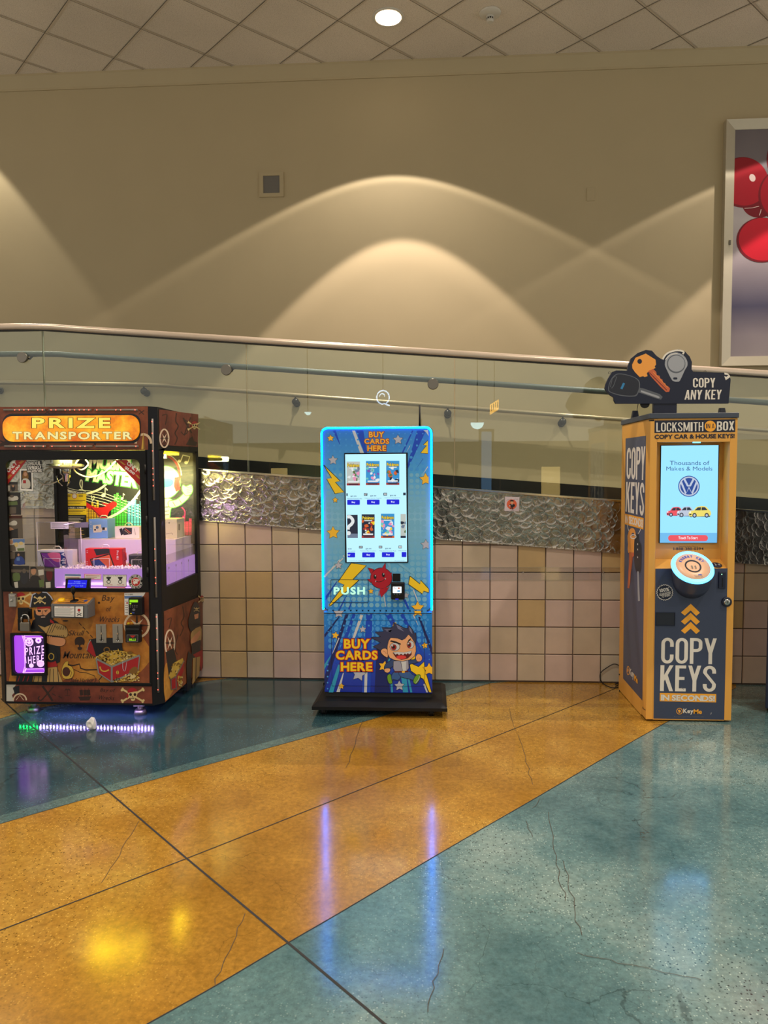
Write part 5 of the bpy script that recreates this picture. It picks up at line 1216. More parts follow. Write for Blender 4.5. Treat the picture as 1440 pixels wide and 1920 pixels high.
for y0, y1 in ((785, 938), (970, 1120), (1151, 1298)):
    ledbar((cxm, cym, un(288, y0, 1, cym).z), (cxm, cym, un(292, y1, 1, cym).z), 14, PM, .007, y0)
# --- side prints
ar = Art(0, XS+.0016, 1, K10)
def cmp(ar, cx, cy, rx, ry, w=9, bg=None):
    ar.ring('cream_ring', cx, cy, rx, w, ry)
    for k in range(4):
        a_ = R(90*k); ar.poly('map_ink', [(cx+rx*1.1*math.cos(a_), cy+ry*1.1*math.sin(a_)), (cx+rx*.16*math.cos(a_+.9), cy+ry*.16*math.sin(a_+.9)), (cx+rx*.16*math.cos(a_-.9), cy+ry*.16*math.sin(a_-.9))])
    for k in range(4):
        a_ = R(45+90*k); ar.poly('cream_ring', [(cx+rx*.75*math.cos(a_), cy+ry*.75*math.sin(a_)), (cx+rx*.14*math.cos(a_+1), cy+ry*.14*math.sin(a_+1)), (cx+rx*.14*math.cos(a_-1), cy+ry*.14*math.sin(a_-1))])
def skull(ar, cx, cy, s, sx=1.0, bandana=True, bones=True, m='bone'):
    P = lambda x, y: (cx+x*s*sx, cy+y*s)
    if bones:
        for sg_ in (-1, 1):
            ar.line(m, [P(-1.7*sg_, -.85), P(1.7*sg_, 1.05)], .3*s)
            for u, v in ((-1.75*sg_, -1.0), (-1.9*sg_, -.75), (1.75*sg_, 1.2), (1.9*sg_, .95)): ar.circ(m, *P(u, v), .2*s*sx, .2*s, 10)
    ar.poly(m, [P(-.8, -.2), P(-.72, -.7), P(-.3, -1.0), P(.3, -1.0), P(.75, -.65), P(.82, -.1), P(.66, .3), P(.44, .42), P(.4, .85), P(.12, 1.02), P(-.25, .95), P(-.4, .5), P(-.66, .3)], 3)
    for u in (-.36, .4): ar.circ('map_ink', *P(u, -.02), .25*s*sx, .26*s, 12)
    ar.poly('map_ink', [P(0, .15), P(.12, .42), P(-.1, .42)]); ar.line('map_ink', [P(-.3, .6), P(.32, .58)], .07*s)
    for u in (-.15, .02, .18): ar.line('map_ink', [P(u, .5), P(u, .75)], .05*s)
    if bandana:
        ar.poly('chest_red', [P(-.85, -.3), P(-.78, -.8), P(-.3, -1.12), P(.35, -1.08), P(.85, -.62), P(.2, -.5)], 2); ar.poly('chest_red', [P(-.8, -.3), P(-1.1, .1), P(-.95, .7), P(-.7, .2)])
ar.clip = (88, 60, 330, 330)
ar.poly('map_red', [(90, 88), (326, 118), (322, 314), (94, 302)])
cmp(ar, 122, 262, 26, 54, 9); ar.line('map_ink', [(195, 110), (190, 160), (206, 190), (186, 230), (200, 262), (184, 300)], 7, 3); ar.line('map_ink', [(240, 150), (262, 165), (262, 220), (240, 240), (222, 222)], 6, 3)
ar.line('map_ink', [(235, 140), (285, 230)], 9); ar.line('map_ink', [(280, 135), (240, 245)], 7); ar.line('map_ink', [(108, 125), (138, 120), (128, 180)], 5, 3); skull(ar, 302, 185, 22, .9); ar.poly('map_ink', [(250, 300), (272, 262), (290, 250), (300, 280), (318, 285), (312, 308)])
ar.done('side_header_print', head)
ar = Art(0, XS+.0016, 1, K10)
ar.clip = (118, 1160, 358, 1850)
ar.poly('map_brown', [(119, 1300), (352, 1205), (354, 1640), (127, 1845)])
ar.poly('map_gold', [(122, 1640), (160, 1600), (200, 1640), (190, 1740), (128, 1835)], 3)
ar.line('map_ink', [(232, 1270), (240, 1330), (222, 1370), (236, 1400), (215, 1450)], 6, 3); ar.line('map_ink', [(140, 1350), (165, 1340), (150, 1400)], 5, 3); ar.line('map_ink', [(205, 1440), (185, 1520), (200, 1560)], 5, 3)
cmp(ar, 155, 1490, 28, 78, 9)
ar.poly('print_black', [(130, 1545), (178, 1520), (200, 1610), (150, 1700)]); ar.poly('coin', [(148, 1688), (178, 1610), (232, 1580), (238, 1600), (205, 1680), (160, 1702)])
rnd = random.Random(2)
for _ in range(40): ar.circ(rnd.choice(('coin_dark', 'coin', 'bone')), rnd.uniform(160, 226), rnd.uniform(1605, 1680), 4, 6, 7)
ar.poly('chest_red', [(160, 1712), (190, 1690), (192, 1765), (162, 1768)]); ar.poly('chest_red', [(190, 1690), (238, 1600), (238, 1650), (194, 1765)]); ar.line('steel_plate', [(148, 1690), (158, 1712), (190, 1690), (238, 1598)], 6); ar.line('steel_plate', [(160, 1712), (162, 1768), (192, 1764)], 6); ar.line('steel_plate', [(190, 1690), (192, 1768)], 6)
for _ in range(36): ar.circ(rnd.choice(('coin', 'bone', 'coin_dark')), 200+rnd.uniform(0, 28), 1690+rnd.uniform(0, 60), 4, 6, 7)
# pirate with folded arms, seen foreshortened
ar.poly('print_black', [(272, 1320), (282, 1280), (300, 1245), (318, 1250), (332, 1290), (334, 1330), (330, 1400), (276, 1420), (262, 1360)], 2); ar.poly('arm_skin', [(298, 1320), (324, 1312), (322, 1352), (304, 1360)]); ar.poly('print_black', [(296, 1350), (324, 1340), (322, 1392), (302, 1398)]); skull(ar, 312, 1288, 10, .8, False, True)
ar.poly('cloth_tan', [(284, 1420), (335, 1390), (342, 1440), (330, 1500), (284, 1520), (276, 1460)], 2); ar.poly('arm_skin', [(278, 1470), (330, 1415), (334, 1440), (300, 1490), (280, 1490)], 2)
ar.poly('print_black', [(280, 1495), (336, 1470), (334, 1560), (284, 1590)]); ar.poly('chest_red', [(290, 1560), (346, 1530), (350, 1600), (340, 1660), (325, 1600)]); ar.poly('cloth_tan', [(290, 1580), (334, 1570), (328, 1680), (286, 1740)]); ar.line('print_black', [(310, 1575), (306, 1720)], 4); ar.poly('print_black', [(262, 1540), (285, 1560), (278, 1760), (256, 1780), (250, 1620)])
skull(ar, 344, 1225, 18, .6)
ar.done('side_print', lowc)
# --- lower front: treasure map print
ar = Art(1, YP-.0006, -1, K9)
ar.poly('map_gold', [(30, 42), (1385, 40), (1392, 905), (62, 885)])
ar.poly('map_brown', [(30, 42), (170, 42), (150, 250), (110, 420), (130, 640), (80, 885), (62, 885)], 0); ar.poly('map_brown', [(1150, 40), (1385, 40), (1390, 560), (1330, 470), (1300, 240), (1200, 150)])
ar.poly('map_brown', [(560, 885), (640, 850), (760, 880), (900, 850), (930, 903), (600, 896)]); ar.poly('map_brown', [(1210, 900), (1340, 760), (1391, 700), (1392, 905)])
def script(st, x0, y0, x1, y1, sk=18): ar.text('map_ink', st, 0, 0, 0, 0, .005, quad=((x0+sk, y0), (x1+sk, y0), (x1, y1), (x0, y1)))
script('Bay', 942, 78, 1055, 148); script('of', 985, 185, 1028, 230, 8); script('Wrecks', 915, 278, 1105, 330); script('Skull', 632, 408, 770, 455); script('Mountain', 585, 602, 875, 668); script('Safe Harbor', 655, 852, 868, 888, 10)
ar.line('map_ink', [(630, 725), (680, 735), (740, 720), (752, 760), (800, 775), (905, 772)], 12); ar.line('map_ink', [(690, 770), (740, 795), (800, 800), (880, 830), (895, 870), (880, 890)], 5); ar.line('map_ink', [(955, 830), (920, 870), (930, 900)], 8)
for k in range(4): x, y = 735+35*k, 335+38*k; ar.line('map_ink', [(x, y), (x+24, y+26)], 7)
ar.circ('map_ink', 610, 318, 26, 8); ar.circ('map_ink', 922, 150, 11)
skull(ar, 742, 528, 60, .95, False, False, 'map_ink')
for u in (720, 766): ar.circ('map_gold', u, 552, 17, 13)
cmp(ar, 1275, 360, 112, 112, 20)
# pirate
def pf(m, pts, sm=0, w=6): p = crom(pts, sm) if sm else pts; ar.line('print_black', p+[p[0]], w); ar.poly(m, p)
ar.rect('print_black', 165, 195, 275, 215); ar.poly('map_gold', [(150, 55), (300, 55), (300, 188), (158, 188)]); skull(ar, 196, 112, 52, .95)
ar.poly('print_black', [(330, 300), (480, 300), (560, 350), (600, 420), (560, 560), (560, 700), (440, 700), (420, 430), (290, 420), (300, 340)], 2)
pf('cloth_tan', [(355, 355), (420, 378), (500, 340), (570, 352), (620, 385), (634, 440), (612, 470), (560, 462), (440, 445), (420, 420)], 2)
for x in (440, 462, 484): ar.line('print_black', [(x+36, 348), (x, 430)], 5)
for k in range(6): ar.line('print_black', [(520+18*k, 365), (540+14*k, 400)], 4)
pf('arm_skin', [(436, 455), (500, 468), (590, 478), (612, 500), (600, 540), (555, 552), (490, 540), (436, 520)], 2)
for k in range(9): ar.line('print_black', [(450+18*k, 450), (456+18*k, 470)], 5)
pf('chest_red', [(440, 680), (520, 690), (540, 740), (440, 752)]); pf('cloth_tan', [(320, 760), (440, 755), (530, 745), (585, 885), (310, 885)])
for x in (345, 380, 470, 500, 540): ar.line('print_black', [(x, 762), (x-12+(x-440)*.2, 884)], 6)
ar.poly('print_black', [(400, 750), (450, 750), (440, 884), (390, 884)]); ar.poly('print_black', [(160, 820), (310, 820), (300, 884), (150, 884)])
for x in (170, 215, 255): ar.line('chest_red', [(x+20, 824), (x, 880)], 7)
ar.poly('print_black', [(445, 590), (520, 600), (540, 660), (500, 700), (440, 690)], 2); ar.ring('coin', 480, 650, 24, 8, 30)
pf('coin', [(580, 760), (612, 700), (640, 696), (634, 730), (672, 745), (690, 800), (668, 848), (610, 856), (582, 828)], 2); ar.circ('print_brown', 620, 790, 36, 44); ar.line('coin_dark', [(650, 770), (672, 800), (655, 840)], 6)
# head
pf('arm_skin', [(336, 205), (400, 190), (466, 196), (470, 240), (440, 280), (395, 296), (352, 268), (332, 235)], 2)
ar.poly('print_black', [(340, 262), (372, 268), (400, 262), (430, 268), (462, 238), (486, 225), (498, 300), (470, 350), (410, 372), (350, 340), (322, 280), (318, 220), (334, 218)], 0)
ar.line('arm_skin', [(385, 282), (425, 280)], 9); ar.line('print_white', [(388, 282), (422, 281)], 4); ar.poly('print_black', [(350, 212), (385, 216), (384, 234), (358, 234)]); ar.line('print_black', [(412, 224), (446, 216)], 6); ar.circ('print_black', 430, 230, 7, 5); ar.line('print_black', [(402, 220), (394, 252), (410, 256)], 5)
ar.poly('chest_red', [(350, 190), (468, 180), (476, 206), (440, 200), (350, 208)]); ar.poly('chest_red', [(470, 300), (500, 320), (510, 345), (470, 330)])
ar.poly('print_black', [(282, 194), (290, 140), (302, 70), (336, 54), (362, 72), (398, 44), (440, 48), (478, 84), (498, 122), (482, 140), (478, 182), (400, 186)])
ar.line('print_silver', [(284, 190), (294, 130), (306, 74), (336, 60)], 10); ar.line('print_silver', [(398, 50), (440, 54), (474, 88), (494, 122)], 10)
skull(ar, 375, 122, 30, .9, False, True)
# treasure chest
ar.poly('print_black', [(830, 492), (900, 478), (1128, 472), (1150, 600), (905, 660), (880, 600)]); pf('chest_red', [(812, 590), (826, 530), (848, 496), (872, 560), (900, 655), (868, 640)], 0); ar.line('steel_plate', [(812, 590), (826, 530), (848, 494)], 8)
ar.poly('coin', [(885, 665), (930, 630), (985, 600), (1090, 590), (1200, 606), (1296, 640), (1180, 700), (1046, 745)])
rnd = random.Random(4)
for _ in range(230):
    u, v = rnd.random(), rnd.random(); x = 900+390*u; yt = 655-62*math.sin(math.pi*min(1, u*1.05)); yb = 670+70*(1-abs(x-1046)/(150 if x < 1046 else 250)); y = yt+(max(yb, yt+4)-yt)*v
    ar.n = 200+int(10*v); ar.circ(rnd.choice(('coin', 'coin_dark', 'bone', 'coin')), x, y, rnd.uniform(7, 12), rnd.uniform(4, 7), 8)
ar.n = 215
ar.ring('coin_dark', 1000, 585, 26, 10, 22); pf('coin', [(1098, 600), (1105, 572), (1120, 600)]); ar.circ('coin_dark', 1215, 612, 26, 14)
ar.poly('chest_red', [(905, 682), (1046, 748), (1046, 880), (925, 802)]); ar.poly('chest_red', [(1046, 748), (1304, 642), (1292, 768), (1046, 880)])
for pts in ([(900, 668), (1046, 742), (1306, 636)], [(902, 672), (924, 802), (1046, 884), (1292, 770), (1306, 640)], [(1046, 742), (1046, 884)]): ar.line('steel_plate', pts, 17 if len(pts) < 4 else 12)
ar.line('coin', [(935, 740), (950, 775), (985, 785), (1020, 770)], 12, 3); ar.circ('coin', 1100, 795, 13, 18); ar.line('coin_dark', [(1100, 770), (1100, 815)], 6); ar.line('print_silver', [(1148, 690), (1150, 760), (1170, 780), (1185, 700)], 4, 3)
for _ in range(150):
    x = rnd.uniform(1055, 1300); lo = 885-(x-1055)*.04; y = rnd.uniform(lo-95*((x-1040)/260)**.6, lo)
    ar.n = 216+rnd.randrange(8); ar.circ(rnd.choice(('coin', 'coin_dark', 'bone')), x, y, rnd.uniform(7, 12), rnd.uniform(4, 7), 8)
ar.n = 226; ar.poly('coin_dark', [(1205, 800), (1225, 760), (1268, 740), (1292, 770), (1275, 800), (1240, 805)], 2); ar.circ('bone', 1240, 836, 22, 16)
mp = ar.done('map_print', lowc)
# kick strip
ar = Art(1, YP-.0006, -1, K9)
ar.poly('map_red', [(60, 912), (1412, 930), (1418, 1088), (60, 1068)]); ar.poly('photo_light', [(60, 912), (150, 912), (120, 950), (135, 985), (112, 1010), (130, 1068), (60, 1066)])
ar.poly('print_black', [(120, 940), (180, 918), (182, 1000), (140, 1010)]); cmp(ar, 185, 1060, 62, 62, 12) if False else ar.ring('cream_ring', 185, 1058, 60, 13, 60, 180, 360); ar.line('cream_ring', [(150, 1056), (185, 1010), (220, 1056)], 6)
ar.line('map_ink', [(395, 925), (450, 1000), (490, 1066)], 20); ar.line('map_ink', [(500, 930), (430, 1010), (380, 1060), (355, 1040), (370, 1020)], 12, 3)
for x in (485, 545): ar.line('map_ink', [(x, 995+(x-485)*.4), (x+34, 1015+(x-485)*.4)], 8)
ar.line('map_ink', [(628, 960), (626, 1012)], 5); [ar.line('map_ink', [(628, 962), (628+dx_, 955+dy_), (628+dx_*1.4, 975+dy_)], 5) for dx_, dy_ in ((-18, 0), (18, -2), (-10, -8), (12, -8))]; ar.line('map_ink', [(604, 1014), (652, 1016)], 5)
ar.poly('map_ink', [(728, 1025), (850, 1020), (832, 1058), (748, 1060)]); [ar.line('map_ink', [(x, 945), (x, 1025)], 4) for x in (755, 790, 822)]; [ar.poly('map_ink', [(x-16, 962), (x+14, 958), (x+18, 1010), (x-12, 1012)]) for x in (757, 792, 824)]
ar.text('map_ink', 'Bay of', 0, 0, 0, 0, .005, quad=((942, 945), (1075, 950), (1060, 990), (930, 985))); ar.text('map_ink', 'Wrecks', 0, 0, 0, 0, .005, quad=((922, 1012), (1070, 1018), (1060, 1056), (912, 1050)))
skull(ar, 1236, 1005, 56, .95)
ar.done('kick_print', lowc)
# --- door trims
for y in (1281.5, 1107): q = un(150, y, 1, YP); b = B(); box(b, PXL+.005, PXR-.005, YP-.006, YP, q.z-.009, q.z+.009, .002); obj('trim_bar', b, 'black', lowc)
# --- prize door: purple lit chute
ca, cb_ = un(128/4.966, 1100+818/4.966, 1, YP), un(438/4.966, 1100+430/4.966, 1, YP)
b = B(); framed_hole(b, outer_for(ca.x, cb_.x, ca.z, cb_.z), rrect(ca.x+.012, cb_.x-.010, ca.z+.012, cb_.z-.012, .024), 1, YP-.026, YP-.0004); pd = obj('prize_door', b, 'black', lowc)
b = B(); box(b, ca.x+.012, cb_.x-.008, YP-.003, YP-.0008, ca.z+.01, cb_.z-.01); obj('chute_glow', b, 'chute_purple', pd)
ar = Art(1, YP-.016, -1, K9)
ar.poly('chute_purple', [(205, 450), (426, 450), (428, 800), (215, 806)])
for off in (0, 12, 22): ar.line('chute_bright', [(205+off, 452+off*.6), (226+off, 520), (232+off, 740), (212+off, 802-off*.4)], 5)
ar.line('chute_bright', [(222, 456), (412, 454), (400, 476), (240, 476), (222, 456)], 5); ar.line('chute_bright', [(216, 800), (416, 798), (404, 764), (240, 768), (216, 800)], 5); ar.line('chute_bright', [(420, 456), (424, 796)], 8)
ar.rect('chute_dark', 240, 480, 414, 758)
ar.circ('chute_bright', 272, 516, 40, 40); ar.circ('chute_deep', 260, 506, 6, 6); ar.circ('chute_deep', 285, 504, 6, 6); ar.line('chute_deep', [(250, 520), (262, 538), (284, 538), (296, 518)], 6, 3)
[ar.line('chute_deep', [(236, y), (308, y-4)], 2) for y in (494, 514, 530, 548)]
ar.circ('chute_bright', 358, 500, 28, 28); ar.circ('chute_purple', 358, 502, 10, 10); ar.circ('chute_bright', 292, 735, 22, 20); ar.circ('chute_bright', 378, 716, 34, 32); [ar.line('chute_deep', [(350, 700+9*k), (405, 696+9*k)], 2) for k in range(5)]
ar.text('chute_bright', 'PRIZE', 0, 0, 0, 0, .012, quad=((236, 572), (410, 546), (412, 618), (238, 640)), gap=.26); ar.text('chute_bright', 'HERE', 0, 0, 0, 0, .012, quad=((262, 654), (406, 632), (408, 700), (264, 718)), gap=.26); ar.line('chute_bright', [(238, 650), (244, 712)], 6)
ar.done('flap', pd)
# --- control console
c0_, c1_ = un(478/4.966, 1100+310/4.966, 1, YP-.10), un(800/4.966, 1100+165/4.966, 1, YP-.10)
q = un(890/4.966, 1100+95/4.966, 1, YP)
b = B(); cxr = c1_.x+.012
pr = [(YP-.0005, c0_.z+.01), (YP-.10, c0_.z+.012), (YP-.102, c1_.z), (YP-.0005, q.z-.002)]
prism(b, [(c0_.x, y, z) for y, z in pr], (cxr-c0_.x, 0, 0)); bmesh.ops.bevel(b, geom=b.edges[:], offset=.004, segments=2, affect='EDGES'); cs = obj('control_console', b, 'console_grey', lowc)
ctn = Vector((0, -(q.z-.002-c1_.z), .1015)).normalized()
def onTop(u, v, h=0): # u across, v back
    p = Vector((c0_.x+.008+(cxr-c0_.x-.016)*u, YP-.102+.1015*v, c1_.z+(q.z-.002-c1_.z)*v)); return p+ctn*(h+.0004)
b = B(); vs = [b.verts.new(onTop(u, v, .0004)) for u, v in ((0, .06), (1, .06), (1, .97), (0, .97))]; b.faces.new(vs).material_index = 0
for u0, v0, u1, v1 in ((.1, .2, .9, .25), (.2, .8, .5, .78), (.6, .85, .95, .7), (.05, .6, .2, .62), (.7, .3, .8, .5)):
    a_ = onTop(u0, v0, .0008); c_ = onTop(u1, v1, .0008); n_ = ctn.cross(c_-a_).normalized()*.003; b.faces.new([b.verts.new(p) for p in (a_-n_, c_-n_, c_+n_, a_+n_)]).material_index = 1
for f in b.faces:
    f.normal_update()
    if f.normal.dot(ctn) < 0: f.normal_flip()
obj('console_print', b, ['map_gold', 'map_ink'], cs, recalc=False)
b = B(); lathe(b, onTop(.17, .48), [(.021, -.004), (.021, .006), (.017, .012), (.004, .014)], ctn, 24); obj('start_button', b, 'button_yellow', cs)
b = B(); lathe(b, onTop(.55, .45), [(.026, -.003), (.026, .002), (.012, .006)], ctn, 24); tube(b, [onTop(.55, .45), onTop(.55, .45)+Vector((-.003, -.004, .045))], .005, 8); lathe(b, onTop(.55, .45)+Vector((-.003, -.004, .045)), [(.006, -.002), (.012, .010), (.015, .028), (.011, .045), (.003, .05)], (0, 0, 1), 16); obj('joystick', b, 'black', cs)
b = B(); c_ = onTop(.88, .45, .001); lathe(b, c_, [(.014, 0), (.013, .003)], ctn, 5); obj('blue_emblem', b, 'photo_blue', cs)
ar = Art(1, YP-.1026, -1, K9)
ar.poly('ink_black', [(498, 178), (782, 178), (780, 288), (500, 283)]); ar.poly('paper', [(506, 182), (694, 183), (694, 281), (508, 276)]); ar.poly('paper', [(702, 183), (774, 183), (772, 283), (702, 281)])
ar.text('ribbon_red', 'WARNING ALARMED', 540, 187, 655, 195, .01)
for k in range(7): ar.line('ink_grey', [(512, 204+10*k), (686-(k % 3)*14, 204+10*k)], 3)
ar.line('ink_black', [(716, 250), (758, 270)], 6); ar.line('ink_black', [(758, 248), (716, 272)], 6); ar.circ('ribbon_red', 736, 218, 14, 13); ar.line('ink_black', [(736, 230), (736, 250)], 6)
ar.done('console_label', cs)
# --- coin slots, bill acceptor, card reader, latch
def plate(name, x0, y0, x1, y1, d, m, parent=lowc, bev=.002):
    a_, c_ = un(x0/4.966, 1100+y1/4.966, 1, YP-d), un(x1/4.966, 1100+y0/4.966, 1, YP-d)
    b = B(); box(b, a_.x, c_.x, YP-d, YP-.0004, a_.z, c_.z, bev); return obj(name, b, m, parent), a_, c_
for x0 in (896, 1050):
    o, a_, c_ = plate('coin_slot', x0, 350, x0+90, 525, .010, 'steel_plate')
    mx_ = (a_.x+c_.x)/2+.002
    def zz(y): return un(x0/4.966, 1100+y/4.966, 1, YP-.01).z
    b = B(); box(b, mx_-.0015, mx_+.0015, YP-.0108, YP-.008, zz(405), zz(365)); box(b, mx_-.003, mx_+.003, YP-.0108, YP-.008, zz(500), zz(470)); box(b, mx_-.002, mx_+.002, YP-.0106, YP-.008, zz(475), zz(400)); obj('slot', b, 'black', o)
    b = B(); lathe(b, (mx_, YP-.01, zz(435)), [(.007, 0), (.006, .006)], (0, -1, 0), 16); obj('return_button', b, 'chrome', o)
    b = B(); tube(b, [(mx_-.010, YP-.012, zz(490)), (mx_-.006, YP-.02, zz(505)), (mx_+.006, YP-.02, zz(505)), (mx_+.010, YP-.012, zz(490))], .003, 8); obj('coin_cup', b, 'chrome', o)
o, a_, c_ = plate('bill_acceptor', 1168, 362, 1300, 520, .035, 'black')
b = B(); z = un(0, 1100+388/4.966, 1, YP-.035).z; box(b, a_.x+.004, c_.x-.004, YP-.042, YP-.034, z-.006, z+.006, .002); obj('bill_mouth', b, 'black_matte', o)
ar = Art(1, YP-.0354, -1, K9); ar.poly('ink_grey', [(1180, 446), (1286, 446), (1284, 514), (1180, 514)]); ar.poly('photo_dark', [(1184, 450), (1282, 450), (1280, 510), (1184, 510)]); ar.poly('ribbon_red', [(1208, 455), (1262, 455), (1235, 478)]); ar.text('lcd_green', 'BILLS', 1204, 484, 1264, 502, .03); ar.done('bill_label', o)
ar = Art(1, YP-.0016, -1, K9); ar.rect('ribbon_red', 1176, 324, 1298, 359); ar.text('notice_yellow', '$1', 1182, 330, 1206, 354, .04); ar.text('notice_yellow', 'PER PLAY', 1214, 329, 1290, 341, .02); ar.text('notice_yellow', 'BILLS HERE', 1214, 345, 1290, 355, .02); ar.done('price_tag', lowc)
ar = Art(1, YP-.0014, -1, K9); ar.poly('paper', [(1158, 58), (1354, 54), (1340, 82), (1300, 110), (1196, 116), (1200, 268), (1160, 264)]); ar.poly('photo_sky', [(1158, 86), (1330, 84), (1300, 108), (1160, 112)]); ar.circ('ribbon_red', 1184, 152, 10, 7); [ar.line('ink_grey', [(1166, y), (1192, y)], 5) for y in (135, 175, 195, 215, 240)]; ar.text('ink_black', 'PAY HERE', 1168, 66, 1240, 78, .01); ar.done('payment_sticker', lowc)
o, a_, c_ = plate('card_reader', 1198, 104, 1320, 266, .045, 'black', bev=.005)
ar = Art(1, YP-.0456, -1, K9); ar.rect('lcd_green', 1206, 122, 1284, 146); ar.circ('lcd_green', 1214, 158, 9, 7); ar.rr('photo_blue', 1228, 236, 1252, 250, 3); ar.circ('notice_yellow', 1220, 250, 8, 5); [ar.circ('ink_grey', 1215+20*(k % 4), 176+14*(k//4), 6, 4) for k in range(8)]; ar.circ('ink_grey', 1246, 214, 14, 12); ar.done('reader_panel', o)
o, a_, c_ = plate('latch_bracket', 82, 66, 146, 190, .022, 'steel_plate', bev=.004)
b = B(); lathe(b, ((a_.x+c_.x)/2-.004, YP-.022, (a_.z+c_.z)/2), [(.009, 0), (.008, .006), (.003, .0065)], (0, -1, 0), 16); box(b, a_.x+.012, c_.x-.002, YP-.026, YP-.021, c_.z-.02, c_.z-.004, .002); obj('lock_barrel', b, 'chrome', o)
hs, a_, c_ = plate('hasp', 166, 205, 292, 300, .008, 'black'); o, a_, c_ = plate('hasp_strap', 166, 300, 208, 410, .010, 'black', hs); o, a_, c_ = plate('hasp_loop', 210, 232, 262, 290, .020, 'dark_metal', hs)
pa, pb = un(186/4.966, 1100+415/4.966, 1, YP-.04), un(272/4.966, 1100+335/4.966, 1, YP-.04)
t = thing('padlock', ((pa.x+pb.x)/2, YP-.03, pa.z), 'silver padlock hanging from the claw machine front above the purple prize door', 'padlock')
b = B(); box(b, pa.x, pb.x, YP-.042, YP-.020, pa.z, pb.z, .004, seg=3); obj('body', b, 'cap_metal', t)
b = B(); mx_ = (pa.x+pb.x)/2; tube(b, [(mx_-.024, YP-.031, pb.z-.004), (mx_-.024, YP-.031, pb.z+.026)]+[(mx_+.024*math.cos(R(180-k*22.5)), YP-.031, pb.z+.026+.024*math.sin(R(180-k*22.5))) for k in range(1, 8)]+[(mx_+.024, YP-.031, pb.z+.026), (mx_+.024, YP-.031, pb.z-.004)], .0052, 10); obj('shackle', b, 'chrome', t)
ar = Art(1, YP-.0425, -1, K9); [ar.line('ink_grey', [(198, y), (258, y+1)], 4) for y in (372, 386, 398)]; ar.done('engraving', t)
# --- feet and underglow
for x, y in ((un(63, 1325, 1, YP+.11).x, YP+.11), (un(263, 1330, 1, YP+.09).x, YP+.09), (PXL+.1, -.16), (PXR-.08, -.16)):
    b = B(); cyl(b, (x, y, .0), (x, y, .03), .042, .034, 16); cyl(b, (x, y, .03), (x, y, PZ0-.02), .018, seg=12); box(b, x-.035, x+.035, y-.03, y+.03, PZ0-.03, PZ0+.001, .003); obj('leveling_foot', b, 'cap_metal', PM)
b = B(); ya = YP+.034; zl = PZ0-.006; xa, xb = un(28, 1322, 1, YP).x, un(284, 1322, 1, YP).x
box(b, xa, xb, ya-.006, ya+.006, PZ0-.004, PZ0, 0)
n = 40
for k in range(n):
    x = xa+(xb-xa)*(k+.5)/n; box(b, x-.0018, x+.0018, ya-.0022, ya+.0022, zl-.001, PZ0-.0035, mi=2 if k < 6 else 1)
obj('underglow_strip', b, ['black', 'under_led', 'under_green'], PM)
def bar_light(name, loc, direction, sx, sy, watts, color, parent=None):
    ld = bpy.data.lights.new(name, 'AREA'); ld.shape = 'RECTANGLE'; ld.size = sx; ld.size_y = sy; ld.energy = watts; ld.color = color
    o = bpy.data.objects.new(name, ld); COL.objects.link(o); o.location = loc; o.rotation_euler = Vector(direction).to_track_quat('-Z', 'Y').to_euler(); return o


# ================================================================== INSIDE THE CLAW MACHINE
YBP = YW-.02                                         # face of the back panel
b = B(); box(b, XSL+.03, XS-.02, YBP+.0005, YW, ZW0, ZW1); obj('back_panel', b, 'poster_black', PM)
ar = Art(1, YBP, -1, K7)
px0 = 590
ar.poly('poster_black', [(585, 20), (1830, 20), (1850, 1000), (600, 1000)])
ar.clip = (585, 10, 2000, 1000)
for k in range(5):
    ar.line('poster_lime', [(565+20*k*.2, 300+20*k), (700, 340+16*k), (830, 350+24*k), (960, 370+28*k), (1100, 420+26*k), (1320, 500+26*k)], 5, 4)
def note(x, y, s, m='poster_lime'): ar.circ(m, x, y, s, s*.8, 14, -20); ar.line(m, [(x+s*.85, y), (x+s*.85, y-s*3.6)], s*.35); ar.line(m, [(x+s*.85, y-s*3.6), (x+s*2, y-s*2.4)], s*.5)
note(962, 392, 20); note(1078, 425, 13); note(1136, 420, 13); note(1240, 470, 20)
ar.line('poster_lime', [(735, 340), (762, 330), (765, 260), (752, 250), (745, 290), (770, 340), (800, 350)], 10, 4); ar.line('poster_lime', [(850, 390), (862, 445), (880, 400), (855, 412)], 6, 3)
def eq(m, x0, x1, tops, base, w=22):
    n_ = len(tops)
    for i, t_ in enumerate(tops):
        x = x0+(x1-x0)*i/n_
        y = base
        while y > t_: ar.n = 60; ar.rect(m, x, y-9, x+(x1-x0)/n_-5, y); y -= 13
eq('poster_yellow', 805, 925, [470, 520, 455, 490, 450], 660); eq('poster_green', 1036, 1185, [470, 380, 365, 400, 450, 430], 690); eq('poster_blue', 1190, 1330, [450, 470, 440, 480, 450], 690); eq('poster_pink', 1610, 1790, [640, 600, 620, 590, 640, 610], 760)
ar.n = 70
ar.poly('poster_red', [(808, 455), (860, 492), (920, 505), (990, 490), (945, 460), (1010, 470), (1050, 448), (1084, 455), (1086, 490), (1020, 540), (1000, 590), (960, 615), (910, 580), (870, 530), (808, 505)], 2); ar.line('print_maroon', [(850, 505), (930, 580), (990, 585)], 8, 3)
ar.line('poster_lime', [(1030, 250), (950, 320), (880, 355), (806, 376)], 20, 4); ar.line('poster_lime', [(1312, 345), (1230, 450), (1120, 545), (1010, 602)], 22, 4); ar.line('poster_lime', [(565, 298), (640, 348), (700, 372)], 16, 3)
G_ = [('poster_green', .10), ('poster_lime', .05)]
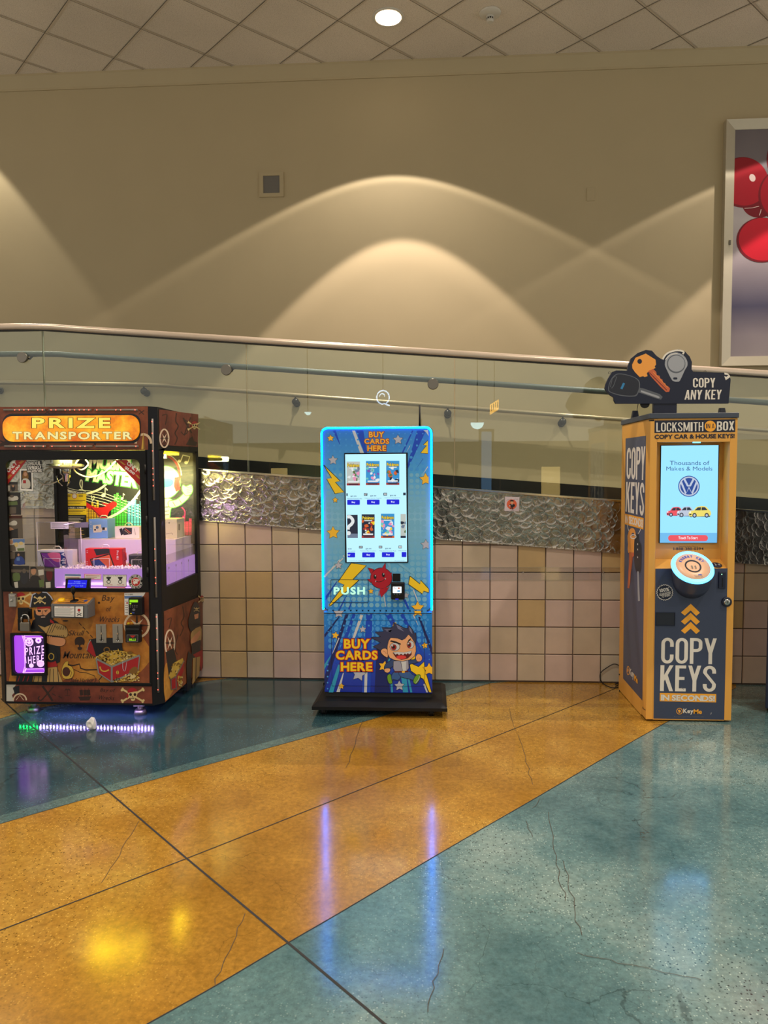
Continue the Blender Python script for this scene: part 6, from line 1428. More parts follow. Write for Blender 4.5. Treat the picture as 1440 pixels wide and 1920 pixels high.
ar.text('poster_lime', 'MUSIC', 0, 0, 0, 0, .05, quad=((845, 10), (1215, 55), (1195, 168), (832, 136)), edges=[('poster_green', .11)]); ar.text('poster_lime', 'MASTER', 0, 0, 0, 0, .05, quad=((822, 152), (1278, 190), (1262, 312), (806, 248)), edges=[('poster_green', .11)])
# robot with headphones, right part of the poster
ar.view = K1; ar.clip = None
gl = lambda m, pts, w=10, sm=3: (ar.line('poster_green', crom(pts, sm)+crom(pts, sm)[:1], w), ar.poly(m, pts, sm))
ar.circ('poster_green', 1118, 590, 104, 112, 36); ar.circ('poster_lime', 1118, 590, 99, 107, 36); ar.circ('robot_cream', 1118, 590, 94, 102, 36)
ar.ring('poster_red', 1105, 545, 108, 12, 132, -100, 20); ar.ring('robot_cream', 1105, 545, 120, 7, 144, -100, 0); ar.poly('poster_red', [(1180, 560), (1212, 555), (1218, 640), (1190, 655), (1176, 620)]); ar.line('print_maroon', [(1196, 560), (1200, 648)], 6); ar.poly('visor_blue', [(1040, 575), (1110, 565), (1160, 570), (1172, 595), (1150, 620), (1090, 628), (1040, 615)], 3)
gl('robot_cream', [(1060, 740), (1130, 700), (1170, 725), (1150, 780), (1140, 840), (1080, 850), (1050, 800)]); gl('robot_cream', [(1140, 722), (1190, 712), (1232, 680), (1252, 655), (1280, 672), (1262, 706), (1205, 750), (1150, 760)]); gl('robot_cream', [(1232, 640), (1236, 612), (1258, 622), (1290, 610), (1300, 640), (1288, 670), (1258, 680), (1242, 662)])
for x, y in ((1175, 740), (1215, 718)): ar.line('print_black', [(x-8, y-18), (x+10, y+14)], 4)
for y in (762, 790, 815): ar.line('print_black', [(1085, y), (1142, y-6)], 5)
[ar.line('ink_grey', [(1262, 628+12*k), (1296, 622+12*k)], 3) for k in range(4)]
ar.circ('poster_lime', 1212, 448, 12, 10); ar.circ('poster_lime', 1258, 458, 13, 11); ar.line('poster_lime', [(1222, 446), (1236, 408), (1282, 418), (1270, 456)], 7)
ar.line('poster_pink', [(1228, 760), (1250, 790), (1240, 850), (1225, 880)], 7, 4)
# warning notices
ar.view = K7
def notice(x0, y0, x1, y1, m, hd, n_, rows):
    ar.rect(m, x0, y0, x1, y1); ar.text('paper', hd, x0+20, y0-16, x1-20, y0-4, .04, edges=[('ink_black', .08)])
    for k in range(n_): y = y0+rows+k*13; ar.line('ink_black', [(x0+12, y), (x1-12-(k % 3)*22, y)], 4)
notice(594, 376, 806, 488, 'notice_yellow', 'CAUTION', 3, 62); ar.circ('paper', 696, 398, 24, 22); ar.ring('ribbon_red', 696, 398, 22, 4); [ar.rect('ink_black', x0, 386+8*k, x1, 390+8*k) for x0, x1 in ((616, 660), (735, 775)) for k in range(3)]
notice(594, 516, 808, 572, 'notice_yellow', 'NOTICE / AVISO', 3, 14); notice(598, 582, 806, 790, 'ink_black', ' .', 0, 0) if False else ar.rect('ink_black', 598, 582, 806, 790)
[ar.line('photo_light' if k < 8 else 'coin', [(612, 592+12.5*k), (790-(k*37 % 60), 592+12.5*k)], 5) for k in range(16)]
ar.rect('ribbon_red', 572, 545, 584, 640)
ar.done('poster', PM)
# --- bead bed, pedestals and bin
ZB = un(150, 1066, 1, YP+.10).z
xb0 = un(103, 1085, 1, YP+.06).x
b = B(); box(b, xb0, XS-.022, YP+.055, YP+.065, ZW0-.0, ZB+.004, .001); obj('bin_front', b, 'bin_glow', PM)
b = B(); box(b, XS-.030, XS-.022, YP+.06, YBP-.005, ZW0-.155, ZB+.012, .001)
yl = [un(270+x/3.2, 740+1075/3.2, 0, XS-.022).y for x in (150, 193, 227, 268, 315)]
for y in yl: box(b, XS-.0225, XS-.0205, y-.005, y+.005, ZB-.022, ZB-.008, mi=1); box(b, XS-.0222, XS-.0212, y-.0015, y+.0015, ZW0-.15, ZB-.02, mi=2)
obj('bin_side', b, ['bin_glow', 'ink_grey', 'acrylic_edge'], PM)
b = B(); box(b, XS-.026, XS-.022, YP+.12, YBP-.005, ZB+.012, ZB+.075); obj('bin_lip', b, 'acrylic', PM)
b = B(); box(b, xb0, XS-.03, YP+.065, YBP-.005, ZB-.03, ZB-.006)
rnd = random.Random(9)
for _ in range(1500):
    x, y = rnd.uniform(xb0+.01, XS-.04), rnd.uniform(YP+.07, YBP-.02); r = rnd.uniform(.006, .011); z = ZB-.006+rnd.uniform(0, .012)
    if y > -.52 and x > un(150, 1030, 1, -.45).x and rnd.random() < .85: continue
    vs = [b.verts.new((x+r*dx_, y+r*dy_, z+r*dz_)) for dx_, dy_, dz_ in ((1, 0, 0), (0, 1, 0), (-1, 0, 0), (0, -1, 0), (0, 0, .9), (0, 0, -.9))]
    for i in range(4):
        for tpt in (4, 5): f = b.faces.new((vs[i], vs[(i+1) % 4], vs[tpt])); f.smooth = True
o = obj('bead_bed', b, 'display_white', PM); o['kind'] = 'stuff'
YPD = -.46
pl, prr = un(147, 1030, 1, YPD).x, un(330, 1040, 1, YPD).x; ZPD = un(200, 1011, 1, YPD).z
b = B(); box(b, pl, prr, YPD, -.19, ZB-.01, ZPD, .002); box(b, prr-.02, min(prr+.02, XS-.05), -.19, -.1, ZB-.01, ZPD-.005, .002); box(b, pl+.2, min(prr+.075, XS-.04), -.13, -.075, ZB-.01, ZPD-.07, .002); obj('pedestal', b, 'display_white', PM)
# acrylic guard round the chute
ga = un(69, 979, 1, YP+.30); gb = un(151, 979, 1, YP+.30)
b = B()
for x0, x1, y0, y1 in ((ga.x, gb.x, YP+.30, YP+.303), (gb.x-.003, gb.x, YP+.07, YP+.30)): box(b, x0, x1, y0, y1, ZB-.06, ga.z)
for p, q in (((ga.x, YP+.30, ga.z), (gb.x, YP+.30, ga.z)), ((gb.x, YP+.07, ga.z), (gb.x, YP+.30, ga.z)), ((ga.x, YP+.30, ZB-.06), (ga.x, YP+.30, ga.z)), ((gb.x, YP+.30, ZB-.06), (gb.x, YP+.30, ga.z))): tube(b, [p, q], .0022, 6, mi=1)
gd = obj('chute_guard', b, ['acrylic', 'acrylic_edge'], PM)
ar = Art(1, YP+.298, -1, K7); ar.poly('paper', [(470, 643), (638, 642), (639, 703), (472, 703)]); [ar.line('ink_grey', [(480, 655+11*k), (628-(k % 2)*20, 655+11*k)], 4) for k in range(4)]; ar.poly('console_grey', [(685, 645), (822, 640), (822, 690), (700, 692)]); ar.done('guard_label', gd)
b = B(); box(b, XSL+.025, xb0-.01, YP+.34, YBP-.01, ZW0+.02, ZB-.05, .002); prism(b, [(XSL+.03, YP+.33, ZB-.12), (xb0-.02, YP+.33, ZB-.12), (xb0-.02, YP+.33, ZB-.02)], (0, .012, 0)); obj('chute_wall', b, 'display_white', PM)
# --- claw on its carriage
cx_, cy_ = un(122, 870, 1, -.62).x, -.62
zt_ = ZW1-.02
b = B(); box(b, XSL+.03, XS-.03, cy_-.012, cy_+.012, zt_-.03, zt_, .002); rail_ = obj('gantry_rail', b, 'steel_plate', PM)
b = B(); box(b, cx_-.06, cx_+.06, cy_-.05, cy_+.05, zt_-.06, zt_-.02, .004); lathe(b, (cx_, cy_, zt_-.06), [(.10, 0), (.12, -.008), (.12, -.018), (.07, -.03), (.03, -.035)], (0, 0, 1), 28); car_ = obj('carriage', b, 'steel_plate', PM)
b = B(); zc = un(122, 883, 1, cy_).z; lathe(b, (cx_, cy_, zc), [(.03, .03), (.034, .02), (.034, -.02), (.02, -.03), (.018, -.07), (.012, -.072)], (0, 0, 1), 24); tube(b, [(cx_, cy_, zc+.03), (cx_, cy_, zt_-.06)], .004, 8)
for k in range(3):
    a_ = R(90+120*k); c, s_ = math.cos(a_), math.sin(a_)
    tube(b, [(cx_+.028*c, cy_+.028*s_, zc-.01), (cx_+.055*c, cy_+.055*s_, zc-.035), (cx_+.045*c, cy_+.045*s_, zc-.075), (cx_+.02*c, cy_+.02*s_, zc-.10)], [.005, .005, .004, .003], 8)
obj('claw', b, 'chrome', car_)
b = B(); tube(b, smooth3([(cx_+.03, cy_, zt_-.05), (cx_+.10, cy_+.02, zt_-.10), (cx_+.16, cy_, zt_-.06), (cx_+.11, cy_, zt_-.02), (cx_+.06, cy_, zt_-.10), (cx_+.14, cy_+.03, zt_-.15), (cx_+.25, cy_+.04, zt_-.12), (cx_+.34, cy_+.05, zt_-.03)], 6), .005, 8); tube(b, smooth3([(cx_-.35, cy_+.1, zt_-.1), (cx_-.2, cy_+.1, zt_-.2), (cx_-.05, cy_+.1, zt_-.14), (cx_+.02, cy_, zt_-.04)], 6), .004, 8); obj('cable', b, 'box_cream', car_)
ar = Art(1, cy_-.128, -1, K7); ar.poly('cap_metal', [(555, 64), (672, 64), (670, 132), (558, 130)])
ar.circ('ink_black', 586, 96, 11, 12); ar.circ('cap_metal', 598, 93, 5, 5); ar.line('ink_black', [(586, 84), (591, 76)], 4); ar.text('ink_black', 'Pay', 606, 80, 660, 112, .012); ar.done('pay_plaque', car_)
# --- lamps
b = B()
for x0, x1 in ((WX0+.34, WX0+.56), (WX0+.62, XS-.20)): box(b, x0, x1, YP+.16, YP+.30, ZW1-.018, ZW1-.004, .003)
obj('top_lamp', b, 'lamp_yellow', PM)
tl_ = bar_light('top_light', ((WX0+XS)/2+.12, YP+.09, ZW1-.03), (0, 1, -.22), .72, .04, 13.0, (1, .90, .34)); tl_.data.spread = R(70)
b = B(); box(b, XS-.16, XS-.06, YC+.16, YW-.25, ZW1-.02, ZW1-.006); obj('side_lamp', b, 'lamp_yellow', PM)
b = B(); box(b, xb0+.02, PXR-.05, YP+.034, YP+.044, ZW0+.004, ZW0+.012); obj('bottom_lamp', b, 'lamp_magenta', PM)
bar_light('bottom_light', ((xb0+PXR)/2, YP+.036, ZW0+.03), (0, .8, .55), PXR-xb0-.1, .02, 1.4, (.80, .42, 1.0))
bar_light('shelf_light', ((WX0+XS)/2+.12, YP+.09, ZB+.30), (0, .8, -.6), .8, .02, 1.7, (.72, .46, 1.0))
# --- prizes: boxed goods
def front_box(name, px, view, y, d, m, label, cat='box', group='boxed prizes in the claw machine', topm=None, zmin=None):
    vx, vy, sc = view; P = [un(vx+x/sc, vy+y_/sc, 1, y) for x, y_ in px]
    if zmin is not None: dz = zmin-min(p.z for p in P)
    else: dz = 0
    x0 = sum(P[i].x for i in (0, 3))/2; x1 = sum(P[i].x for i in (1, 2))/2; z0 = sum(P[i].z for i in (2, 3))/2; z1 = sum(P[i].z for i in (0, 1))/2
    if zmin is not None: z0 = zmin
    t = thing(name, ((x0+x1)/2, y+d/2, z0), label, cat, group)
    b = B(); box(b, x0, x1, y, y+d, z0, z1, .002); obj('carton', b, m, t); return t, x0, x1, z0, z1
def loop_handle(t, x, y, z, w=.03, m='box_cream'):
    b = B(); tube(b, [(x-w/2, y, z-.004), (x-w/2, y, z+.012), (x-w/4, y, z+.022), (x+w/4, y, z+.022), (x+w/2, y, z+.012), (x+w/2, y, z-.004)], .0035, 8); obj('hang_loop', b, m, t)
yt = YP+.20
t, x0, x1, z0, z1 = front_box('tablet_box', [(338, 910), (664, 892), (688, 1066), (356, 1052)], K7, yt, .07, 'box_white', 'white tablet box with purple screen picture, standing at the left of the bead bed', zmin=ZB)
ar = Art(1, yt-.0004, -1, K7); ar.poly('ink_black', [(372, 922), (560, 922), (575, 1066), (410, 1056)]); ar.poly('tablet_purple', [(382, 930), (556, 930), (566, 1060), (418, 1050)]); ar.poly('tablet_pink', [(440, 932), (556, 930), (562, 1010), (500, 1000)], 2); ar.line('print_white', [(392, 950), (450, 990), (500, 1040), (530, 1060)], 3, 3)
ar.poly('photo_blue', [(560, 922), (600, 920), (640, 1066), (575, 1066)]); ar.text('paper', 'Tab A', 0, 0, 0, 0, .02, quad=((562, 1066), (574, 920), (606, 922), (618, 1066))); ar.circ('ink_grey', 376, 1042, 5); ar.done('front_print', t); loop_handle(t, (x0+x1)/2, yt+.035, z1, .05)
t, x0, x1, z0, z1 = front_box('tablet_box', [(794, 886), (1138, 886), (1140, 1068), (798, 1068)], K7, yt, .06, 'box_red', 'red tablet box with dark tablet picture, in front of the white pedestal', zmin=ZB)
ar = Art(1, yt-.0004, -1, K7); ar.poly('box_dark', [(872, 892), (990, 886), (1020, 890), (1022, 930), (898, 952)]); ar.poly('ink_black', [(836, 986), (1024, 930), (1070, 1060), (870, 1068), (856, 1040)]); ar.poly('tablet_orange', [(850, 992), (1018, 944), (1056, 1054), (880, 1066)]); ar.poly('photo_blue', [(855, 1000), (920, 985), (1000, 1060), (880, 1066)]); ar.text('paper', 'Pro 10.1', 0, 0, 0, 0, .02, quad=((1104, 906), (1104, 986), (1086, 986), (1086, 906))); [ar.line('paper', [(806, y), (818, y)], 5) for y in (908, 925, 1010, 1030, 1050)]; ar.circ('paper', 1110, 1062, 8); ar.done('front_print', t)
b = B(); zc = (z0+z1)/2; tube(b, [(x1-.002, yt+.03, zc+.03), (x1+.012, yt+.03, zc+.028), (x1+.014, yt+.03, zc-.02), (x1-.002, yt+.03, zc-.025)], .004, 8); obj('side_handle', b, 'box_red', t); loop_handle(t, (x0+x1)/2, yt+.03, z1, .05, 'acrylic_edge')
yq = YPD+.06
t, x0, x1, z0, z1 = front_box('camera_box', [(830, 612), (1002, 612), (1000, 775), (828, 773)], K7, yq, .13, 'box_blue', 'light blue security camera box on the pedestal in front of the music poster', zmin=ZPD)
ar = Art(1, yq-.0004, -1, K7); ar.poly('paper', [(865, 670), (940, 662), (944, 700), (996, 690), (996, 720), (950, 718), (944, 735), (870, 738)]); ar.circ('ink_black', 885, 712, 9); ar.circ('photo_sky', 905, 690, 14); ar.poly('ink_black', [(952, 690), (976, 688), (976, 712), (952, 714)]); [ar.line('paper', [(843, y), (850, y)], 10) for y in (640, 660, 700)]; ar.done('front_print', t); loop_handle(t, (x0+x1)/2+.02, yq+.05, z1, .055)
t, x0, x1, z0, z1 = front_box('gadget_box', [(1070, 682), (1296, 678), (1298, 778), (1068, 776)], K7, yq, .07, 'box_white', 'white box with dark gadget picture, beside the blue box on the pedestal', zmin=ZPD)
ar = Art(1, yq-.0004, -1, K7); ar.poly('ink_black', [(1110, 705), (1135, 696), (1152, 750), (1128, 766)]); ar.poly('box_dark', [(1140, 705), (1165, 690), (1230, 694), (1228, 752), (1150, 762)]); ar.line('tablet_orange', [(1165, 700), (1215, 740)], 5); ar.line('bone', [(1160, 715), (1205, 750)], 4); ar.line('ink_grey', [(1250, 700), (1262, 760)], 4); ar.done('front_print', t); loop_handle(t, (x0+x1)/2, yq+.03, z1, .05)
t, x0, x1, z0, z1 = front_box('speaker_box', [(1196, 946), (1400, 942), (1402, 1072), (1200, 1070)], K7, yt+.02, .08, 'box_dark', 'black speaker box with red corner, right of the red tablet box', zmin=ZB)
ar = Art(1, yt+.0196, -1, K7); ar.poly('box_red', [(1200, 1020), (1232, 1050), (1240, 1070), (1201, 1070)]); ar.poly('ink_grey', [(1200, 948), (1320, 945), (1320, 952), (1204, 956)]); ar.ring('ink_grey', 1310, 1010, 22, 4); ar.circ('ink_grey', 1310, 1010, 8); ar.line('photo_mid', [(1215, 1010), (1290, 960)], 5); ar.done('front_print', t); loop_handle(t, (x0+x1)/2, yt+.05, z1, .05)
t, x0, x1, z0, z1 = front_box('speaker_box', [(1085, 842), (1196, 838), (1194, 958), (1085, 960)], K1, YPD+.07, .16, 'box_cream', 'cream box on the right end of the pedestal, seen through the side window', zmin=ZPD)
ar = Art(0, x1+.0006, 1, K1); ar.rr('console_grey', 1204, 872, 1216, 915, 4); ar.done('side_print', t)
ar = Art(1, YPD+.0694, -1, K1); ar.text('ink_grey', 'JBQ', 1136, 862, 1152, 872, .01) if False else ar.line('ink_grey', [(1120, 940), (1160, 934), (1164, 946)], 3, 3); ar.circ('ink_grey', 1142, 866, 5); ar.done('front_print', t)
for k, (x0, y0, x1, y1, y_, lab) in enumerate(((410, 980, 557, 1062, yt-.05, 'small clear acrylic stand before the white tablet box'), (876, 980, 1018, 1070, yt-.05, 'small clear acrylic stand before the red tablet box'), (1228, 990, 1340, 1072, yt-.03, 'small clear acrylic stand before the black speaker box'))):
    a_, c_ = un(x0/4.966, 850+y1/4.966, 1, y_), un(x1/4.966, 850+y0/4.966, 1, y_); z0 = ZB+.002
    t = thing('acrylic_stand', ((a_.x+c_.x)/2, y_, z0), lab, 'acrylic stand', 'acrylic stands in the claw machine')
    b = B(); box(b, a_.x, c_.x, y_, y_+.002, z0, c_.z); [tube(b, [p, q], .0014, 6, mi=1) for p, q in (((a_.x, y_, z0), (a_.x, y_, c_.z)), ((a_.x, y_, c_.z), (c_.x, y_, c_.z)), ((c_.x, y_, c_.z), (c_.x, y_, z0)))]; obj('upright', b, ['acrylic', 'acrylic_edge'], t)
    b = B(); box(b, a_.x, c_.x, y_-.03, y_+.03, z0-.0015, z0+.0005); obj('base', b, 'acrylic', t)
# --- prints and stickers on the window
ygl = YP+.0055
def stk(name, label=None): pass
ar = Art(1, ygl, -1, K7)
ar.poly('ribbon_red', [(150, 64), (250, 64), (57, 308), (52, 185)]); ar.text('paper', 'ONLY', 0, 0, 0, 0, .035, quad=((58, 150), (140, 66), (160, 98), (78, 182))); ar.text('paper', '$1.00', 0, 0, 0, 0, .04, quad=((105, 178), (178, 104), (188, 122), (124, 198))); [ar.line('coin', [(62+k*8, 232+k*3), (95+k*8, 196+k*3)], 4) for k in range(3)]; [ar.line('coin', [(175+k*8, 90+k*3), (208+k*8, 66+k*3)], 4) for k in range(3)]
ar.done('corner_sticker', dfr)
ar = Art(1, ygl, -1, K7)
ar.poly('ribbon_red', [(1068, 62), (1180, 62), (1308, 185), (1308, 310)]); ar.text('paper', 'ONLY', 0, 0, 0, 0, .035, quad=((1198, 72), (1300, 152), (1276, 180), (1178, 100))); ar.text('paper', '$1.00', 0, 0, 0, 0, .04, quad=((1172, 118), (1258, 185), (1242, 202), (1160, 142))); [ar.line('coin', [(1110+k*9, 72+k*2), (1150+k*9, 104+k*2)], 4) for k in range(3)]; [ar.line('coin', [(1262+k*9, 196+k*4), (1290+k*9, 232+k*4)], 4) for k in range(3)]
ar.done('corner_sticker', dfr)
ar = Art(1, ygl, -1, K7); ar.poly('ink_black', [(243, 72), (388, 66), (398, 176), (252, 180)]); ar.block('paper', 'GHOUL', 0, 0, 0, 0, .14, .14, quad=((246, 76), (384, 72), (386, 108), (248, 113))); ar.block('paper', 'TRIGGZ', 0, 0, 0, 0, .14, .14, quad=((250, 118), (384, 113), (390, 150), (254, 154))); ar.text('paper', 'HAS MTN VSG', 0, 0, 0, 0, .04, quad=((256, 160), (388, 156), (389, 172), (257, 177))); ar.done('name_sticker', dfr)
def photo(bg, pts, shapes, border=None):
    ar = Art(1, ygl+.0001, -1, K7)
    if border: ar.poly('paper', border)
    ar.poly(bg, pts)
    for s_ in shapes:
        if s_[0] == 'p': ar.poly(s_[1], s_[2], 2 if len(s_) > 3 else 0)
        else: ar.circ(s_[1], *s_[2])
    ar.done('photo_print', dfr)
photo('photo_dark', [(196, 160), (292, 160), (296, 335), (198, 330)], [('p', 'coin_dark', [(212, 190), (224, 162), (248, 164), (262, 195), (262, 240), (210, 235)], 1), ('c', 'photo_face', (236, 194, 16, 20)), ('p', 'photo_light', [(205, 250), (232, 232), (262, 240), (282, 270), (275, 325), (205, 322)], 1), ('p', 'chest_red', [(215, 250), (242, 250), (242, 280), (215, 280)])], [(184, 148), (302, 146), (306, 352), (188, 346)])
photo('photo_mid', [(62, 266), (166, 266), (166, 356), (64, 356)], [('p', 'photo_dark', [(64, 266), (164, 266), (164, 290), (64, 290)]), ('p', 'photo_light', [(70, 300), (92, 300), (92, 350), (72, 350)]), ('c', 'photo_dark', (122, 325, 20, 28)), ('c', 'photo_face', (122, 305, 9, 11))])
photo('photo_dark', [(66, 362), (190, 362), (196, 572), (72, 572)], [('p', 'photo_light', [(80, 405), (160, 398), (165, 435), (82, 440)], 1), ('p', 'photo_green', [(74, 450), (160, 445), (165, 480), (76, 485)]), ('c', 'photo_mid', (110, 400, 20, 12)), ('p', 'photo_mid', [(90, 500), (150, 500), (150, 560), (90, 565)])])
photo('photo_mid', [(72, 580), (208, 578), (214, 792), (80, 792)], [('p', 'print_brown', [(74, 582), (206, 580), (206, 606), (76, 606)]), ('p', 'photo_light', [(84, 650), (130, 625), (160, 640), (150, 670), (90, 668)], 1), ('p', 'photo_face', [(78, 680), (120, 700), (135, 720), (110, 730), (80, 710)], 1), ('p', 'photo_dark', [(90, 720), (165, 700), (170, 790), (90, 790)])])
photo('photo_light', [(80, 800), (228, 797), (232, 912), (86, 912)], [('p', 'photo_sky', [(120, 800), (228, 797), (230, 830), (120, 832)]), ('c', 'photo_face', (106, 826, 16, 22)), ('p', 'photo_mid', [(88, 855), (140, 850), (150, 910), (90, 912)]), ('c', 'bone', (152, 850, 18, 22)), ('c', 'bone', (196, 838, 20, 16)), ('p', 'photo_green', [(160, 885), (225, 880), (228, 908), (165, 910)])])
photo('photo_dark', [(88, 916), (232, 914), (234, 1036), (92, 1036)], [('p', 'photo_blue', [(140, 985), (165, 960), (200, 960), (226, 990), (226, 1034), (138, 1034)], 1), ('c', 'photo_face', (172, 945, 10, 13)), ('p', 'photo_sky', [(155, 968), (184, 968), (184, 1000), (155, 1000)]), ('p', 'photo_mid', [(95, 920), (140, 918), (138, 980), (95, 985)])])
photo('photo_dark', [(94, 1046), (272, 1048), (272, 1266), (130, 1266), (104, 1240)], [('p', 'photo_mid', [(105, 1080), (270, 1085), (270, 1110), (105, 1108)]), ('p', 'photo_green', [(120, 1120), (180, 1115), (185, 1180), (125, 1190)], 1), ('c', 'box_dark', (225, 1150, 36, 70)), ('c', 'photo_mid', (225, 1095, 18, 22)), ('p', 'photo_light', [(130, 1200), (165, 1195), (170, 1250), (140, 1255)])])
photo('photo_mid', [(274, 1052), (412, 1056), (414, 1266), (276, 1266)], [('p', 'photo_dark', [(276, 1180), (300, 1140), (350, 1140), (385, 1180), (390, 1266), (276, 1266)], 1), ('c', 'photo_face', (312, 1098, 24, 34)), ('p', 'ink_black', [(284, 1080), (292, 1056), (330, 1056), (342, 1078), (318, 1074)], 1), ('p', 'photo_light', [(355, 1085), (405, 1080), (408, 1130), (360, 1140)]), ('p', 'photo_green', [(360, 1180), (408, 1175), (410, 1240), (370, 1250)])])
photo('photo_dark', [(414, 1058), (508, 1062), (510, 1266), (416, 1266)], [('c', 'print_maroon', (460, 1130, 30, 60)), ('p', 'photo_mid', [(420, 1070), (500, 1074), (500, 1100), (420, 1096)]), ('p', 'photo_light', [(425, 1200), (470, 1196), (472, 1250), (428, 1254)])])
ar = Art(1, ygl, -1, K7)
ar.poly('paper', [(603, 1122), (754, 1124), (755, 1176), (604, 1176)]); ar.poly('photo_sky', [(604, 1124), (753, 1126), (753, 1142), (604, 1140)]); ar.line('ribbon_red', [(614, 1156), (740, 1158)], 5)
ar.poly('tablet_pink', [(784, 1122), (942, 1126), (942, 1176), (786, 1174)]); ar.poly('paper', [(789, 1127), (937, 1130), (937, 1171), (790, 1169)]); [ar.line('ribbon_red', [(798, 1140+12*k), (928-(k*25), 1142+12*k)], 4) for k in range(3)]
ar.poly('ink_grey', [(958, 1128), (1180, 1130), (1180, 1242), (960, 1240)]); ar.poly('paper', [(963, 1132), (1175, 1134), (1175, 1237), (964, 1235)]); ar.text('ink_black', 'MAY NEED TO PAY MORE THAN ONCE', 968, 1137, 1170, 1145, .01)
for x in (1012, 1120): ar.poly('ink_black', [(x-24, 1150), (x+24, 1150), (x+18, 1168), (x+10, 1168), (x+10, 1185), (x-10, 1185), (x-10, 1168), (x-18, 1168)]); ar.ring('ink_black', x, 1196, 16, 6); ar.text('ribbon_red', 'YOU WIN' if x < 1100 else 'YOU LOSE', x-32, 1220, x+36, 1229, .01)
ar.poly('tablet_pink', [(988, 1242), (1178, 1244), (1140, 1268), (1010, 1266)]) ; ar.line('paper', [(1000, 1252), (1160, 1254)], 4)
ar.done('rules_sticker', dfr)
ar = Art(1, ygl, -1, K7); cx, cy = 1264, 1196
ar.circ('ink_black', cx, cy, 69, 70, 36); ar.circ('paper', cx, cy, 44, 44, 30); ar.circ('ribbon_red', cx, cy, 40, 40, 30); ar.text('paper', '$1', cx-24, cy-24, cx+14, cy+22, .05); ar.text('paper', '00', cx+14, cy-22, cx+32, cy-4, .04); ar.ring('paper', cx, cy, 66, 3)
for st, a0, sp in (('TRY YOUR SKILL', -160, 10.6), ('4 PLAYS TO DO IT', 160, -10.2)):
    for k, ch in enumerate(st):
        if ch == ' ': continue
        a_ = R(a0+sp*k); rr_ = 55; x, y = cx+rr_*math.cos(a_), cy+rr_*math.sin(a_); th = a_+math.pi/2 if sp > 0 else a_-math.pi/2; c, s_ = math.cos(th), math.sin(th); hw = 1.5 if ch == 'I' else 4
        ar.text('paper', ch, 0, 0, 0, 0, .05, quad=[(x+u*c-v*s_, y+u*s_+v*c) for u, v in ((-hw, -6), (hw, -6), (hw, 6), (-hw, 6))])
ar.done('price_seal', dfr)
# --- small blue text display under the window
da, db = un(606/4.966, 850+1268/4.966, 1, YP-.03), un(838/4.966, 850+1166/4.966, 1, YP-.03)
b = B(); prism(b, [(da.x, YP-.032, da.z), (db.x-.006, YP-.032, da.z), (db.x, YP-.032, db.z), (da.x+.006, YP-.032, db.z)], (0, .022, 0)); bmesh.ops.bevel(b, geom=b.edges[:], offset=.002, segments=1, affect='EDGES'); ds = obj('credit_display', b, 'black', dfr)
ar = Art(1, YP-.0326, -1, K7); ar.poly('lcd_blue', [(636, 1178), (812, 1180), (802, 1252), (626, 1250)]); ar.text('lcd_text', 'Accept', 690, 1190, 750, 1202, .0); ar.text('lcd_text', 'Quarters/Bills Only', 632, 1207, 800, 1217, .0); ar.text('lcd_text', 'Try Your Skill!', 664, 1230, 774, 1241, .0); ar.done('display_screen', ds)
# ---- crumpled paper on the floor
def crumple():
    c = un(172, 1358, 2, .03); b = B(); rnd = random.Random(6); r_ = bmesh.ops.create_icosphere(b, subdivisions=2, radius=1.05)
    for v in b.verts:
        k = rnd.uniform(.5, 1.2); v.co = Vector((c.x+v.co.x*.030*k, c.y+v.co.y*.032*k, .036+v.co.z*.036*k-(.012 if v.co.x > .3 and v.co.z < 0 else 0)))
    for v in b.verts: v.co.z = max(v.co.z, .001)
    for f in b.faces: f.smooth = False
    obj('crumpled_paper', b, 'paper', label='crumpled white paper lying on the teal floor before the claw machine', cat='litter')
crumple()

# ---- clear plastic strip screwed to the tiles between card kiosk and key kiosk
sa, sb = un(822, 1087, 1, -.003), un(1160, 1064, 1, -.003)
t = thing('plastic_strip', ((sa.x+sb.x)/2+.2, -.002, sa.z), 'long clear plastic strip fixed to the tiled wall between the card kiosk and key kiosk', 'plastic strip')
b = B(); box(b, sa.x, sb.x+.4, -.0045, -.0006, sa.z, sb.z, 0); ed = [(sa.x, -.0045, sa.z), (sb.x+.4, -.0045, sa.z), (sb.x+.4, -.0045, sb.z), (sa.x, -.0045, sb.z)]
for p, q in zip(ed, ed[1:]+ed[:1]): tube(b, [p, q], .0007, 6, mi=1)
obj('strip', b, ['acrylic', 'glass_edge'], t)
for px in (848, 981, 1131):
    p = un(px, 1073, 1, -.005); b = B(); lathe(b, (p.x, -.0045, p.z), [(.006, 0), (.005, .003), (.002, .004)], (0, -1, 0), 12); obj('screw', b, 'chrome', t)

# ================================================================== LOBBY BEHIND THE VIEWER (seen only in the glass and the steel)
YM = -12.0
def behind(px, py): p = un(px, py, 1, 2*.034-YM); return p.x, p.z
emat('sign_white', (206, 226, 255), 11); emat('sign_amber', (255, 190, 90), 9); emat('window_cool', (206, 240, 244), 9); emat('door_daylight', (120, 170, 220), 1.7); emat('streak_glow', (255, 214, 130), 3.0)
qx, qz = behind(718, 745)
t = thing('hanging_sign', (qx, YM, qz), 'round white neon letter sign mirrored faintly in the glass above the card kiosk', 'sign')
b = B(); tube(b, [(qx+.15*math.cos(R(a_)), YM, qz+.16*math.sin(R(a_))) for a_ in range(-60, 285, 15)]+[(qx+.02, YM, qz-.14), (qx+.16, YM, qz-.2)], .016, 8); tube(b, [(qx-.02+.06*math.cos(R(a_)), YM, qz+.02+.07*math.sin(R(a_))) for a_ in range(0, 200, 20)], .012, 8); obj('letter', b, 'sign_white', t)
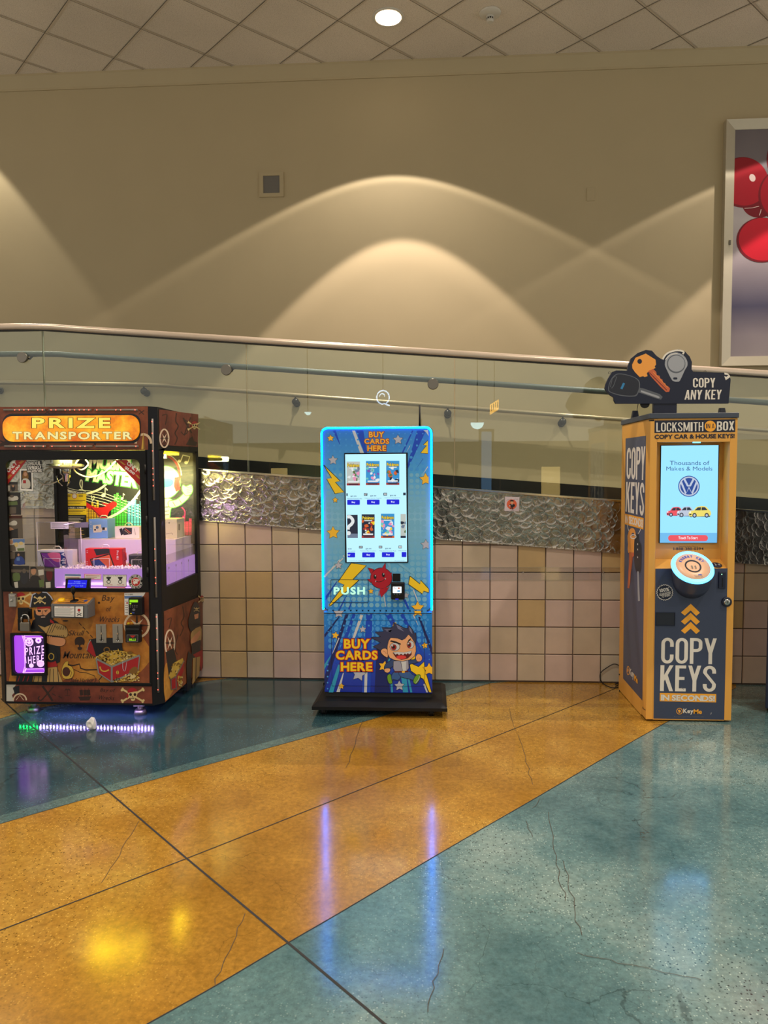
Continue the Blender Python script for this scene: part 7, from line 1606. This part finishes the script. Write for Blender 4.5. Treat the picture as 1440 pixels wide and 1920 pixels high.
b = B(); tube(b, [(qx, YM-.03, qz+.15), (qx, YM-.03, CEIL)], .01, 8); obj('rod', b, 'black', t)
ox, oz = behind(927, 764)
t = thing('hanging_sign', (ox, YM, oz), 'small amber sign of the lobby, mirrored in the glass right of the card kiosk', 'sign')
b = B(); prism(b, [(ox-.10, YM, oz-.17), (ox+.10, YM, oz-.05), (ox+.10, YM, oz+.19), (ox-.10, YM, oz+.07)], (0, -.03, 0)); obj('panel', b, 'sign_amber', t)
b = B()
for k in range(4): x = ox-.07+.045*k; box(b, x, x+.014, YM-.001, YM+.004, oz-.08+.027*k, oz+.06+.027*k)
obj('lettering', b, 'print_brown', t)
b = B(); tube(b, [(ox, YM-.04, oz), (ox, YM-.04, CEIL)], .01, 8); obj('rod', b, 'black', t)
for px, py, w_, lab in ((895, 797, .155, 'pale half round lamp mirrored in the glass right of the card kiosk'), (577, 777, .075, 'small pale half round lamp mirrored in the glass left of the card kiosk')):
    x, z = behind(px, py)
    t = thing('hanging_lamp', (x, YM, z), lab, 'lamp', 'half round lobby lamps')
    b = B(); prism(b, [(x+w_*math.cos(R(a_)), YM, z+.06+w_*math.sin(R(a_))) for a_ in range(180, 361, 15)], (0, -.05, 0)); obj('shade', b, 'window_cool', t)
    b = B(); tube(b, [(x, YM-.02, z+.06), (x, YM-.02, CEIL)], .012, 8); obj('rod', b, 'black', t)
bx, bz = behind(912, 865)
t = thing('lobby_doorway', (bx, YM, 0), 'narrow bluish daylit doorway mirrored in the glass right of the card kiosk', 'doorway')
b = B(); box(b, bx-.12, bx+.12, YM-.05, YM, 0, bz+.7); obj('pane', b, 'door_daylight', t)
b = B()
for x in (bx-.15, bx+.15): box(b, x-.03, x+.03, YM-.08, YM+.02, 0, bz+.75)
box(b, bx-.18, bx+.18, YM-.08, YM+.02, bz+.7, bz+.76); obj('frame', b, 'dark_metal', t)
for px, w_, lab in ((1036, .22, 'unseen warm glowing column added to streak the steel band left of the key kiosk'), (520, .2, 'unseen warm glowing column added to streak the steel band left of the card kiosk'), (1412, .2, 'unseen warm glowing column added to streak the steel band right of the key kiosk')):
    x, z = behind(px, 980)  # glowing column added so the steel band mirrors a bright streak
    t = thing('streak_column', (x, YM-.3, 0), lab, 'column', 'glowing columns added for steel streaks')
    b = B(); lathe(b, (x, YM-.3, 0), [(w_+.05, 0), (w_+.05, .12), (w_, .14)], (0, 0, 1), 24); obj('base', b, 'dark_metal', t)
    b = B(); lathe(b, (x, YM-.3, .14), [(w_, 0), (w_, 1.5)], (0, 0, 1), 24); obj('shaft', b, 'streak_glow', t)
# unseen dark wall added low and far back, to darken reflections
mat('dark_backdrop', (58, 52, 46), .5)
b = B(); box(b, -9.3, 9.3, -13.6, -13.4, 0, 2.3)
obj('wall_rear', b, 'dark_backdrop', kind='structure')
